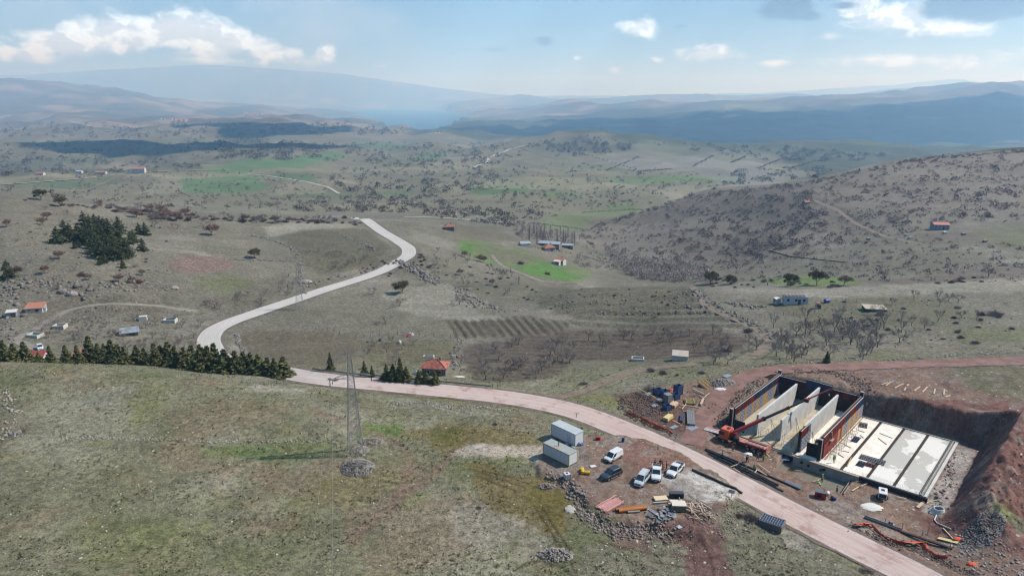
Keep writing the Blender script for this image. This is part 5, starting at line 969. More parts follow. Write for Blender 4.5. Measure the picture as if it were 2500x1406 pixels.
for i, (a, b, c, d) in enumerate([(13.2, 20.6, 14.6, 20.4), (12.9, 11.6, 14.6, 10.9), (13.6, 8.4, 14.9, 8.7), (17.6, 19.5, 19.8, 17.5), (17.2, 22.2, 19.9, 21.4), (13.5, 6.4, 14.8, 5.6), (14.3, 18.4, 15.2, 17.4), (0.0, 2.0, 1.4, 1.2), (9.0, 11.5, 10.1, 12.4)]):
    tag(MB().bar(AB(a, b, SZ + .06), AB(c, d, SZ + .06), .16, .08).build('loose_plank', WOODO if i % 2 else GREYST), 'loose plank or bar lying on the slab between the scaffold frames and joints', 'plank', 'loose planks on the slab')
tag(MB().box(11.95, 12.2, 2.4, 27.8, 0, .1).build('yellow_beam', YEL, None, AB(0, 0, SZ), SITE_RZ), 'long yellow beam along the foot of the right formwork', 'beam')
# rebar basin in front
bc = [plane_at(*p, -3.0) for p in ((1921, 1117), (1887, 1160), (2050, 1217), (2081, 1172))]
t = empty('rebar_basin', bc[0], 0, 'low basin with a rebar mat on its muddy concrete floor, in front of the pit', 'basin'); loc = [p - bc[0] for p in bc]
f = MB(); f.quadbox([(p.x, p.y, -.22) for p in loc] + [(p.x, p.y, -.02) for p in loc]).build('floor', mat('muddy_floor', A(150, 144, 132), .9, color2=A(150, 112, 62), scale=.25, thr=(.38, .5)), t)
def lerp2(s, r): q = loc[0].lerp(loc[3], s); w = loc[1].lerp(loc[2], s); return q.lerp(w, r)
g = MB()
for k in range(46): s_ = k / 45; g.bar(lerp2(s_, .0) + Vector((0, 0, .06)), lerp2(s_, 1.) + Vector((0, 0, .06)), .03)
for k in range(20): s_ = k / 19; g.bar(lerp2(0, s_) + Vector((0, 0, .1)), lerp2(1, s_) + Vector((0, 0, .1)), .03)
tag(g.build('rebar_mat', mat('mat_steel', A(170, 164, 150), .7, metal=.2), t), kind='stuff')
for (p, q, m_) in ((loc[1], loc[2], DARKPLY), (loc[0], loc[1], WOODO), (loc[2], loc[3], WOODO)): MB().bar(p + Vector((0, 0, .3)), q + Vector((0, 0, .3)), .12, 1.1).build('side_form', m_, t)
for k in range(7): p = loc[1].lerp(loc[2], (k + .5) / 7); MB().bar(p + Vector((-.1, -.12, .2)), p + Vector((-.45, -.6, 1.2)), .1).build('form_stay', WOOD, t)
for (s0, r0, s1, r1, lb) in ((.55, .72, .72, .1, 'wide plank laid across the rebar mat between the workers'), (.22, .5, .42, .3, 'grey plank lying in the shade on the rebar mat')): tag(MB().bar(bc[0] + lerp2(s0, r0) + Vector((0, 0, .17)), bc[0] + lerp2(s1, r1) + Vector((0, 0, .17)), .3, .06).build('plank', WOODO), lb, 'plank')
# pipes and steel along the road edge
def lie(px0, py0, px1, py1, lift=.12, z=None):
    a, b = at(px0, py0), at(px1, py1); return a + Vector((0, 0, lift)), b + Vector((0, 0, lift))
def lie_mesh(a, b, make):
    """thing-local mesh placed at its middle"""
    c = (a + b) / 2; return c, a - c, b - c
def pipe(px, r, m_, label, group=None, name='pipe', cat='pipe', n=10, lift=None):
    a, b = lie(*px, lift=r if lift is None else lift); c, u, v = lie_mesh(a, b, None); return tag(MB().tube([u, v], r, n).build(name, m_, None, c), label, cat, group)
for i, (x0, y0, x1, y1, r) in enumerate([(1722, 1098, 1802, 1130, .22), (1725, 1101, 1800, 1134, .2), (1730, 1108, 1850, 1163, .14), (1736, 1112, 1856, 1168, .14), (1742, 1118, 1850, 1172, .14), (1800, 1136, 1900, 1186, .18), (1806, 1132, 1950, 1196, .2), (1810, 1142, 1895, 1188, .14), (1834, 1162, 1912, 1201, .16), (1842, 1160, 1890, 1184, .15)]):
    pipe((x0, y0, x1, y1), r, BLACKP, ('thick' if r > .17 else 'thin') + ' black pipe in the roadside bundle, ' + ('left end of the bundle' if x1 < 1810 else 'middle of the bundle behind the workers' if x0 < 1760 else 'right end of the bundle near the blue plate'), 'black pipes along the road')
def plate(px, py, w, d, rz, m_, lb, name='steel_plate', h=.12, cat='plate', z=0.): 
    p = at(px, py); return tag(MB().box(-w / 2, w / 2, -d / 2, d / 2, 0, h).build(name, m_, None, (p.x, p.y, p.z + z + .02), rz), lb, cat)
plate(1936, 1185, 3.2, 1.2, SITE_RZ, mat('bluegrey_plate', A(110, 118, 140), .5), 'blue grey steel plate lying beside the basin form', h=.2)
plate(1912, 1118, 3.2, 1.8, SITE_RZ - .9, mat('shiny_sheet', A(150, 168, 200), .3, metal=.3), 'tilted shiny sheet between the crane truck and the basin', h=.1, z=.3)
for i, (x0, y0, x1, y1) in enumerate([(1783, 1143, 1800, 1137), (1790, 1146, 1806, 1156), (1848, 1150, 1872, 1164), (1842, 1158, 1848, 1150), (1878, 1095, 1908, 1090), (1868, 1108, 1895, 1136), (1850, 1135, 1880, 1158), (1760, 1098, 1790, 1108)]):
    a, b = lie(x0, y0, x1, y1, .35); c, u, v = lie_mesh(a, b, None); tag(MB().bar(u, v, .16, .1).build('plank', WOOD if i != 4 else YEL, None, c), 'loose plank lying among the black pipes and mud by the crane truck', 'plank', 'loose planks by the crane truck')
def blob(name, px, py, rx, ry, h, m_, lb, cat, seed=1, rz=0., n=12):
    rg = np.random.default_rng(seed); bm = bmesh.new(); bmesh.ops.create_icosphere(bm, subdivisions=3, radius=1)
    for v in bm.verts:
        k = 1 + .22 * float(perlin(np.array([v.co.x * 2 + seed]), np.array([v.co.y * 2 + v.co.z * 1.3]), seed)[0]) + rg.uniform(-.04, .04); v.co = Vector((v.co.x * rx * k, v.co.y * ry * k, max(v.co.z, -.1) * h * k))
    me = bpy.data.meshes.new(name); bm.to_mesh(me); bm.free(); me.materials.append(m_); p = at(px, py); return tag(link(name, me, None, (p.x, p.y, p.z), rz), lb, cat)
blob('cement_heap', 2128, 1238, 2.0, 1.3, .35, mat('white_cement', A(238, 236, 228), .95), 'white heap of cement on the red mud', 'heap', 3); blob('sack_heap', 1825, 1110, 1.1, .5, .5, WHITE, 'white crumpled sacks behind the workers by the crane truck', 'sacks', 5)
blob('stone_heap', 1392, 1243, 1.0, 1.3, .3, mat('pale_stone', A(196, 192, 184), .95, var=.15), 'pale rounded stone slab at the edge of the red yard', 'stone', 8); blob('plastic_heap', 1760, 950, 1.6, .8, .3, WHITE, 'crumpled whitish sheet beside the haul road', 'plastic sheet', 9)
# hose coil
cp = at(2288, 1250); t = empty('hose_coil', cp, 0, 'coil of white corrugated hose below the red spoil bank', 'hose'); 
for k in range(5): MB().tube([(cos(q) * (1.15 - .08 * k) + .05 * k, sin(q) * (.95 - .05 * k), .12 + .16 * k + .04 * sin(3 * q)) for q in np.linspace(0, 2 * pi, 25)], .09, 6).build('hose_loop', WHITE, t)
pts = [at(*q) + Vector((0, 0, .12)) - cp for q in ((2286, 1258), (2281, 1270), (2288, 1278), (2305, 1285), (2321, 1292))]; MB().tube(pts, .1, 6).build('hose_tail', WHITE, t)
# orange barrier netting
def netting(pts, lb, h=.8, seed=0):
    P_ = [at(*p) for p in pts]; q = smooth_path(P_, .35); rg = np.random.default_rng(seed); t = empty('barrier_netting', P_[0], 0, lb, 'netting'); NETM = mat('orange_netting', A(236, 96, 52), .7); V = []; F = []; m_ = 6
    for i, (x, y) in enumerate(q):
        lean = .9 + .6 * sin(i * .21 + seed); hh = h * (.55 + .45 * abs(sin(i * .13 + seed))); z = float(gz(x, y))
        for k in range(m_): f = k / (m_ - 1); V.append((x + lean * f * .55 + rg.uniform(-.05, .05) - P_[0].x, y - lean * f * .5 + rg.uniform(-.06, .06) - P_[0].y, z + .08 + hh * sin(f * pi * .62) + rg.uniform(-.04, .04) - P_[0].z))
    for i in range(len(q) - 1):
        for k in range(m_ - 1):
            if (i * 7 + k * 3) % 11: F.append((i * m_ + k, i * m_ + k + 1, (i + 1) * m_ + k + 1, (i + 1) * m_ + k))
    link('net', mesh_np('net', V, F, NETM, True), t)
    for i in range(0, len(q), 8): z = float(gz(*q[i])); MB().bar((q[i][0] - P_[0].x, q[i][1] - P_[0].y, z - P_[0].z), (q[i][0] - P_[0].x + .1, q[i][1] - P_[0].y, z + 1. - P_[0].z), .07).build('stake', WOODO, t)
netting([(2076, 1284), (2115, 1284), (2150, 1308), (2180, 1325), (2240, 1328), (2265, 1348), (2290, 1364), (2312, 1364)], 'sagging orange barrier netting along the road at the lower right', seed=1); netting([(1524, 1010), (1550, 1018), (1575, 1030), (1600, 1044), (1625, 1052), (1640, 1062)], 'sagging orange barrier netting in front of the storage yard', seed=2)
for (x, y, lb) in [(2340, 1316, 'crumpled scrap of orange netting near the grey rubble bank'), (2375, 1377, 'crumpled scrap of orange netting at the bottom right'), (1640, 952, 'bundle of orange netting between the blue crates')]: blob('netting_scrap', x, y, .9, .5, .35, mat('orange_netting', A(236, 96, 52), .7), lb, 'netting', int(x))
# channel, board, stakes lower right
a, b = lie(2110, 1263, 2200, 1296, .15); c, u, v = lie_mesh(a, b, None); t = empty('steel_channel', c, 0, 'long grey steel channel lying on the ground above the lower netting', 'steel channel'); MB().bar(u, v, .5, .08).build('web', GREYST, t); d_ = (v - u).normalized().cross(Vector((0, 0, 1))) * .24; [MB().bar(u + d_ * s_ + Vector((0, 0, .1)), v + d_ * s_ + Vector((0, 0, .1)), .05, .25).build('flange', GREYST, t) for s_ in (-1, 1)]
a, b = lie(2200, 1298, 2325, 1340, .1); c, u, v = lie_mesh(a, b, None); tag(MB().bar(u, v, .45, .25).build('form_beam', DARKPLY, None, c), 'long dark timber beam continuing from the steel channel', 'beam')
for i, (x0, y0, x1, y1, w, lb) in enumerate([(2290, 1314, 2338, 1326, .8, 'long white board lying near the lower right stakes'), (2240, 1240, 2255, 1225, .5, 'thick pale timber pile end by the slab corner'), (2302, 1290, 2328, 1318, .18, 'thin plank sloping down from the hose tail')]): a, b = lie(x0, y0, x1, y1, .15); c, u, v = lie_mesh(a, b, None); tag(MB().bar(u, v, w, .1).build('board', WOODY if i == 0 else WOOD, None, c), lb, 'board')
for (x0, y0, h) in [(2160, 1275, .7), (2201, 1295, 1.6), (2251, 1308, 1.3), (2264, 1304, 1.6), (2318, 1342, 1.4), (2313, 1343, .8), (2260, 1332, .9), (2296, 1300, .8)]: tag(MB().bar((0, 0, -.1), (.12, .1, h), .1).build('stake', WOOD, None, at(x0, y0)), 'pale wooden stake driven into the mud above the lower netting', 'stake', 'stakes above the lower netting')
blob('tarp_bundle', 2176, 1280, .5, .6, .6, mat('dark_white_tarp', A(220, 224, 228), .6, color2=A(36, 44, 60), scale=1.5, thr=(.48, .52)), 'black and white tarp bundle on the steel channel', 'tarp', 12)
for i, (x0, y0, x1, y1) in enumerate([(2152, 940, 2168, 934), (2163, 942, 2176, 932), (2184, 948, 2206, 937), (2207, 954, 2218, 938), (2232, 955, 2246, 944), (2252, 958, 2264, 945), (2280, 962, 2283, 950), (2304, 964, 2306, 951), (2308, 970, 2320, 966)]):
    a, b = lie(x0, y0, x1, y1, .1); c, u, v = lie_mesh(a, b, None); tag(MB().bar(u, v, .3, .12).build('plank', WOOD, None, c), 'pale plank lying in the row on the bank behind the pit', 'plank', 'planks on the bank behind the pit')
for i, (x0, y0, x1, y1, w) in enumerate([(2090, 1166, 2136, 1168, .3), (2088, 1178, 2120, 1172, .2), (2098, 1190, 2120, 1180, .2), (2080, 1200, 2100, 1188, .2), (2060, 1208, 2072, 1190, .2), (2190, 1216, 2212, 1220, .2), (2095, 1162, 2125, 1176, .2), (2084, 1184, 2106, 1192, .15), (2260, 1226, 2290, 1238, .12), (2262, 1232, 2285, 1226, .12)]):
    a, b = lie(x0, y0, x1, y1, .12 + .04 * i); c, u, v = lie_mesh(a, b, None); tag(MB().bar(u, v, w, .08).build('plank', (WOODY, WOODO, WOOD)[i % 3], None, c), 'loose plank in front of the slab near the white compressor', 'plank', 'loose planks before the slab')

# ------------------------------------------------------------------ storage yard on the far roadside
def crate(px, py, w, d, h, m_, lb, rz=.5, open_=True, stack=1):
    p = at(px, py); t = empty('storage_crate', p, rz, lb, 'crate'); MB().box(-w / 2, w / 2, -d / 2, d / 2, .12, .2).build('floor', DARKPLY, t)
    for (x0, x1, y0, y1) in ((-w / 2, w / 2, -d / 2, -d / 2 + .06), (-w / 2, w / 2, d / 2 - .06, d / 2), (-w / 2, -w / 2 + .06, -d / 2 + .06, d / 2 - .06), (w / 2 - .06, w / 2, -d / 2 + .06, d / 2 - .06)): MB().box(x0, x1, y0, y1, .2, h).build('side_panel', m_, t)
    for x in (-w / 2, w / 2): [MB().bar((x, y, 0), (x, y, h + .05), .1).build('corner_post', NAVY, t) for y in (-d / 2, d / 2)]
    for z in np.arange(.4, h, .45): MB().box(-w / 2 - .03, w / 2 + .03, -d / 2 - .04, -d / 2 - .005, z, z + .1).build('rib', m_, t)
    if not open_: MB().box(-w / 2, w / 2, -d / 2, d / 2, h + .002, h + .05).build('lid', m_, t)
CB = mat('blue_crate_steel', A(74, 100, 150), .5, var=.2, scale=2)
crate(1606, 962, 1.7, 1.5, 1.5, CB, 'leftmost open blue crate at the back of the storage yard'); crate(1622, 968, 1.7, 1.5, 1.7, CB, 'open blue crate second from left at the back of the yard'); crate(1655, 962, 1.6, 1.5, 2.4, CB, 'tallest open blue crate at the right of the storage yard'); crate(1649, 974, 1.5, 1.4, 1.5, CB, 'open blue crate in front of the tallest one'); crate(1628, 1000, 1.5, 1.4, 1.3, CB, 'open blue crate lowest in the yard beside the pale timber stack'); crate(1630, 983, 1.6, 1.7, 2.2, mat('grey_crate', A(150, 148, 142), .8, var=.2), 'grey closed crate among the blue ones', open_=False)
def timber_stack(px, py, L, w, h, m_, lb, rz, nx=5, nz=3):
    p = at(px, py); t = empty('timber_stack', p, rz, lb, 'timber stack'); dw, dz = w / nx, h / nz
    MB().box(-L * .35, -L * .3, -w / 2, w / 2, 0, .1).build('bearer', WOODO, t); MB().box(L * .3, L * .35, -w / 2, w / 2, 0, .1).build('bearer', WOODO, t); me = [MB().box(-L / 2, L / 2, 0, dw - .03, 0, dz - .02).mesh('plank', m_), MB().box(-L / 2, L / 2 - .15, 0, dw - .03, 0, dz - .02).mesh('plank', m_)]
    for k in range(nz):
        for i in range(nx): link('plank', me[RNG.randrange(2)], t, (RNG.uniform(-.12, .12), -w / 2 + dw * i, .1 + dz * k))
timber_stack(1645, 990, 2.6, 1.5, .6, WOOD, 'stack of pale planks beside the lowest blue crate', 1.0); timber_stack(1640, 976, 2.2, 1.3, .7, mat('grey_boards', A(150, 150, 150), .8, var=.2), 'grey stack of boards behind the pale planks', .9); timber_stack(1631, 1023, 2.8, 1.3, .7, WOODY, 'yellow stack of planks at the front of the yard', .9)
timber_stack(1686, 1022, 7.5, 1.7, .45, mat('grey_decking', A(140, 142, 144), .7, var=.25), 'long grey stack of decking boards along the haul road', 1.36, 4, 2); timber_stack(1664, 1024, 3.6, .7, .5, BLUE, 'stack of long blue formwork beams beside the grey decking', 1.25, 3, 2); timber_stack(1713, 984, 3.4, .5, .4, WOOD, 'short bundle of pale planks beside the yellow girder panel', 1.15, 3, 2)
def girder_panel(px, py, w, d, rz, m_, lb, n=9, tilt=0.):
    p = at(px, py); t = empty('girder_panel', p + Vector((0, 0, .25)), rz, lb, 'formwork panel'); t.rotation_euler = (tilt, 0, rz); MB().box(-w / 2, w / 2, -d / 2, d / 2, 0, .05).build('face_plate', BROWNF, t)
    for k in range(n): MB().box(-w / 2, w / 2, -d / 2 + d * (k + .2) / n, -d / 2 + d * (k + .55) / n, .05, .2).build('girder', m_, t)
    for x in (-w * .36, w * .36, 0) if w > 2.6 else (-w * .36, w * .36): MB().box(x - .08, x + .08, -d / 2, d / 2, .2, .34).build('waler', YEL, t)
girder_panel(1723, 942, 3.0, 3.2, .55, YEL, 'yellow girder panel tilted on the rubble beside the haul road', 9, .25); girder_panel(1684, 983, 2.5, 2.4, -.1, mat('pale_girder', A(204, 186, 128), .8, var=.2), 'pale yellow girder panel lying flat in the storage yard', 8, .1)
for i, (x, y, w, d) in enumerate([(1583, 962, 2.0, 1.2), (1608, 975, 1.2, 1.0), (1598, 990, 1.7, 1.1), (1645, 1043, 2.0, 1.0), (1690, 1045, 2.6, 1.6), (1775, 918, 2.4, 1.4)]): plate(x, y, w, d, .7, mat('sheet_steel', A(172, 180, 196), .4, metal=.3), ('pale sheet lying behind the yellow rail of the yard', 'pale sheet left of the grey crate', 'pale sheet in front of the yellow rail', 'pale sheet at the front corner of the yard', 'blue grey sheets at the foot of the grey decking', 'dark sheet on the pale rubble beside the haul road')[i], 'metal_sheet', cat='metal sheet')
ra = at(1556, 957) + Vector((0, 0, 1.1)); rb = at(1602, 982) + Vector((0, 0, 1.1)); t = empty('yard_rail', at(1556, 957), 0, 'yellow rail on thin steel posts across the storage yard', 'rail'); o0 = at(1556, 957); MB().bar(ra - o0, rb - o0, .14).build('rail_bar', WOODY, t)
for k in range(5): q = ra.lerp(rb, k / 4) - o0; MB().bar(q - Vector((0, 0, 1.3)), q + Vector((0, 0, .5)), .06).build('post', GREYST, t)
for i, (x0, y0, x1, y1) in enumerate([(1582, 953, 1610, 963), (1665, 1000, 1677, 985), (1714, 976, 1732, 961), (1708, 968, 1722, 978), (1660, 990, 1700, 994), (1668, 1004, 1682, 1008), (1692, 955, 1726, 968), (1690, 950, 1718, 962), (1642, 1028, 1660, 1036), (1700, 945, 1712, 938)]):
    a, b = lie(x0, y0, x1, y1, .2); c, u, v = lie_mesh(a, b, None); tag(MB().bar(u, v, .2, .1).build('plank', WOOD if i % 3 else WOODO, None, c), 'loose plank lying in the storage yard', 'plank', 'loose planks in the storage yard')
# ------------------------------------------------------------------ yard beside the road (near side)
def lid_box(px, py, w, d, h, rz, m_, name, lb, cat, z=0.): 
    p = at(px, py); t = empty(name, (p.x, p.y, p.z + z), rz, lb, cat); bevel(MB().box(-w / 2, w / 2, -d / 2, d / 2, .08, h).build('body', m_, t), .04); return t
t = lid_box(1651, 1213, 2.5, 1.0, .95, -.05, mat('charcoal_cloth', A(58, 62, 72), .7), 'covered_box', 'charcoal covered box behind the timber crate stack', 'box'); MB().box(-1.27, 1.27, -.52, .52, .86, .98).build('cover', mat('charcoal_cover', A(74, 78, 90), .6), t); [MB().box(x, x + .12, -.45, .45, 0, .08).build('skid', WOODO, t) for x in (-1.1, 1.0)]
t = lid_box(1656, 1243, 2.4, 1.7, 1.15, -.06, WOODO, 'timber_crate', 'big slatted timber crate with a white top in the near yard', 'crate'); MB().box(-1.22, 1.22, -.87, .87, 1.15, 1.24).build('top_sheet', mat('white_ply', A(238, 228, 214), .7), t); [MB().box(x, x + .13, -.9, -.86, .1, 1.12).build('slat', mat('slat_wood', A(150, 136, 120), .9), t) for x in np.arange(-1.15, 1.1, .2)]; [MB().box(x, x + .15, -.9, .8, -.05, .08).build('skid', DARKPLY, t) for x in (-1., 0, .9)]
plate(1650, 1228, 2.2, .7, -.05, mat('white_ply', A(238, 228, 214), .7), 'white board leaning between the covered box and the timber crate', 'board', .5, 'board'); plate(1613, 1219, 2.4, 1.4, .15, mat('cream_ply', A(240, 216, 178), .8), 'cream plywood board lying left of the covered box', 'plywood_board', .35, 'board'); plate(1612, 1228, 2.6, .3, .12, mat('grey_plank', A(188, 186, 182), .8), 'grey plank lying in front of the cream plywood', 'plank', .25, 'plank'); plate(1636, 1235, .6, .6, .1, WOOD, 'small pale wooden block left of the timber crate', 'wooden_block', .5, 'block')
plate(1590, 1246, 2.4, .7, -1.0, mat('grey_blue_sheet', A(140, 142, 152), .6), 'long grey sheet sloping down right of the orange pipes', 'metal_sheet', .08, 'metal sheet'); plate(1658, 1286, .8, .8, .5, mat('pale_tile', A(196, 204, 212), .5), 'pale square sheet lying alone below the scrap heap', 'metal_sheet', .06, 'metal sheet')
SPOT[:] = [(1590, 1655, 1238, 1282, 0)]
for i in range(46):
    q = (RNG.gauss(1622, 14), RNG.gauss(1258, 9)); p = at(*q); w, d = RNG.uniform(.4, 1.1), RNG.uniform(.35, .8)
    o = MB().prism([(-w / 2, -d / 2), (w * .4, -d * .5), (w / 2, d * .3), (0, d / 2), (-w * .45, d * .35)], 0, .05).build('slate_sheet', (mat('slate_a', A(136, 140, 146), .7), mat('slate_b', A(166, 168, 172), .7), mat('slate_c', A(104, 108, 116), .7))[i % 3], None, (p.x, p.y, p.z + .05 + .012 * i)); o.rotation_euler = (RNG.uniform(-.35, .35), RNG.uniform(-.35, .35), RNG.uniform(0, 6)); tag(o, spot(('blue grey', 'pale grey', 'dark grey')[i % 3] + ' slate sheet in the scrap heap below the timber crate', p, 1), 'slate sheet', 'grey slate sheets in the scrap heap')
SPOT[:] = [(1675, 1735, 1228, 1270, 0)]
for i in range(42):
    x, y = RNG.gauss(1703, 15), RNG.gauss(1248, 9); p = at(x, y); L = RNG.uniform(1.2, 3.2); rz = RNG.gauss(-1.0, .5)
    o = MB().box(-L / 2, L / 2, -.07, .07, 0, .09).build('timber_offcut', (WOOD, WOODO, mat('pale_lath', A(216, 204, 186), .85))[i % 3], None, (p.x, p.y, p.z + .06 + .015 * i)); o.rotation_euler = (RNG.uniform(-.1, .1), RNG.uniform(-.15, .1), rz); tag(o, spot(('fresh', 'weathered', 'pale')[i % 3] + ' timber offcut in the tangled heap by the crate', p, 1), 'plank', 'timber offcuts right of the crate')
SPOT[:] = []
for i, (x0, y0, x1, y1) in enumerate([(1680, 1208, 1712, 1228), (1702, 1218, 1736, 1246), (1708, 1222, 1732, 1238)]): a, b = lie(x0, y0, x1, y1, .2); c, u, v = lie_mesh(a, b, None); tag(MB().tube([u, v], .07, 6).build('pole', WOODO, None, c), 'long thin pole leaning at the back of the offcut heap', 'pole', 'poles behind the offcut heap')
for i in range(30):
    k = i % 10; x0, y0 = 1456 + 2.6 * k + RNG.uniform(-2, 2), 1238 + 1.6 * k + RNG.uniform(-2, 2); L = RNG.uniform(.7, 1.05); a, b = lie(x0, y0, x0 + 46 * L, y0 - 26 * L, .12 + .07 * (i // 10)); c, u, v = lie_mesh(a, b, None); tag(MB().bar(u, v, .2, .09).build('pink_plank', PINKW, None, c), 'pinkish plank in the fanned pile in front of the near yard', 'plank', 'pinkish planks in the fanned pile')
ORP = mat('orange_pipe', A(204, 126, 50), .45, var=.12, scale=1)
for (px, r, m_, lb) in [((1510, 1251, 1579, 1243), .34, ORP, 'thick orange pipe lying in front'), ((1502, 1247, 1572, 1240), .3, mat('orange_pipe_b', A(178, 108, 50), .5), 'darker orange pipe lying behind the thick one'), ((1532, 1252, 1562, 1250), .2, GREYST, 'short grey pipe in front of the orange pipes')]:
    a, b = lie(*px, lift=r); c, u, v = lie_mesh(a, b, None); t = empty('pipe', c, 0, lb, 'pipe'); MB().tube([u, v], r, 14, False).build('pipe_wall', m_, t, smooth=True); d_ = (v - u).normalized(); MB().tube([u - d_ * .01, u + d_ * .06], r * .86, 14).build('dark_bore', BLACK, t)
t = lid_box(1384, 1168, 1.1, 1.1, 1.15, .4, mat('tank_white', A(226, 228, 228), .5), 'liquid_tank', 'white square liquid tank at the edge of the rubble', 'tank'); [MB().bar((x, -.57, 0), (x, -.57, 1.15), .05).bar((x, .57, 0), (x, .57, 1.15), .05).build('cage_bar', STEELW, t) for x in (-.5, -.17, .17, .5)]; MB().cyl((0, 0, 1.15), (0, 0, 1.25), .2, 10).build('cap', BLACK, t)
def drum(px, py, m_, lb, lying=False, r=.3, h=.9):
    p = at(px, py); t = empty('drum', p, RNG.uniform(0, 3), lb, 'barrel'); B = MB().tube([(0, 0, 0), (0, 0, h * .33), (0, 0, h * .34), (0, 0, h * .36), (0, 0, h * .66), (0, 0, h * .68), (0, 0, h)], [r, r, r * 1.06, r, r, r * 1.06, r], 12).build('body', m_, t); L_2 = MB().cyl((0, 0, h), (0, 0, h + .03), r * .8, 12).build('lid', m_, t)
    if lying: t.rotation_euler = (pi / 2, 0, RNG.uniform(0, 3)); t.location.z += r
    return t
YB = mat('yellow_plastic', A(232, 192, 40), .4); RB = mat('red_plastic', A(196, 40, 50), .4); BB = mat('blue_plastic', A(44, 64, 124), .4)
drum(1417, 1152, YB, 'yellow barrel at the back of the three by the white tank', True, .35); drum(1421, 1158, YB, 'yellow barrel lying in front on the left', True, .35); drum(1428, 1157, YB, 'yellow barrel lying in front on the right', True, .35); drum(1457, 1073, RB, 'red drum left of the other red one', False, .3, .6); drum(1463, 1073, RB, 'red drum right of the other red one', False, .3, .6); drum(1521, 1078, BB, 'blue barrel standing near the road edge'); drum(2020, 1210, WHITE, 'white drum beside the red generator', True); drum(2030, 1216, BB, 'blue drum beside the white drum and red generator', True)
plate(1448, 1139, 1.1, .8, .3, WHITE, 'small white board lying on the gravel between van and tank', 'board', .15, 'board')
t = lid_box(2002, 1214, 1.9, 1.2, 1.25, SITE_RZ + .3, mat('red_machine', A(190, 40, 44), .5), 'generator', 'red generator with a grey lid beside the basin', 'generator'); MB().box(-.98, .98, -.63, .63, 1.25, 1.34).build('lid', mat('grey_lid', A(110, 116, 124), .5), t); MB().box(-.6, .2, -.63, -.605, .35, 1.0).build('grille', BLACK, t); MB().bar((-.9, -.5, .04), (.9, -.5, .04), .1).bar((-.9, .5, .04), (.9, .5, .04), .1).build('skid', BLACK, t); MB().cyl((.6, .2, 1.34), (.6, .2, 1.6), .06, 8).build('exhaust', GREYST, t)
# steel panel stack near the road
p = at(1884, 1284); t = empty('steel_panel_stack', p, SITE_RZ + .1, 'stack of blue grey ribbed steel panels on the near roadside', 'panel stack')
for k in range(6):
    MB().box(-1.9, 1.9, -1.3, 1.3, .05 + .2 * k, .1 + .2 * k).build('panel_plate', NAVY, t); MB().box(-1.9, 1.9, -1.32, -1.26, .1 + .2 * k, .24 + .2 * k).box(-1.9, 1.9, 1.26, 1.32, .1 + .2 * k, .24 + .2 * k).box(-1.92, -1.86, -1.26, 1.26, .1 + .2 * k, .24 + .2 * k).box(1.86, 1.92, -1.26, 1.26, .1 + .2 * k, .24 + .2 * k).build('panel_frame', GREYST, t)
for k in range(10): MB().box(-1.8 + .4 * k - .04, -1.8 + .4 * k + .04, -1.26, 1.26, 1.12, 1.3).build('rib', mat('pale_blue_steel', A(150, 170, 205), .45, metal=.2), t)
for k in range(4): MB().box(-1.9, 1.9, -1.0 + .65 * k - .04, -1.0 + .65 * k + .04, 1.3, 1.36).build('cross_rib', STEELW, t)
# small sign on a post
p = at(1785, 1214); t = empty('site_sign', p, -.5, 'small pinkish white sign leaning on a post at the end of the gravel', 'sign'); MB().bar((0, 0, 0), (0, 0, 1.5), .07).build('post', WOODO, t); MB().box(-.55, .55, -.06, -.04, .9, 1.6).build('panel', mat('sign_face', A(226, 206, 214), .5, color2=A(200, 176, 196), scale=2), t)
# site cabins
def cabin(px, py, rz, L, Wd_, h, wall, roof, trim, lb):
    p = at(px, py); t = empty('site_cabin', p, rz, lb, 'container cabin'); bevel(MB().box(-L / 2, L / 2, -Wd_ / 2, Wd_ / 2, .25, h).build('body', wall, t), .03)
    MB().box(-L / 2 - .06, L / 2 + .06, -Wd_ / 2 - .06, Wd_ / 2 + .06, h, h + .12).build('roof', roof, t)
    for k in range(9): x = -L / 2 + L * (k + .5) / 9; MB().box(x - .025, x + .025, -Wd_ / 2, Wd_ / 2, h + .12, h + .15).build('roof_rib', roof, t)
    for x in (-L / 2, L / 2):
        for y in (-Wd_ / 2, Wd_ / 2): MB().box(x - .05, x + .05, y - .05, y + .05, .1, h + .01).build('corner_post', trim, t)
    for y in (-Wd_ / 2, Wd_ / 2): MB().box(-L / 2 + .06, L / 2 - .06, y - .04, y + .04, .12, .26).build('base_rail', trim, t); MB().box(-L / 2 + .06, L / 2 - .06, y - .035, y + .035, h - .12, h - .005).build('top_rail', trim, t)
    for k in range(1, 6): x = -L / 2 + L * k / 6; MB().box(x - .012, x + .012, -Wd_ / 2 - .012, -Wd_ / 2 - .002, .3, h - .14).build('panel_joint', mat('joint_grey', A(190, 194, 196), .6), t)
    for x in (-L / 2 + .4, L / 2 - .4): MB().box(x - .15, x + .15, -Wd_ / 2, Wd_ / 2, 0, .12).build('skid', BLACK, t)
    return t
CW = mat('cabin_white', A(246, 248, 250), .5, var=.05, scale=.8); CR1 = mat('cabin_roof_white', A(214, 222, 224), .4, metal=.1, var=.1, scale=.6); CR2 = mat('cabin_roof_grey', A(178, 182, 180), .5, color2=A(196, 150, 112), scale=.5, thr=(.28, .42)); TB = mat('trim_paleblue', A(180, 200, 214), .5); TY = mat('trim_yellow', A(216, 176, 70), .5)
a_, b_ = at(1346, 1071), at(1410, 1097); rzc = math.atan2(b_.y - a_.y, b_.x - a_.x); wv = Vector((-sin(rzc), cos(rzc), 0)); LC = 7.0
mid_ = (a_ + b_) / 2 + wv * 1.25; P_T = lambda v: v
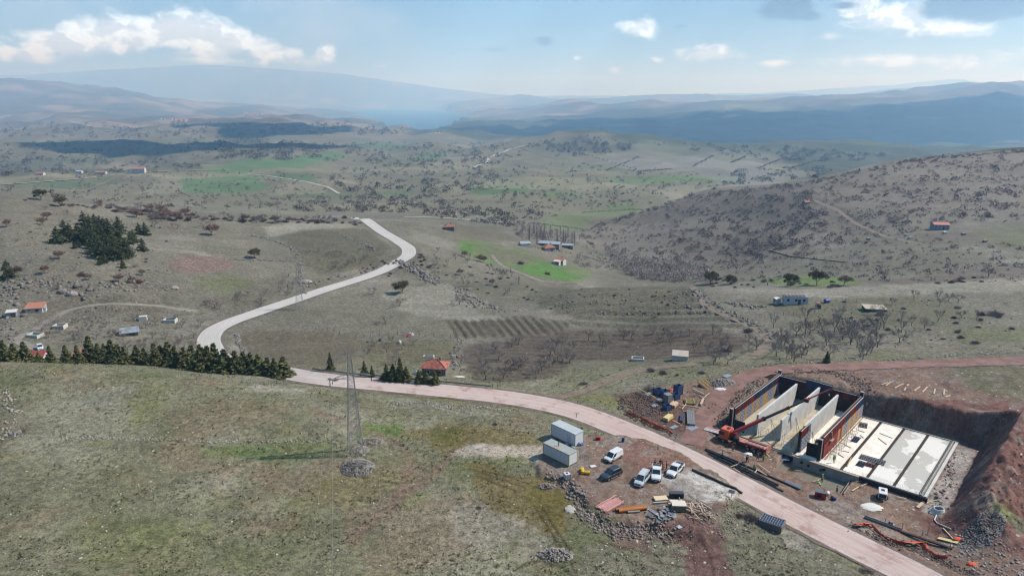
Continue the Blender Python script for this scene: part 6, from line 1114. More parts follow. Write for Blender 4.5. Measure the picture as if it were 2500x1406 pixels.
def cabin_at(front_l, front_r, wid, h, *args):
    a, b = at(*front_l), at(*front_r); rz = math.atan2(b.y - a.y, b.x - a.x); L = (b - a).to_2d().length; m = (a + b) / 2 + Vector((-sin(rz), cos(rz), 0)) * wid / 2; q = proj((m.x, m.y, float(gz(m.x, m.y)))); return cabin(q[0], q[1], rz, L, wid, h, *args)
t = cabin_at((1346, 1069), (1404, 1090), 2.5, 2.75, CW, CR1, TB, 'white site cabin with pale blue trim, farther from the camera')
MB().box(1.2, 2.1, -1.29, -1.25, .3, 2.2).build('door', mat('cabin_door', A(214, 220, 226), .5), t)
t = cabin_at((1326, 1109), (1389, 1140), 2.4, 2.5, CW, CR2, TY, 'white site cabin with yellow trim and rust stains on its roof')
MB().cyl((-.4, .0, 2.4), (-.4, .0, 3.7), .09, 8).build('stove_pipe', BLACK, t); MB().box(3.2, 3.26, .9, 1.75, .4, 2.35).build('door', mat('cabin_door', A(214, 220, 226), .5), t)
for i, (x, y, r, m_, lb) in enumerate([(1416, 1086, .7, mat('blue_bags', A(44, 70, 130), .6, color2=A(170, 190, 214), scale=2), 'blue and white bags piled at the end of the far cabin'), (1384, 1089, .6, mat('blue_bags', A(44, 70, 130), .6), 'blue bags between the two cabins'), (1398, 1096, .7, mat('green_tarp', A(150, 160, 140), .7, var=.2, scale=2), 'greenish tarp heap between the two cabins')]): blob('bag_heap', x, y, r, r * .7, .7, m_, lb, 'bags', 20 + i)
# ------------------------------------------------------------------ vehicles
GLASS = mat('dark_glass', A(40, 52, 62), .08, spec=.6); TYRE = mat('tyre_rubber', A(38, 38, 40), .85); RIM = mat('wheel_rim', A(176, 178, 180), .35, metal=.6); LAMPM = mat('headlamp', A(220, 224, 228), .15); TAIL = mat('tail_lamp', A(150, 30, 30), .3); PLASTIC = mat('black_plastic', A(48, 50, 54), .6)
CARW = mat('car_white', A(242, 243, 244), .25, spec=.5, coat=.5); CARS = mat('car_silver_white', A(222, 228, 234), .25, spec=.5, coat=.5, metal=.1); CARB = mat('car_black', A(34, 38, 46), .15, spec=.6, coat=.8)
def wheel_on(t, x, y, r, w=.22):
    s_ = 1 if y > 0 else -1; e = MB().tube([(0, -w / 2, 0), (0, -w / 2 + .03, 0), (0, w / 2 - .03, 0), (0, w / 2, 0)], [r * .9, r, r, r * .9], 14).build('wheel', TYRE, t, (x, y, r)); MB().cyl((0, s_ * (w / 2 - .02), 0), (0, s_ * (w / 2 + .012), 0), r * .62, 12).build('rim', RIM, e); return e
def loft(st, name, m, parent):
    """st: list of (x, [(y,z)...]) half profiles from the sill to the top centre"""
    V, F = [], []; k = len(st[0][1]); ring = 2 * k - 1
    for x, pr in st: V += [(x, y, z) for y, z in pr] + [(x, -y, z) for y, z in reversed(pr[:-1])]
    for i in range(len(st) - 1):
        for j in range(ring - 1): a = i * ring + j; F.append((a, a + ring, a + ring + 1, a + 1))
        F.append((i * ring + ring - 1, (i + 1) * ring + ring - 1, (i + 1) * ring, i * ring))
    F.append(tuple(range(ring))); F.append(tuple(reversed(range((len(st) - 1) * ring, len(st) * ring))))
    me = bpy.data.meshes.new(name); me.from_pydata(V, [], F); me.materials.append(m); bm = bmesh.new(); bm.from_mesh(me); bmesh.ops.recalc_face_normals(bm, faces=bm.faces); bm.to_mesh(me); bm.free(); o = link(name, me, parent); return bevel(o, .035, 2, 28)
def car(px, py, rz, kind, paint, label, group=None, name='parked_car', cat='car'):
    """front towards local +x"""
    p = at(px, py); t = empty(name, (p.x, p.y, p.z), rz, label, cat, group)
    # x stations from rear to front: (x, half width, sill, deck height)
    K = {'van': dict(L=4.4, W=.9, r=.33, low=[(-2.2, .84, .45, 1.0), (-2.1, .89, .32, 1.02), (1.1, .9, .3, 1.02), (1.75, .86, .3, .98), (2.1, .76, .36, .86), (2.2, .62, .42, .62)], gh=(-2.2, -2.12, .62, 1.42, 1.82), sides='front', wh=(-1.4, 1.35)),
         'suv': dict(L=4.8, W=.93, r=.38, low=[(-2.4, .8, .5, .95), (-2.25, .92, .36, 1.02), (.9, .93, .34, 1.02), (1.7, .9, .34, 1.0), (2.2, .82, .4, .9), (2.4, .66, .46, .66)], gh=(-2.3, -1.9, .15, 1.0, 1.72), sides='all', wh=(-1.5, 1.45)),
         'mpv': dict(L=4.5, W=.9, r=.33, low=[(-2.25, .82, .45, 1.0), (-2.12, .9, .32, 1.04), (1.05, .9, .3, 1.04), (1.75, .86, .3, .98), (2.12, .76, .36, .84), (2.25, .6, .42, .62)], gh=(-2.22, -2.1, .5, 1.38, 1.85), sides='all', wh=(-1.42, 1.4)),
         'pick': dict(L=5.3, W=.93, r=.39, low=[(-2.65, .9, .55, 1.02), (-2.6, .92, .46, 1.04), (1.1, .93, .4, 1.06), (2.0, .91, .4, 1.04), (2.5, .82, .46, .96), (2.65, .7, .5, .72)], gh=(-.95, -.75, .55, 1.2, 1.8), sides='all', wh=(-1.6, 1.75)),
         'hatch': dict(L=4.0, W=.85, r=.31, low=[(-2.0, .74, .42, .9), (-1.85, .84, .3, .95), (.8, .86, .28, .95), (1.45, .82, .28, .92), (1.85, .72, .34, .8), (2.0, .56, .4, .58)], gh=(-1.95, -1.4, .1, .95, 1.5), sides='all', wh=(-1.25, 1.2))}[kind]
    loft([(x, [(w * .92, s_), (w, s_ + .18), (w, (s_ + d) / 2), (w * .97, d - .05), (w * .88, d), (0, d + .03)]) for x, w, s_, d in K['low']], 'body', paint, t)
    xr, xrt, xft, xf, zr = K['gh']; zb = 1.0 if kind != 'hatch' else .92; wb, wt = K['W'] * .95, K['W'] * .80
    rear = (xr, xrt); B = [(xr, wb), (xf, wb)]; 
    o = MB().quadbox([(xr, -wb, zb), (xf, -wb * .94, zb), (xf, wb * .94, zb), (xr, wb, zb), (xrt, -wt, zr), (xft, -wt, zr), (xft, wt, zr), (xrt, wt, zr)]).build('cabin', paint, t); bevel(o, .07, 3, 20)
    def glass(nm, q, ins, off): 
        q = [Vector(v) for v in q]; c = sum(q, Vector()) / 4; n = (q[1] - q[0]).cross(q[2] - q[1]).normalized() * off
        if n.dot(c - Vector(((xr + xf) / 2, 0, zb + .2))) < 0: n = -n
        g = [c + (v - c) * ins + n for v in q]; b_ = [v - n * .6 for v in g]; return MB().quadbox(b_ + g).build(nm, GLASS, t)
    glass('windshield', [(xf, -wb * .94, zb), (xf, wb * .94, zb), (xft, wt, zr), (xft, -wt, zr)], .86, .022)
    if kind != 'van': glass('rear_window', [(xr, -wb, zb + .05), (xr, wb, zb + .05), (xrt, wt, zr), (xrt, -wt, zr)], .8, .022)
    else: MB().box(xr - .03, xr - .005, -.012, .012, .45, 1.7).build('door_seam', PLASTIC, t)
    segs = {'all': [(.02, .34), (.37, .66), (.69, .96)] if kind != 'pick' else [(.05, .46), (.5, .95)], 'front': [(.70, .97)]}[K['sides']]
    for s_ in (-1, 1):
        for (f0, f1) in segs:
            lo, hi = lambda f: (xr + (xf - xr) * f, s_ * (wb + (wb * .94 - wb) * f), zb + .06), lambda f: (xrt + (xft - xrt) * f, s_ * (wt + .015), zr - .10)
            glass('side_window', [lo(f0), lo(f1), hi(f1), hi(f0)], .94, .02)
        MB().box(xf - .35, xf - .17, s_ * (K['W'] + .02), s_ * (K['W'] + .22), .98, 1.14).build('mirror', paint if kind != 'van' else PLASTIC, t)
        lx = K['low'][-2][0]; bevel(MB().quadbox([(lx - .28, s_ * .5, .66), (lx + .03, s_ * .46, .66), (lx + .0, s_ * .72, .66), (lx - .3, s_ * .8, .66), (lx - .3, s_ * .48, .83), (lx + .04, s_ * .44, .8), (lx + .01, s_ * .71, .8), (lx - .32, s_ * .8, .84)]).build('headlight', LAMPM, t), .02)
        MB().box(K['low'][0][0] - .02, K['low'][0][0] + .06, s_ * .66, s_ * .83, .75, 1.02).build('tail_lamp', TAIL, t)
        for x in K['wh']: wheel_on(t, x, s_ * (K['W'] - .09), K['r'])
        for x in K['wh']: MB().tube([(x + cos(q) * (K['r'] + .07), s_ * (K['W'] + .008), K['r'] + sin(q) * (K['r'] + .07)) for q in np.linspace(0, pi, 9)], .035, 5).build('wheel_arch', PLASTIC if kind in ('suv', 'pick', 'van') else paint, t)
        if kind == 'suv': MB().box(-1.0, .95, s_ * .93, s_ * 1.06, .36, .42).build('side_step', STEELW, t)
        MB().box(K['wh'][0] + .45, K['wh'][1] - .45, s_ * (K['W'] - .02), s_ * (K['W'] + .012), .52, .58).build('side_strip', PLASTIC, t)
    fx = K['low'][-1][0]; MB().box(fx - .12, fx + .05, -.62, .62, .34, .56).build('bumper', PLASTIC if kind in ('van', 'pick') else paint, t); MB().box(fx - .04, fx + .03, -.42, .42, .58, .72).build('grille', PLASTIC, t); MB().box(fx + .052, fx + .06, -.26, .26, .42, .52).build('number_plate', WHITE, t); MB().box(K['low'][0][0] - .06, K['low'][0][0] + .1, -.8, .8, .4, .6).build('rear_bumper', PLASTIC if kind in ('van', 'pick') else paint, t)
    if kind in ('suv', 'mpv'): [MB().bar((xrt + .15, s_ * (wt - .06), zr + .05), (xft - .15, s_ * (wt - .06), zr + .05), .045).build('roof_rail', PLASTIC if kind == 'mpv' else STEELW, t) for s_ in (-1, 1)]
    if kind == 'pick':
        cov = 'cover' in label; MB().box(-2.58, -1.0, -.80, .80, 1.05, 1.12).build('bed_cover' if cov else 'bed_floor', mat('bed_cover', A(70, 78, 90), .6) if cov else PLASTIC, t)
        for s_ in (-1, 1): MB().box(-2.62, -.98, s_ * .82, s_ * .92, 1.03, 1.17).build('bed_rail', paint, t)
        MB().box(-2.66, -2.59, -.9, .9, .6, 1.17).build('tailgate', paint, t)
    return t
def head(px0, py0, px1, py1): a, b = at(px0, py0), at(px1, py1); return math.atan2(b.y - a.y, b.x - a.x)
# front to rear directions read along the ground
car(1497, 1121, head(1517, 1110, 1479, 1131), 'van', CARW, 'white panel van parked on the red yard below the far cabin', None, 'panel_van', 'van')
car(1491, 1164, head(1512, 1154, 1471, 1173), 'suv', CARB, 'black off-road car parked below the white panel van')
car(1567, 1177, head(1584, 1160, 1558, 1192), 'mpv', CARS, 'silvery white people carrier parked left of the two pickups')
car(1602, 1162, head(1604, 1144, 1601, 1178), 'pick', CARW, 'white pickup in the middle, people standing behind it', None, 'pickup_truck', 'pickup')
car(1648, 1154, head(1664, 1140, 1635, 1166), 'pick', CARW, 'white pickup at the right with a dark bed cover on the gravel', None, 'pickup_truck', 'pickup')
car(98, 852, head(94, 844, 101, 858), 'hatch', CARW, 'white small car parked by the farm track above the conifers')
# crane truck
t = empty('crane_truck', AB(-2.6, -3.4, -1.12), SITE_RZ + pi, 'orange cabbed crane truck with a long boom reaching over the walls', 'crane truck')
TR = mat('truck_red', A(150, 44, 44), .5, var=.2, scale=2); TO = mat('cab_orange', A(240, 104, 56), .35, spec=.5, coat=.3); DECK = mat('pink_deck', A(206, 160, 150), .7, var=.2, scale=2)
MB().box(-5.2, 5.3, -.45, .45, .75, 1.05).build('chassis', BLACK, t)
o = MB().quadbox([(3.0, -1.2, .9), (5.15, -1.2, .9), (5.15, 1.2, .9), (3.0, 1.2, .9), (3.0, -1.15, 3.15), (4.85, -1.1, 3.15), (4.85, 1.1, 3.15), (3.0, 1.15, 3.15)]).build('cab', TO, t); bevel(o, .09, 3, 20)
MB().quadbox([(5.16, -1.0, 1.85), (5.19, -1.0, 1.85), (5.19, 1.0, 1.85), (5.16, 1.0, 1.85), (4.96, -.95, 2.75), (4.99, -.95, 2.75), (4.99, .95, 2.75), (4.96, .95, 2.75)]).build('windshield', GLASS, t)
for s_ in (-1, 1):
    MB().box(3.9, 4.85, s_ * 1.195, s_ * 1.215, 1.85, 2.6).build('side_window', GLASS, t); MB().box(4.9, 5.05, s_ * 1.25, s_ * 1.5, 1.9, 2.6).build('mirror', PLASTIC, t); MB().box(5.12, 5.22, s_ * .65, s_ * 1.1, .95, 1.2).build('headlight', LAMPM, t); MB().box(3.2, 4.6, s_ * 1.1, s_ * 1.24, .75, .95).build('step', PLASTIC, t)
MB().box(5.1, 5.3, -1.2, 1.2, .5, .92).build('bumper', PLASTIC, t); MB().box(3.2, 3.9, -.5, .5, 3.15, 3.22).build('roof_hatch', PLASTIC, t)
MB().box(-5.2, 1.55, -1.2, 1.2, 1.15, 1.4).build('flatbed', TR, t); MB().box(-5.1, 1.5, -1.08, 1.08, 1.40, 1.46).build('deck', DECK, t)
for k in range(8): MB().box(-5.0 + .8 * k, -4.95 + .8 * k, -1.1, 1.1, 1.46, 1.52).build('deck_slat', TR, t)
for s_ in (-1, 1):
    MB().box(-5.15, 1.5, s_ * 1.12, s_ * 1.22, 1.4, 1.62).build('side_board', TR, t); MB().box(-4.6, -.6, s_ * .62, s_ * .95, 1.46, 1.66).build('ladder_ramp', DECK, t); [MB().box(-4.5 + .25 * k, -4.42 + .25 * k, s_ * .6, s_ * .97, 1.66, 1.72).build('rung', TR, t) for k in range(16)]
    for x in (4.1, -1.4, -2.75, -4.05): wheel_on(t, x, s_ * 1.02, .52, .34)
    MB().box(-.8, 1.3, s_ * .75, s_ * 1.18, .6, 1.1).build('tool_box', PLASTIC, t); MB().bar((2.2, s_ * 1.2, .9), (2.2, s_ * 2.3, .9), .22).bar((2.2, s_ * 2.3, 1.0), (2.2, s_ * 2.3, .05), .18).build('outrigger', TR, t)
MB().box(-5.3, -5.15, -1.2, 1.2, .9, 2.0).build('tail_board', mat('tail_pink', A(206, 130, 120), .6), t)
MB().cyl((2.3, 0, 1.05), (2.3, 0, 1.9), .75, 16).build('turntable', BLACK, t); MB().box(1.7, 2.9, -.5, .5, 1.9, 2.7).build('crane_base', TR, t); MB().tube([(1.3, .9, 1.3), (1.3, .9, 2.1), (1.3, .9, 2.3)], [.62, .62, .3], 14).build('dark_reel', BLACK, t); MB().cyl((2.75, -.9, 1.2), (2.75, -.9, 2.0), .3, 10).build('oil_tank', STEELW, t)
inv = Matrix.LocRotScale(t.location, t.rotation_euler, None).inverted(); bs = inv @ (t.location + Matrix.Rotation(SITE_RZ + pi, 3, 'Z') @ Vector((2.3, 0, 2.7))); tipw = plane_at(2029, 949, 8.4); tip = inv @ tipw; d_ = tip - bs
cuts = [0, .30, .55, .76, 1.0]; ws = [.50, .38, .29, .2]
for k in range(4): MB().bar(bs + d_ * (cuts[k] - (.01 if k else 0)), bs + d_ * cuts[k + 1], ws[k], ws[k] * 1.2).build('boom_section', (TR, BLACK, BLACK, TR)[k], t)
for k in range(1, 4): MB().bar(bs + d_ * (cuts[k] - .012), bs + d_ * (cuts[k] + .012), ws[k - 1] * 1.25, ws[k - 1] * 1.5).build('boom_collar', BLACK if k < 3 else TR, t)
MB().bar(bs + d_ * .02 - Vector((0, 0, .9)), bs + d_ * .22 - Vector((0, 0, .28)), .2).build('lift_cylinder', STEELW, t); jb = bs + d_ * .74; MB().box(-.5, .5, -.35, .35, -.5, .25).build('jib_joint', mat('joint_red', A(120, 40, 40), .6), t, tuple(jb)); hk = bs + d_ * .985; MB().bar(hk, hk - Vector((0, 0, 1.1)), .03).build('hoist_cable', BLACK, t); MB().box(-.12, .12, -.12, .12, -.35, 0).build('hook_block', YEL, t, tuple(hk - Vector((0, 0, 1.1))))
# trailer of form parts left of the truck
t = empty('flat_trailer', AB(-9.6, -2.2, -1.05), SITE_RZ + .1, 'low trailer loaded with pinkish ladders beside the orange cab', 'trailer'); MB().box(-2.4, 2.2, -1., 1., .55, .7).build('deck', BLACK, t); [MB().box(-2.3, 2.1, y, y + .3, .8, .95).build('ladder', PINKW if i < 2 else WHITE, t) for i, y in enumerate((.5, .1, -.35, -.9))]; [wheel_on(t, x, s_ * .85, .36) for x in (-1.2, 1.0) for s_ in (-1, 1)]; MB().bar((2.2, 0, .6), (3.2, 0, .45), .12).build('drawbar', GREYST, t)
# compressor trailer
p = at(2153, 1216); t = empty('compressor', p, SITE_RZ + pi / 2 + .25, 'white towable compressor in front of the slab', 'compressor'); o = MB().box(-1.25, 1.25, -.75, .75, .6, 1.65).build('body', WHITE, t); bevel(o, .12, 3, 20); MB().box(-1.28, -1.22, -.6, .6, .75, 1.5).build('grille', PLASTIC, t); MB().box(-.2, .5, -.3, .3, 1.65, 1.69).build('roof_hatch', PLASTIC, t); MB().box(.1, .9, -.77, -.752, .8, 1.3).build('side_door', mat('pale_grey', A(214, 216, 218), .5), t); [wheel_on(t, 0, s_ * .85, .34) for s_ in (-1, 1)]; MB().bar((1.25, 0, .65), (2.3, 0, .5), .12).bar((2.2, 0, .5), (2.2, 0, 0), .08).build('drawbar', GREYST, t); MB().bar((-1.1, 0, .6), (-1.15, 0, 0), .08).build('prop_leg', GREYST, t)

# ------------------------------------------------------------------ people
SKIN = mat('skin', A(196, 150, 124), .7)
def body(joints, edges, rad, name):
    me = bpy.data.meshes.new(name); me.from_pydata(joints, edges, []); o = bpy.data.objects.new(name, me); COL.objects.link(o)
    md = o.modifiers.new('skin', 'SKIN'); md.use_smooth_shade = True
    for i, r in enumerate(rad): me.skin_vertices[0].data[i].radius = (r, r * (.72 if i in (0, 1, 2, 3) else 1)); me.skin_vertices[0].data[i].use_root = i == 0
    sd = o.modifiers.new('sub', 'SUBSURF'); sd.levels = 1; sd.render_levels = 1
    dg = bpy.context.evaluated_depsgraph_get(); m2 = bpy.data.meshes.new_from_object(o.evaluated_get(dg)); bpy.data.objects.remove(o); bpy.data.meshes.remove(me); return m2
def figure(pose):
    """feet at the origin, facing +x; returns body mesh and the key points"""
    b = {'stand': 0, 'arms': 0, 'bend': 1.0, 'walk': 0, 'crouch': 1.0}[pose]; hipz = {'crouch': .62}.get(pose, .92); bx = -.12 if b else 0
    d = Vector((sin(b * .95), 0, cos(b * .95))); hip = Vector((bx, 0, hipz)); ch = hip + d * .42; nk = ch + d * .12; hd = nk + Vector((.03 + .1 * b, 0, .10)); ht = hd + Vector((.03 + .06 * b, 0, .17 - .05 * b))
    J = [hip, hip + d * .22, ch, nk, hd, ht]; E = [(0, 1), (1, 2), (2, 3), (3, 4), (4, 5)]; R = [.15, .145, .16, .07, .095, .085]
    for s_ in (-1, 1):
        n = len(J); sh = ch + Vector((0, s_ * .19, .03)); st = {'walk': .22 * s_, 'crouch': .15}.get(pose, .04 * s_)
        el = sh + {'stand': Vector((-.03, s_ * .06, -.28)), 'walk': Vector((-.10 * s_, s_ * .05, -.27)), 'arms': Vector((.12, s_ * .10, -.22)), 'bend': Vector((.12, s_ * .04, -.25)), 'crouch': Vector((.16, s_ * .05, -.2))}[pose]
        ha = el + {'stand': Vector((.06, 0, -.25)), 'walk': Vector((.08, 0, -.24)), 'arms': Vector((.24, -s_ * .1, .02)), 'bend': Vector((.14, -s_ * .02, -.22)), 'crouch': Vector((.2, -s_ * .05, -.16))}[pose]
        J += [sh, el, ha, ha + (ha - el).normalized() * .09]; E += [(2, n), (n, n + 1), (n + 1, n + 2), (n + 2, n + 3)]; R += [.075, .055, .042, .035]
        n = len(J); hp = hip + Vector((0, s_ * .10, -.06)); kn = Vector((bx * .3 + st * .5 + (.28 if pose == 'crouch' else .05 * b), s_ * .11, .48 if pose != 'crouch' else .46)); an = Vector((st, s_ * .12, .09)); J += [hp, kn, an, an + Vector((.15, 0, -.04))]; E += [(0, n), (n, n + 1), (n + 1, n + 2), (n + 2, n + 3)]; R += [.10, .07, .055, .045]
    return body([tuple(j) for j in J], E, R, 'body'), dict(hip=hip, ch=ch, nk=nk, ht=ht, hd=hd, d=d)
CL = {'g': mat('vest_lime', A(150, 222, 70), .7), 'o': mat('vest_orange', A(244, 96, 60), .7), 'd': mat('dark_clothes', A(52, 54, 64), .9), 'n': mat('navy_clothes', A(60, 66, 90), .9), 'k': mat('khaki_clothes', A(150, 116, 100), .9), 'j': mat('jeans', A(72, 78, 96), .9), 'w': mat('helmet_white', A(236, 238, 240), .4), 'b': mat('helmet_blue', A(60, 96, 170), .4), 'h': mat('hair_dark', A(44, 38, 36), .9), 'y': mat('helmet_yellow', A(236, 200, 60), .4)}
FIG = {}
def person(px, py, rz, pose, vest, top, trou, hat, label, z=None):
    if pose not in FIG:
        me, K = figure(pose); co = np.array([v.co[:] for v in me.vertices]); me.materials.clear()
        for _ in range(4): me.materials.append(SKIN)
        for f in me.polygons:
            c = f.center; z_ = c.z; tr = (c - K['hip']).dot(K['d'])
            f.material_index = 3 if z_ < .11 else 2 if (z_ < K['hip'].z - .03 and tr < .02 and (abs(c.y) < .24) and (c - K['ch']).length > .3) else 0 if ((c - K['hd']).length < .2 and (c - K['nk']).length > .06) else 1
        for f in me.polygons:
            c = f.center
            if abs(c.y) > .12 and f.material_index in (1, 2) and pose != 'x':
                hand = min((Vector((c.x, c.y, c.z)) - Vector(v)).length for v in ()) if False else 1
        bm = bmesh.new(); bm.from_mesh(me); bm.normal_update(); keep = [f for f in bm.faces if -.02 < (f.calc_center_median() - K['hip']).dot(K['d']) < .50 and abs(f.calc_center_median().y) < .19 and (f.calc_center_median() - K['hd']).length > .15 and (f.calc_center_median() - (K['hip'] + K['d'] * ((f.calc_center_median() - K['hip']).dot(K['d'])))).length < .24]
        bmesh.ops.delete(bm, geom=[f for f in bm.faces if f not in set(keep)], context='FACES')
        for v in bm.verts: v.co += v.normal * .022
        vm = bpy.data.meshes.new('vest'); bm.to_mesh(vm); bm.free(); vm.materials.append(SKIN)
        hm_ = bpy.data.meshes.new('helmet'); bm = bmesh.new(); bmesh.ops.create_uvsphere(bm, u_segments=10, v_segments=8, radius=.128)
        bmesh.ops.delete(bm, geom=[v for v in bm.verts if v.co.z < -.03], context='VERTS'); bm.to_mesh(hm_); bm.free(); hm_.materials.append(SKIN); FIG[pose] = (me, vm, hm_, K)
    me, vm, hm_, K = FIG[pose]; p = at(px, py) if z is None else plane_at(px, py, z); t = empty('person', p, rz, label, 'person')
    o = link('body', me, t)
    for i, c in enumerate((SKIN, CL[top], CL[trou], BLACK)): o.material_slots[i].link = 'OBJECT'; o.material_slots[i].material = c
    if vest: q = link('vest', vm, t); q.material_slots[0].link = 'OBJECT'; q.material_slots[0].material = CL[vest]
    q = link('helmet' if hat not in 'h' else 'hair', hm_, t, tuple(K['ht'] + Vector((-.01, 0, -.05)))); q.material_slots[0].link = 'OBJECT'; q.material_slots[0].material = CL[hat]; return t
person(1598, 1142, -1.2, 'stand', None, 'd', 'd', 'h', 'person in dark clothes at the left of the group behind the pickups'); person(1609, 1145, -1.6, 'stand', 'g', 'd', 'j', 'h', 'person in a lime vest standing behind the middle pickup'); person(1612, 1139, -1.9, 'stand', None, 'd', 'd', 'h', 'person in black half hidden behind the lime and orange vests'); person(1617, 1146, -2.0, 'arms', 'o', 'o', 'd', 'h', 'person in an orange jacket between the two pickups'); person(1627, 1145, 2.9, 'stand', None, 'd', 'd', 'h', 'person in long black clothes at the right of the group')
person(1763, 1118, -.6, 'walk', 'g', 'n', 'n', 'b', 'worker with a blue helmet and lime vest on the black pipes'); person(1788, 1104, 1.2, 'stand', None, 'k', 'd', 'h', 'worker in a pinkish jacket beside the front wheels of the crane truck'); person(1822, 1127, .4, 'bend', None, 'n', 'j', 'w', 'worker in navy bending near the white sacks'); person(1824, 1129, 2.2, 'walk', None, 'n', 'd', 'h', 'worker in dark clothes standing close to the bending one'); person(1849, 1122, 2.8, 'walk', None, 'k', 'd', 'h', 'worker in a pinkish jacket behind the crane truck'); person(1863, 1126, -2.5, 'stand', 'g', 'g', 'd', 'h', 'worker in a green jacket at the tail of the crane truck'); person(1820, 1149, -.8, 'bend', 'g', 'd', 'd', 'w', 'worker in a bright yellow green vest stooping over the pipes'); person(1841, 1153, -2.0, 'stand', 'g', 'd', 'd', 'b', 'worker with a blue helmet and lime vest at the red bundle on the pipes')
person(2006, 1176, -1.2, 'arms', 'g', 'd', 'd', 'w', 'worker in a lime vest walking on the rebar mat by the wide plank', -2.9); person(2000, 1192, 1.8, 'bend', 'g', 'd', 'd', 'w', 'worker in a lime vest bending at the basin edge', -2.9); person(2042, 1205, -.4, 'walk', None, 'd', 'd', 'h', 'worker in dark green at the right end of the rebar mat', -2.9); person(2036, 1129, -1.6, 'stand', 'g', 'd', 'd', 'w', 'worker in a lime vest standing on the slab near the front wall', -1.0); person(2029, 1073, 2.6, 'arms', 'g', 'd', 'd', 'w', 'worker in a lime vest on the red panels of the right formwork', 2.0)
t = empty('work_platform', plane_at(2029, 1073, 1.9), SITE_RZ, 'small bracket platform under the worker on the right formwork', 'platform'); MB().box(-.8, .5, -.8, .8, 0, .08).build('deck', WOODO, t); [MB().bar((.4, y, 0), (-.8, y, -.9), .06).build('bracket', GREYST, t) for y in (-.7, .7)]
# ------------------------------------------------------------------ pylons and wires
def pylon(p, h, rz, label):
    t = empty('lattice_pylon', p, rz, label, 'pylon', 'power line pylons'); PY = mat('pylon_steel', A(176, 176, 176), .5, metal=.3); b0, b1 = 1.45, .38; hw = lambda z: b0 + (b1 - b0) * min(z / (h * .86), 1); w = .095 * h / 24
    C4 = [(-1, -1), (1, -1), (1, 1), (-1, 1)]
    for (x, y) in C4: MB().bar((x * b0, y * b0, -.3), (x * b1, y * b1, h * .86), w).build('leg', PY, t)
    zs = [0]
    while zs[-1] < h * .86 - .5: zs.append(min(zs[-1] + hw(zs[-1]) * 1.55 + .25, h * .86))
    L = MB()
    for i in range(len(zs) - 1):
        a, c = hw(zs[i]), hw(zs[i + 1])
        for k in range(4): (x0, y0), (x1, y1) = C4[k], C4[(k + 1) % 4]; L.bar((x0 * a, y0 * a, zs[i]), (x1 * c, y1 * c, zs[i + 1]), w * .55); L.bar((x1 * a, y1 * a, zs[i]), (x0 * c, y0 * c, zs[i + 1]), w * .55); L.bar((x0 * c, y0 * c, zs[i + 1]), (x1 * c, y1 * c, zs[i + 1]), w * .5)
    L.build('lattice', PY, t); T_ = h * .86
    pk = MB(); [pk.bar((x * b1, y * b1, T_), (0, 0, h), w * .8) for x, y in C4]; pk.build('peak', PY, t); tips = []
    for (s_, z, L_) in ((-1, T_ - 3.6, 4.0), (1, T_ - 3.6, 4.0), (-1, T_ + .6, 3.4)):
        m = MB(); tp = Vector((s_ * L_, 0, z)); [m.bar((s_ * b1, y * b1, z), tp, w * .8).bar((s_ * b1, y * b1, z + 1.1), tp, w * .7) for y in (-1, 1)]; [m.bar((s_ * (b1 + (L_ - b1) * f), 0, z), (s_ * (b1 + (L_ - b1) * f * .8), 0, z + 1.1 * (1 - f)), w * .5) for f in (.3, .6)]; arm = m.build('cross_arm', PY, t)
        MB().tube([tp, tp - Vector((0, 0, 1.3))], [.09, .09], 6).build('insulator', PLASTIC, arm); tips.append(tp - Vector((0, 0, 1.3)))
    for (x, y) in C4: MB().box(x * b0 - .3, x * b0 + .3, y * b0 - .3, y * b0 + .3, -.3, .12).build('footing', CONC_G, t)
    M = Matrix.LocRotScale(t.location, t.rotation_euler, None); return [M @ v for v in tips] + [M @ Vector((0, 0, h))]
pa_, pb_, pc_ = at(868, 1106), at(733, 757), at(683, 547)
W1 = pylon(pa_, 23.2, .35, 'grey lattice power pylon on the near field beside the stone heaps'); W2 = pylon(pb_, 17., .5, 'grey lattice pylon standing beside the pale road in the middle distance'); W3 = pylon(pc_, 15., .4, 'farthest grey lattice pylon on the upper left meadow')
WIRE = mat('power_wire', A(150, 150, 150), .5)
def wire(a, b, sag, r, lb):
    c = (a + b) / 2; tag(MB().tube([a.lerp(b, f) - Vector((0, 0, sag * 4 * f * (1 - f))) - c for f in np.linspace(0, 1, 26)], r, 4).build('power_wire', WIRE, None, c), lb, 'wire', 'power wires')
for k, (ex, nm) in enumerate(((-9.5, 'left'), (-1.5, 'right'), (-5.5, 'upper'))): wire(W1[k], Vector((ex - 2, 20, 27.5 + (4 if k == 2 else 0))), 1.0, .011, 'thin %s power wire running from the near pylon towards the camera' % nm)
for A_, B_, nm in ((W1, W2, 'near and middle'), (W2, W3, 'middle and farthest')): [wire(A_[k], B_[k], 3., .014, 'thin %s power wire hanging between the %s pylons' % (n2, nm)) for k, n2 in enumerate(('left', 'right', 'upper'))]

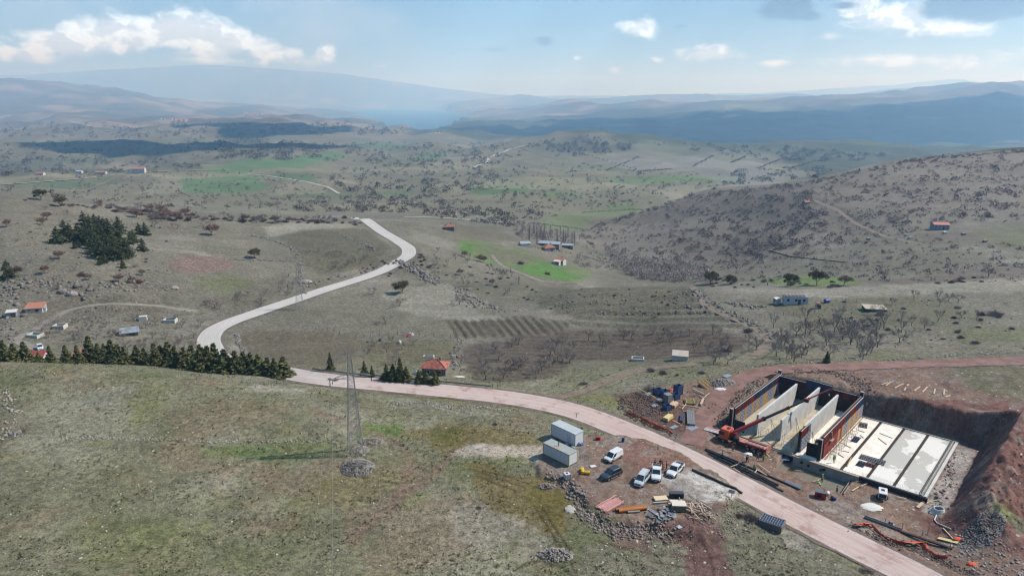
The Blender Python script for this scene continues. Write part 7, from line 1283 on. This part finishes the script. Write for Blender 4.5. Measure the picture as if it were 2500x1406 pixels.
# ------------------------------------------------------------------ stones
def stones(name, pts, m, label=None, cat=None, seed=1, kind='stuff', group=None):
    """pts (n,4): x y z size -> one mesh of angular stones"""
    rg = np.random.default_rng(seed); P_ = np.asarray(pts); n = len(P_)
    base = np.array([(-1, -1, -.6), (1, -1, -.6), (1, 1, -.6), (-1, 1, -.6), (-.75, -.8, .7), (.8, -.65, .6), (.7, .8, .75), (-.8, .65, .6)]) * .5
    v = base[None] * rg.uniform(.55, 1.25, (n, 8, 3)) * P_[:, 3][:, None, None] * rg.uniform(.7, 1.3, (n, 1, 3)); a = rg.uniform(0, 6.28, n); tl = rg.uniform(-.6, .6, n)
    y, z = v[..., 1] * np.cos(tl)[:, None] - v[..., 2] * np.sin(tl)[:, None], v[..., 1] * np.sin(tl)[:, None] + v[..., 2] * np.cos(tl)[:, None]; x = v[..., 0]
    v = np.stack([x * np.cos(a)[:, None] - y * np.sin(a)[:, None], x * np.sin(a)[:, None] + y * np.cos(a)[:, None], z], -1) + P_[:, None, :3]
    q = np.array([(0, 3, 2, 1), (4, 5, 6, 7), (0, 1, 5, 4), (1, 2, 6, 5), (2, 3, 7, 6), (3, 0, 4, 7)]); f = (q[None] + (np.arange(n) * 8)[:, None, None]).reshape(-1, 4)
    o = link(name, mesh_np(name, v.reshape(-1, 3), f, m)); return tag(o, label, cat, group, kind)
ST_P = mat('pale_stones', A(190, 180, 170), .95, color2=A(150, 142, 132), scale=.6); ST_G = mat('grey_stones', A(178, 172, 168), .95, color2=A(140, 134, 130), scale=.5); ST_D = mat('dark_rubble', A(130, 118, 113), .95, color2=A(162, 150, 144), scale=.4); ST_R = mat('red_rubble', A(124, 84, 76), .95, color2=A(150, 120, 112), scale=.4)
def along(pl, n, w, s0, s1):
    o = []; p = smooth_path(pxs(pl), .5)
    for _ in range(n): i = RNG.randrange(len(p)); s_ = RNG.uniform(s0, s1) * RNG.choice((.35, .5, .6, .9)); x, y = p[i, 0] + RNG.gauss(0, w), p[i, 1] + RNG.gauss(0, w); o.append((x, y, float(gz(x, y)) + s_ * .12, s_))
    return o
def within(poly, n, s0, s1, dz=.1): 
    o = []
    for q in rnd_px(poly, n): p = at(*q); s_ = .62 * (s0 + (s1 - s0) * RNG.random() ** 2.5); o.append((p.x, p.y, p.z + s_ * dz, s_))
    return o
stones('stone_row', along([(8, 1065), (60, 1066), (200, 1069), (400, 1073), (500, 1078), (600, 1077), (820, 1077)], 700, .35, .15, .5) + along([(160, 1068), (380, 1072)], 150, .3, .2, .5), ST_P, seed=2)
stones('stone_row', along([(960, 985), (1040, 984), (1090, 995), (1150, 995), (1240, 1002)], 500, .6, .2, .55) + along([(0, 955), (15, 965), (30, 1000), (45, 1010)], 70, .5, .4, .9) + along([(10, 1030), (25, 1045), (10, 1062), (35, 1060)], 60, .8, .3, .8), ST_P, seed=3)
def heap(name, px, py, rx, ry, h, n, s0, s1, m, label, seed, rz=0.):
    c = at(px, py); o = []
    for _ in range(n): a, r = RNG.uniform(0, 6.28), math.sqrt(RNG.random()); x, y = rx * r * cos(a), ry * r * sin(a); x, y = x * cos(rz) - y * sin(rz), x * sin(rz) + y * cos(rz); s_ = .7 * RNG.uniform(s0, s1); o.append((x, y, float(gz(c.x + x, c.y + y)) - c.z + h * (1 - r ** 2) * RNG.uniform(.6, 1.), s_))
    ob = stones(name, o, m, label, 'stone heap', seed, None); ob.location = c; return ob
heap('stone_heap', 873, 1143, 3.3, 3.2, 1.5, 900, .2, .5, ST_G, 'round grey stone heap just below the near pylon', 5); heap('stone_heap', 905, 1078, 2.8, 1.6, .5, 350, .15, .4, ST_P, 'low pale stone heap behind the near pylon', 6); heap('stone_heap', 880, 1098, 1.9, 1.5, .4, 520, .15, .4, ST_P, 'scattered stone heap at the feet of the near pylon', 7)
heap('stone_heap', 1333, 1188, 1.6, 1.0, .5, 160, .2, .5, ST_D, 'small dark heap beside the rubble edge left of the yard', 8); heap('stone_heap', 1355, 1355, 3.0, 1.8, .8, 420, .15, .55, ST_G, 'dark brushy stone heap at the bottom edge of the picture', 9); heap('stone_heap', 2395, 1300, 4.6, 2.2, .45, 1100, .12, .36, ST_G, 'grey rubble bank at the foot of the red spoil', 10, .4); heap('stone_heap', 1760, 935, 3.6, 2.2, .8, 420, .25, .6, ST_G, 'grey stone heap behind the yellow girder panel', 11); heap('stone_heap', 42, 1057, .9, .7, .3, 30, .3, .7, ST_P, 'few pale boulders beside the thorn tree at the left edge', 12)
rub = along([(1345, 1160), (1385, 1185), (1410, 1215), (1420, 1250), (1460, 1275), (1520, 1300), (1570, 1300), (1640, 1300)], 850, .9, .2, .75) + within([(1430, 1250), (1560, 1280), (1650, 1300), (1560, 1325), (1450, 1300)], 300, .15, .7) + within([(1330, 1085), (1440, 1065), (1470, 1100), (1400, 1140), (1345, 1150)], 260, .08, .25) + within([(1700, 1250), (1790, 1220), (1850, 1240), (1830, 1300), (1730, 1320)], 380, .15, .6) + within([(1800, 1300), (1950, 1320), (2080, 1400), (1900, 1406), (1740, 1400)], 420, .12, .5)
stones('rubble', rub, ST_D, seed=13)
stones('rubble', within([(1560, 1000), (1640, 1030), (1680, 1060), (1560, 1010)], 160, .15, .5) + within([(1505, 975), (1560, 955), (1600, 975), (1640, 1010), (1560, 1020), (1510, 1000)], 900, .2, .7, .25) + along([(1530, 1012), (1600, 1046), (1650, 1066)], 200, .5, .15, .5) + along([(2085, 1292), (2150, 1318), (2240, 1345), (2310, 1378), (2380, 1406)], 900, .8, .15, .5) + along([(1750, 1060), (1780, 990), (1850, 940), (1900, 912)], 700, 1.1, .2, .6) + along([(1900, 915), (2000, 905), (2080, 925), (2120, 950)], 600, 1.2, .2, .6), mat('black_rubble', A(84, 74, 72), .95, color2=A(120, 110, 104), scale=.4), seed=14)
stones('rubble', within([(2200, 960), (2400, 1000), (2500, 1030), (2500, 1300), (2330, 1290), (2250, 1280), (2280, 1230), (2350, 1060)], 500, .15, .5) + within([(2110, 955), (2380, 1040), (2370, 1080), (2120, 1000)], 350, .15, .5) + along([(2330, 1070), (2320, 1150), (2280, 1250)], 200, .6, .2, .6), ST_R, seed=15)
stones('rubble', within([(2330, 1290), (2500, 1330), (2500, 1406), (2380, 1400), (2300, 1340)], 380, .15, .8) + along([(2150, 883), (2300, 870), (2500, 862)], 500, 1., .2, .6) + along([(2250, 900), (2350, 890), (2500, 886)], 300, .8, .2, .5) + along([(1780, 905), (1850, 890), (1950, 885), (2100, 878)], 400, 1.2, .2, .6), ST_G, seed=16)
fs = []
for q in rnd_px([(0, 900), (700, 950), (1300, 1000), (1340, 1180), (1400, 1406), (0, 1406)], 1000): p = at(*q); fs.append((p.x, p.y, p.z + .02, .08 + .26 * RNG.random() ** 5))
fs += within([(1420, 1330), (1700, 1300), (1700, 1406), (1420, 1406)], 260, .12, .4)
stones('field_stones', fs, mat('white_stones', A(216, 208, 196), .95, var=.2, scale=1), seed=17)
md = along([(0, 830), (60, 690), (150, 700), (200, 705), (300, 700), (420, 700)], 300, 3, .4, 1.4) + along([(580, 815), (582, 838), (610, 870), (640, 890)], 260, .4, .3, .7) + along([(615, 575), (700, 600), (730, 640), (735, 690), (745, 720)], 400, .7, .3, .9) + along([(560, 635), (640, 636), (715, 638)], 200, .5, .3, .8) + along([(820, 570), (870, 590), (920, 612)], 160, 1., .4, 1.) + along([(960, 640), (1000, 650), (1060, 690)], 300, 2., .4, 1.6) + along([(1120, 700), (1160, 740), (1230, 760)], 220, 2., .3, 1.2) + along([(1690, 705), (1730, 735), (1790, 770), (1840, 795), (1880, 825)], 300, 1., .3, 1.) + along([(1780, 740), (1830, 748), (1870, 750)], 130, 1., .3, .9) + within([(2050, 770), (2140, 780), (2130, 800), (2060, 795)], 120, .3, 1.) + within([(1300, 720), (1700, 710), (1730, 770), (1350, 770)], 500, .2, 1.) + along([(1290, 600), (1400, 620), (1500, 645), (1560, 670)], 200, 2, .4, 1.2) + along([(1122, 830), (1110, 880), (1120, 905)], 140, .8, .3, .7) + within([(0, 480), (420, 560), (420, 720), (0, 720)], 500, .2, .9) + within([(200, 745), (500, 760), (400, 800), (180, 790)], 160, .2, .8) + within([(1950, 700), (2500, 700), (2500, 870), (1950, 860)], 260, .2, .7)
md = [(x, y, z, s_ * 1.7) for x, y, z, s_ in md]
stones('outcrop_stones', md, mat('outcrop', A(150, 146, 140), .95, color2=A(112, 106, 100), scale=.3), seed=18)
for (x, y, rx, ry, h, lb, m_) in [(175, 720, 2.2, 1.3, 1.5, 'big whitish boulder in the rock outcrop on the left slope', ST_P), (152, 714, 2.0, 1.4, 1.5, 'dark boulder left of the whitish one in the outcrop', ST_D), (424, 704, 2.2, 1.3, 1.2, 'whitish boulder lying alone on the slope left of the road', ST_P), (745, 690, 3.4, 1.8, 1.4, 'pale flat rock beside the field wall and the road', ST_P), (2016, 1170 if False else 742, .1, .1, .1, '', ST_P)][:4]: blob('boulder', x, y, rx, ry, h, m_, lb, 'boulder', int(x))

# ------------------------------------------------------------------ fences, guard rail, posts
def fence(pl, n, h, m_, lb, wire_=True, r=.12):
    p = smooth_path(pxs(pl), 1.); o0 = Vector((p[0, 0], p[0, 1], float(gz(*p[0])))); t = empty('post_fence', o0, 0, lb, 'fence'); me = MB().box(-r / 2, r / 2, -r / 2, r / 2, -.2, h).mesh('post', m_); tops = []
    for k in range(n): q = p[int(k * (len(p) - 1) / (n - 1))]; z = float(gz(*q)); link('post', me, t, (q[0] - o0.x, q[1] - o0.y, z - o0.z)); tops.append(Vector((q[0] - o0.x, q[1] - o0.y, z - o0.z + h * .9)))
    if wire_: [MB().tube([a - Vector((0, 0, d_)) for a in tops], .012, 3).build('fence_wire', GREYST, t) for d_ in (0, h * .4)]
PM_ = mat('pale_post', A(200, 194, 184), .9)
fence([(395, 918), (480, 926), (520, 930), (560, 933), (595, 934), (700, 940)], 8, 1.3, PM_, 'line of pale fence posts on the brow below the conifers')
fence([(700, 592), (800, 596), (880, 604), (930, 618)], 22, 1.5, PM_, 'pale post fence across the orchard inside the bend'); fence([(660, 742), (600, 760), (545, 778), (535, 788)], 14, 1.4, PM_, 'pale post fence above the left side of the road'); fence([(1890, 772), (2060, 755), (2062, 735), (2090, 740)], 14, 1.4, PM_, 'pale post fence beside the flat concrete slab'); fence([(740, 802), (800, 808), (870, 825), (960, 818), (1100, 826)], 22, 1.3, mat('grey_post', A(140, 134, 126), .9), 'grey post fence around the ploughed fields')
gp = main_path[np.hypot(main_path[:, 0] - main_pts[19][0], main_path[:, 1] - main_pts[19][1]).argmin():np.hypot(main_path[:, 0] - main_pts[23][0], main_path[:, 1] - main_pts[23][1]).argmin()]
d_ = np.gradient(gp[:, :2], axis=0); d_ /= np.linalg.norm(d_, axis=1)[:, None]; gp2 = np.c_[gp[:, :2] + np.c_[-d_[:, 1], d_[:, 0]] * 4.1, gp[:, 2]]; o0 = Vector(gp2[0]); t = empty('guard_rail', o0, 0, 'long grey steel guard rail along the valley side of the road', 'guard rail')
me = MB().box(-.06, .06, -.06, .06, -.3, .75).mesh('post', STEELW); [link('post', me, t, tuple(Vector(gp2[i]) - o0)) for i in range(0, len(gp2), 3)]; rl = MB()
for i in range(len(gp2) - 1): rl.bar(Vector(gp2[i]) - o0 + Vector((0, 0, .62)), Vector(gp2[i + 1]) - o0 + Vector((0, 0, .62)), .07, .32)
rl.build('rail', mat('rail_steel', A(120, 122, 126), .5, metal=.3), t)
for (x, y, lb) in [(1410, 987, 'pale marker post on the valley side of the near road'), (1407, 1020, 'pale marker post on the field side of the near road'), (1606, 1092 + 6, 'short dark marker post on the field side of the road by the yard'), (812, 939, 'dark figure-like marker post at the kerb below the pylon arm')]: p = at(x, y); t = empty('marker_post', p, 0, lb, 'marker post'); MB().box(-.07, .07, -.05, .05, -.1, 1.1).build('post', PM_ if 'pale' in lb else BLACK, t); MB().box(-.072, .072, -.052, .052, .75, .95).build('reflector_band', BLACK if 'pale' in lb else WHITE, t)
for side, pl in ((1, [(1450, 1012), (1520, 1038)]), ): pass
kb = [(1690, 1148), (1740, 1170), (1780, 1188), (1812, 1206)]; kp = smooth_path(pxs(kb), .6); k0 = Vector((kp[0, 0], kp[0, 1], float(gz(*kp[0])))); t = MB().tube([(x - k0.x, y - k0.y, float(gz(x, y)) - k0.z + .22) for x, y in kp], .24, 8).build('kerb_pipe', mat('dark_kerb', A(70, 62, 58), .9), None, k0); tag(t, 'dark pipe-like kerb between the gravel and the road', 'kerb')

# ------------------------------------------------------------------ houses and sheds
TILE = mat('red_tiles', A(198, 130, 114), .85, color2=A(160, 92, 80), scale=1.1, bump=.3); TILEO = mat('orange_tiles', A(196, 136, 114), .85, var=.15, scale=1); WALLW = mat('white_wall', A(226, 224, 216), .9, var=.08, scale=.6); WALLB = mat('grey_block_wall', A(150, 144, 138), .9, var=.2, scale=1.2); TIN = mat('pale_tin_roof', A(196, 206, 212), .45, metal=.2, var=.12, scale=.5); TINB = mat('blue_tin_roof', A(176, 190, 200), .5, metal=.2, color2=A(150, 152, 150), scale=.5)
WIN = mat('window_dark', A(60, 66, 74), .2); DOOR = mat('brown_door', A(112, 84, 64), .7)
def house(px, py, w, d, h, rz, wall, roofm, kind, label, rise=1.2, ov=.4, name='house', cat='house', wins=3, chim=True, z=0., detail=True, storeys=1, shift=True):
    p = at(px, py); t = empty(name, (p.x, p.y, p.z + z), rz, label, cat); o = MB().box(-w / 2, w / 2, -d / 2, d / 2, -1.0, h).build('wall', wall, t); W_, D_ = w / 2 + ov, d / 2 + ov
    if kind == 'hip':
        r = max(W_ - D_, .15); R = MB(); A_, B_ = Vector((-r, 0, h + rise)), Vector((r, 0, h + rise)); c = [Vector(v) for v in ((-W_, -D_, h), (W_, -D_, h), (W_, D_, h), (-W_, D_, h))]
        R.poly([c[0], c[1], B_, A_]).poly([c[1], c[2], B_]).poly([c[2], c[3], A_, B_]).poly([c[3], c[0], A_]).poly([c[3], c[2], c[1], c[0]]); ro = R.build('roof', roofm, t, (0, 0, .02))
        if detail:
            n = 10
            for (a, b, e, f) in ((c[0], c[1], B_, A_), (c[1], c[2], B_, B_), (c[2], c[3], A_, B_), (c[3], c[0], A_, A_)):
                nr_ = (b - a).cross(f - a).normalized() * .05
                for k in range(n): s0, s1 = k / n, (k + .35) / n; MB().quadbox([a.lerp(f, s0), b.lerp(e, s0), b.lerp(e, s1), a.lerp(f, s1)] + [a.lerp(f, s0) + nr_, b.lerp(e, s0) + nr_, b.lerp(e, s1) + nr_ * .4, a.lerp(f, s1) + nr_ * .4]).build('tile_course', roofm, ro)
            for (a, b) in ((c[0], A_), (c[3], A_), (c[1], B_), (c[2], B_), (A_, B_)): MB().bar(a + Vector((0, 0, .05)), b + Vector((0, 0, .05)), .22, .14).build('ridge_tiles', roofm, ro)
    elif kind == 'gable':
        R = MB()
        for s_ in (-1, 1): R.quadbox([(-W_, s_ * D_, h - .1), (W_, s_ * D_, h - .1), (W_, 0, h + rise - .1), (-W_, 0, h + rise - .1), (-W_, s_ * D_, h + .02), (W_, s_ * D_, h + .02), (W_, 0, h + rise + .02), (-W_, 0, h + rise + .02)])
        ro = R.build('roof', roofm, t); MB().poly([(-w / 2, -d / 2, h), (-w / 2, 0, h + rise * .95), (-w / 2, d / 2, h)]).poly([(w / 2, -d / 2, h), (w / 2, d / 2, h), (w / 2, 0, h + rise * .95)]).build('gable_wall', wall, t)
        if detail:
            for k in range(int(w)): x = -W_ + 2 * W_ * (k + .5) / int(w); [MB().bar((x, s_ * D_, h + .05), (x, 0, h + rise + .05), .08, .06).build('roof_seam', roofm, ro) for s_ in (-1, 1)]
    else:
        ro = MB().quadbox([(-W_, -D_, h), (W_, -D_, h), (W_, D_, h + rise), (-W_, D_, h + rise)] + [(-W_, -D_, h + .15), (W_, -D_, h + .15), (W_, D_, h + rise + .15), (-W_, D_, h + rise + .15)]).build('roof', roofm, t)
        if rise > .05: MB().quadbox([(-w / 2, -d / 2 + .01, h - .2), (w / 2, -d / 2 + .01, h - .2), (w / 2, d / 2 - .01, h - .2), (-w / 2, d / 2 - .01, h - .2), (-w / 2, -d / 2 + .01, h - .01), (w / 2, -d / 2 + .01, h - .01), (w / 2, d / 2 - .01, h + rise - .02), (-w / 2, d / 2 - .01, h + rise - .02)]).build('upper_wall', wall, t)
    for st in range(storeys):
        hz = h / storeys
        for k in range(wins): x = -w / 2 + w * (k + .5) / wins; f = MB().box(x - .5, x + .5, -d / 2 - .05, -d / 2 - .004, hz * st + hz * .4, hz * st + hz * .78).build('window', WHITE, t); MB().box(x - .42, x + .42, -d / 2 - .06, -d / 2 - .051, hz * st + hz * .43, hz * st + hz * .75).build('pane', WIN, f)
        for k in range(max(1, wins - 1)): y = -d / 2 + d * (k + .5) / max(1, wins - 1); f = MB().box(-w / 2 - .05, -w / 2 - .004, y - .45, y + .45, hz * st + hz * .4, hz * st + hz * .78).build('window', WHITE, t); MB().box(-w / 2 - .06, -w / 2 - .051, y - .38, y + .38, hz * st + hz * .43, hz * st + hz * .75).build('pane', WIN, f)
    if wins: MB().box(w * .08, w * .08 + .95, -d / 2 - .07, -d / 2 - .003, 0, min(2.05, h * .75)).build('door', DOOR, t)
    if chim: MB().box(w * .15, w * .15 + .5, .1, .6, h + rise * .4, h + rise + .7).build('chimney', WALLB, ro)
    return t
house(1064, 912, 6.6, 5.0, 2.5, -.12, WALLB, TILE, 'hip', 'house with a mottled red hipped roof behind the dark evergreens', 1.7, .4, wins=2); t = house(1073, 914, 4.2, 2.2, 2.0, -.12, WALLB, TILE, 'shed', 'lean-to annex with a red roof in front of the red roofed house', .8, .25, 'annex', 'annex', wins=1, chim=False)
house(1097, 561, 6, 5.6, 2.4, .2, WALLB, TILEO, 'hip', 'lone small house with an orange roof on the middle slope', 2.0); house(1340, 611, 7.5, 6.5, 2.4, .3, WALLW, TILEO, 'hip', 'house with an orange roof in front of the long pale barn', 2.0, .5); house(1343, 603, 15, 7, 3.0, -.35, WALLB, TIN, 'gable', 'long pale roofed barn of the valley farm', 1.3, .4, 'barn', 'barn', 3, False); house(1386, 606, 8, 5, 2.6, -.2, WALLB, TIN, 'gable', 'small white roofed shed right of the long barn', .8, .3, 'shed', 'shed', 2, False); house(1281, 601, 7, 5, 2.2, .3, WALLW, TIN, 'gable', 'pale plastic covered shed left of the long barn', 1.2, .2, 'shed', 'shed', 0, False); house(1368, 645, 6, 5, 3.0, -.5, WALLW, TILEO, 'gable', 'white house with an orange roof above the bright green field', 1.4, .3); house(1360, 646, 4, 3, 2.2, -.5, WALLW, mat('white_roof', A(224, 222, 216), .7), 'shed', 'white annex left of the white house with the orange roof', .3, .2, 'annex', 'annex', 1, False)
house(2293, 560, 9, 6, 3.4, -.15, mat('bluish_wall', A(150, 164, 180), .8), mat('pink_roof', A(224, 150, 136), .8, var=.1), 'gable', 'two storey bluish house with a pink roof on the right hill', 1.2, .4, wins=4, storeys=2, chim=False); house(1968, 498, 5, 4, 1.5, .3, WALLB, mat('rusty_roof', A(190, 130, 104), .9, var=.2), 'gable', 'small rusty roofed hut at the top of the hill track', 1.5, .2, 'hut', 'hut', 0, False); house(2306, 572 if False else 571, 1.8, 1.6, 1.2, 0, WALLW, mat('white_roof', A(224, 222, 216), .7), 'shed', 'tiny white hut right of the bluish house', .2, .1, 'hut', 'hut', 0, False)
for (x, y, w_, lb) in [(2213, 577, 3.5, 'white rubble block left of the bluish house on the track'), (2222, 584, 4.2, 'second whitish block beside the track below the bluish house'), (2352, 574, 4, 'grey shed right of the bluish house on the hill'), (2404, 592, 3, 'farthest right grey hut below the bluish house'), (2120, 586, 3.2, 'dark little shed on the hill pasture')]: house(x, y, w_ * .6, 1.6, 1.0, .3, WALLW if 'whit' in lb else WALLB, WALLB, 'shed', lb, .3, .1, 'hut', 'hut', 0, False)
t = house(1940, 741, 8.4, 3.2, 2.9, -.12, mat('panel_white', A(216, 222, 228), .6, var=.08), TINB, 'shed', 'long white prefab house with a patched tin roof on the right meadow', .35, .15, wins=3, chim=False); [MB().box(-4. + 1.3 * k, -3.2 + 1.3 * k, -1.4, 1.2, 3.3, 3.36).build('rust_patch', mat('rust_patch', A(150, 120, 104), .9), t) for k in range(6)]; house(1896, 741, 2.0, 1.8, 1.8, .3, WALLW, mat('white_roof', A(224, 222, 216), .7), 'shed', 'small white hut left of the long prefab house', .3, .1, 'hut', 'hut', 0, False); house(1995, 753, 1.1, 1.1, 2.0, -.1, WALLW, TILE, 'shed', 'narrow outhouse with a red roof right of the prefab house', .2, .1, 'outhouse', 'outhouse', 1, False); house(2134, 757, 6.6, 5.0, 1.0, -.18, mat('dark_stone_wall', A(90, 84, 78), .95), mat('beige_slab', A(206, 194, 176), .9, var=.08, scale=.4), 'shed', 'low cellar under a flat beige concrete slab on the right meadow', .1, .3, 'cellar', 'cellar', 0, False)
p = at(2018, 739); t = empty('water_tank', p, .4, 'blue water tank lying on the right meadow', 'tank'); MB().tube([(-1.1, 0, .8), (-.9, 0, .8), (.9, 0, .8), (1.1, 0, .8)], [.5, .75, .75, .5], 12).build('tank_body', mat('tank_blue', A(56, 84, 160), .5), t); MB().box(-.9, -.6, -.6, .6, 0, .3).box(.6, .9, -.6, .6, 0, .3).build('cradle', GREYST, t); MB().cyl((0, 0, 1.5), (0, 0, 1.62), .2, 8).build('cap', BLACK, t)
house(88, 757, 5.4, 4.2, 1.1, .25, WALLW, TILEO, 'shed', 'low house with an orange lean-to roof at the left farm', 1.0, .3, wins=2, chim=False); house(106, 759, 2.0, 1.6, 1.1, .3, WALLW, TIN, 'shed', 'ruined white shed right of the orange roofed low house', .5, .1, 'shed', 'shed', 0, False); house(30, 772, 2.9, 2.3, 1.6, .4, mat('bluish_wall', A(190, 200, 206), .8), WALLW, 'shed', 'small white hut at the left edge below the orange roof', .4, .2, 'hut', 'hut', 1, False); house(318, 816, 5.2, 4.4, 1.3, .45, WALLB, TINB, 'gable', 'shed with a blue grey tin roof in the left orchard', 1.3, .4, 'shed', 'shed', 1, False)
house(88, 872, 6, 4.0, .9, .1, WALLW, mat('dark_red_roof', A(170, 84, 78), .85, var=.15), 'gable', 'house with a dark red roof half hidden by the conifers', 1.2, .3, chim=False, wins=2); house(203, 872, 4, 3, 1.4, .1, WALLW, TILEO, 'gable', 'house with an orange roof glimpsed between the conifers', 1.2, .3, wins=2)
house(1660, 879, 4.2, 3.0, 1.7, -.25, WALLW, mat('patched_tin', A(206, 214, 222), .5, metal=.1, color2=A(214, 186, 160), scale=.7), 'shed', 'small shed with a patched white tin roof below the ploughed rows', .6, .2, 'shed', 'shed', 0, False)
def basin(px, py, w, d, h, rz, water, lb):
    p = at(px, py); t = empty('water_basin', p, rz, lb, 'basin')
    for (x0, x1, y0, y1) in ((-w / 2, w / 2, -d / 2, -d / 2 + .22), (-w / 2, w / 2, d / 2 - .22, d / 2), (-w / 2, -w / 2 + .22, -d / 2 + .22, d / 2 - .22), (w / 2 - .22, w / 2, -d / 2 + .22, d / 2 - .22)): MB().box(x0, x1, y0, y1, -.5, h).build('side_wall', WALLW, t)
    MB().box(-w / 2 + .22, w / 2 - .22, -d / 2 + .22, d / 2 - .22, -.5, h * .35).build('water', water, t)
WG = mat('green_water', A(110, 136, 120), .1); WD = mat('dark_water', A(70, 74, 70), .1)
basin(147, 800, 3.6, 3.0, 1.1, .1, mat('grey_water', A(150, 156, 150), .1), 'white concrete basin with grey water at the left orchard'); basin(86, 821, 4.4, 3.0, .9, -.2, WG, 'white concrete basin with green water beside the farm track'); basin(416, 786, 4.2, 3.0, 1.2, .1, WD, 'white concrete basin with dark inside near the road bend'); basin(1557, 880, 3.6, 2.4, .9, -.2, mat('grey_water', A(150, 156, 150), .1), 'grey concrete trough left of the tin roofed shed'); basin(1047, 874, 3.2, 1.8, .8, 0, WD, 'small concrete trough behind the red roofed house')
house(350, 783, 2.6, 1.6, 1.6, .3, WALLW, WALLW, 'flat', 'white block wall ruin in the reddish dug ground of the left orchard', .05, .02, 'ruin', 'ruin', 0, False)
for (x, y, rx, ry, h, m_, lb) in [(998, 822, .9, .6, .6, RB, 'red plastic sheet beside the garden fence'), (1004, 818, 1.1, .7, 1.0, WALLW, 'whitish sack heap beside the red sheet in the field'), (976, 838, .7, .7, 1.1, mat('pale_tank', A(200, 204, 206), .5), 'pale round tank in the garden field'), (928, 832, .5, .5, .9, BB, 'blue drum right of the garden path'), (898, 837, .5, .5, .9, BB, 'blue drum left of the garden path'), (1018, 914, 1.0, .8, 1.2, WALLW, 'white heap left of the red roofed house'), (1120, 920, 1.6, .8, .2, WALLW, 'white sheets lying right of the red roofed house')]: blob('garden_heap', x, y, rx, ry, h, m_, lb, 'heap', int(x + y))
# far buildings
t = house(340, 423, 24, 11, 9, .15, WALLW, TILEO, 'gable', 'large white four-bay building beside the upland road', 2.5, .5, wins=6, storeys=3, chim=False, detail=False, name='apartment_building', cat='building')
for (x, y, w_, m_, lb) in [(195, 423, 10, TIN, 'small white house farther left on the upland road'), (243, 425, 11, TILEO, 'red roofed house left of the two by the upland road'), (254, 425, 9, TILEO, 'red roofed house right of its twin by the upland road'), (100, 428, 12, TILE, 'low dark roofed house far left above the upland road')]: house(x, y, w_, 8, 3.5, .1, WALLW, m_, 'gable', lb, 2, .4, wins=2, chim=False, detail=False)
vill = [((385, 290), (460, 298), 26, 'pale house in the far village below the left ridge', 'houses of the far left village'), ((590, 276), (640, 284), 22, 'pale house in the far village on the slope above the lake', 'houses of the village above the lake'), ((740, 316), (840, 319), 14, 'pale house in the village before the lake', 'houses of the village before the lake'), ((1060, 322), (1120, 330), 6, 'white far building on the dark shore', 'buildings on the dark shore')]
hm2 = MB().box(-.5, .5, -.5, .5, -.3, .55).mesh('wall', mat('far_wall', A(232, 226, 216), .9)); hr2 = MB().quadbox([(-.55, -.55, .55), (.55, -.55, .55), (.55, .55, .55), (-.55, .55, .55), (-.55, -.02, .95), (.55, -.02, .95), (.55, .02, .95), (-.55, .02, .95)]).mesh('roof', TILEO)
for (x0, y0), (x1, y1), n, lb, gr in vill:
    for _ in range(n): p = at(RNG.uniform(x0, x1), RNG.uniform(y0, y1)); s_ = p.y * .0021 * RNG.uniform(.6, 1.1); t = empty('village_house', p, RNG.uniform(0, 3), lb, 'house', gr); t.scale = (s_ * 1.4, s_, s_ * .8); link('wall', hm2, t); link('roof', hr2, t)
p = at(795, 318); t = empty('minaret', p, 0, 'slim white minaret of the village before the lake', 'minaret'); MB().tube([(0, 0, -3), (0, 0, 30), (0, 0, 31), (0, 0, 33)], [3.2, 2.6, 3.6, 2.4], 8).build('shaft', WALLW, t); MB().tube([(0, 0, 33), (0, 0, 36), (0, 0, 50)], [2.2, 2.2, .2], 8).build('spire', mat('spire_grey', A(150, 156, 164), .6), t)
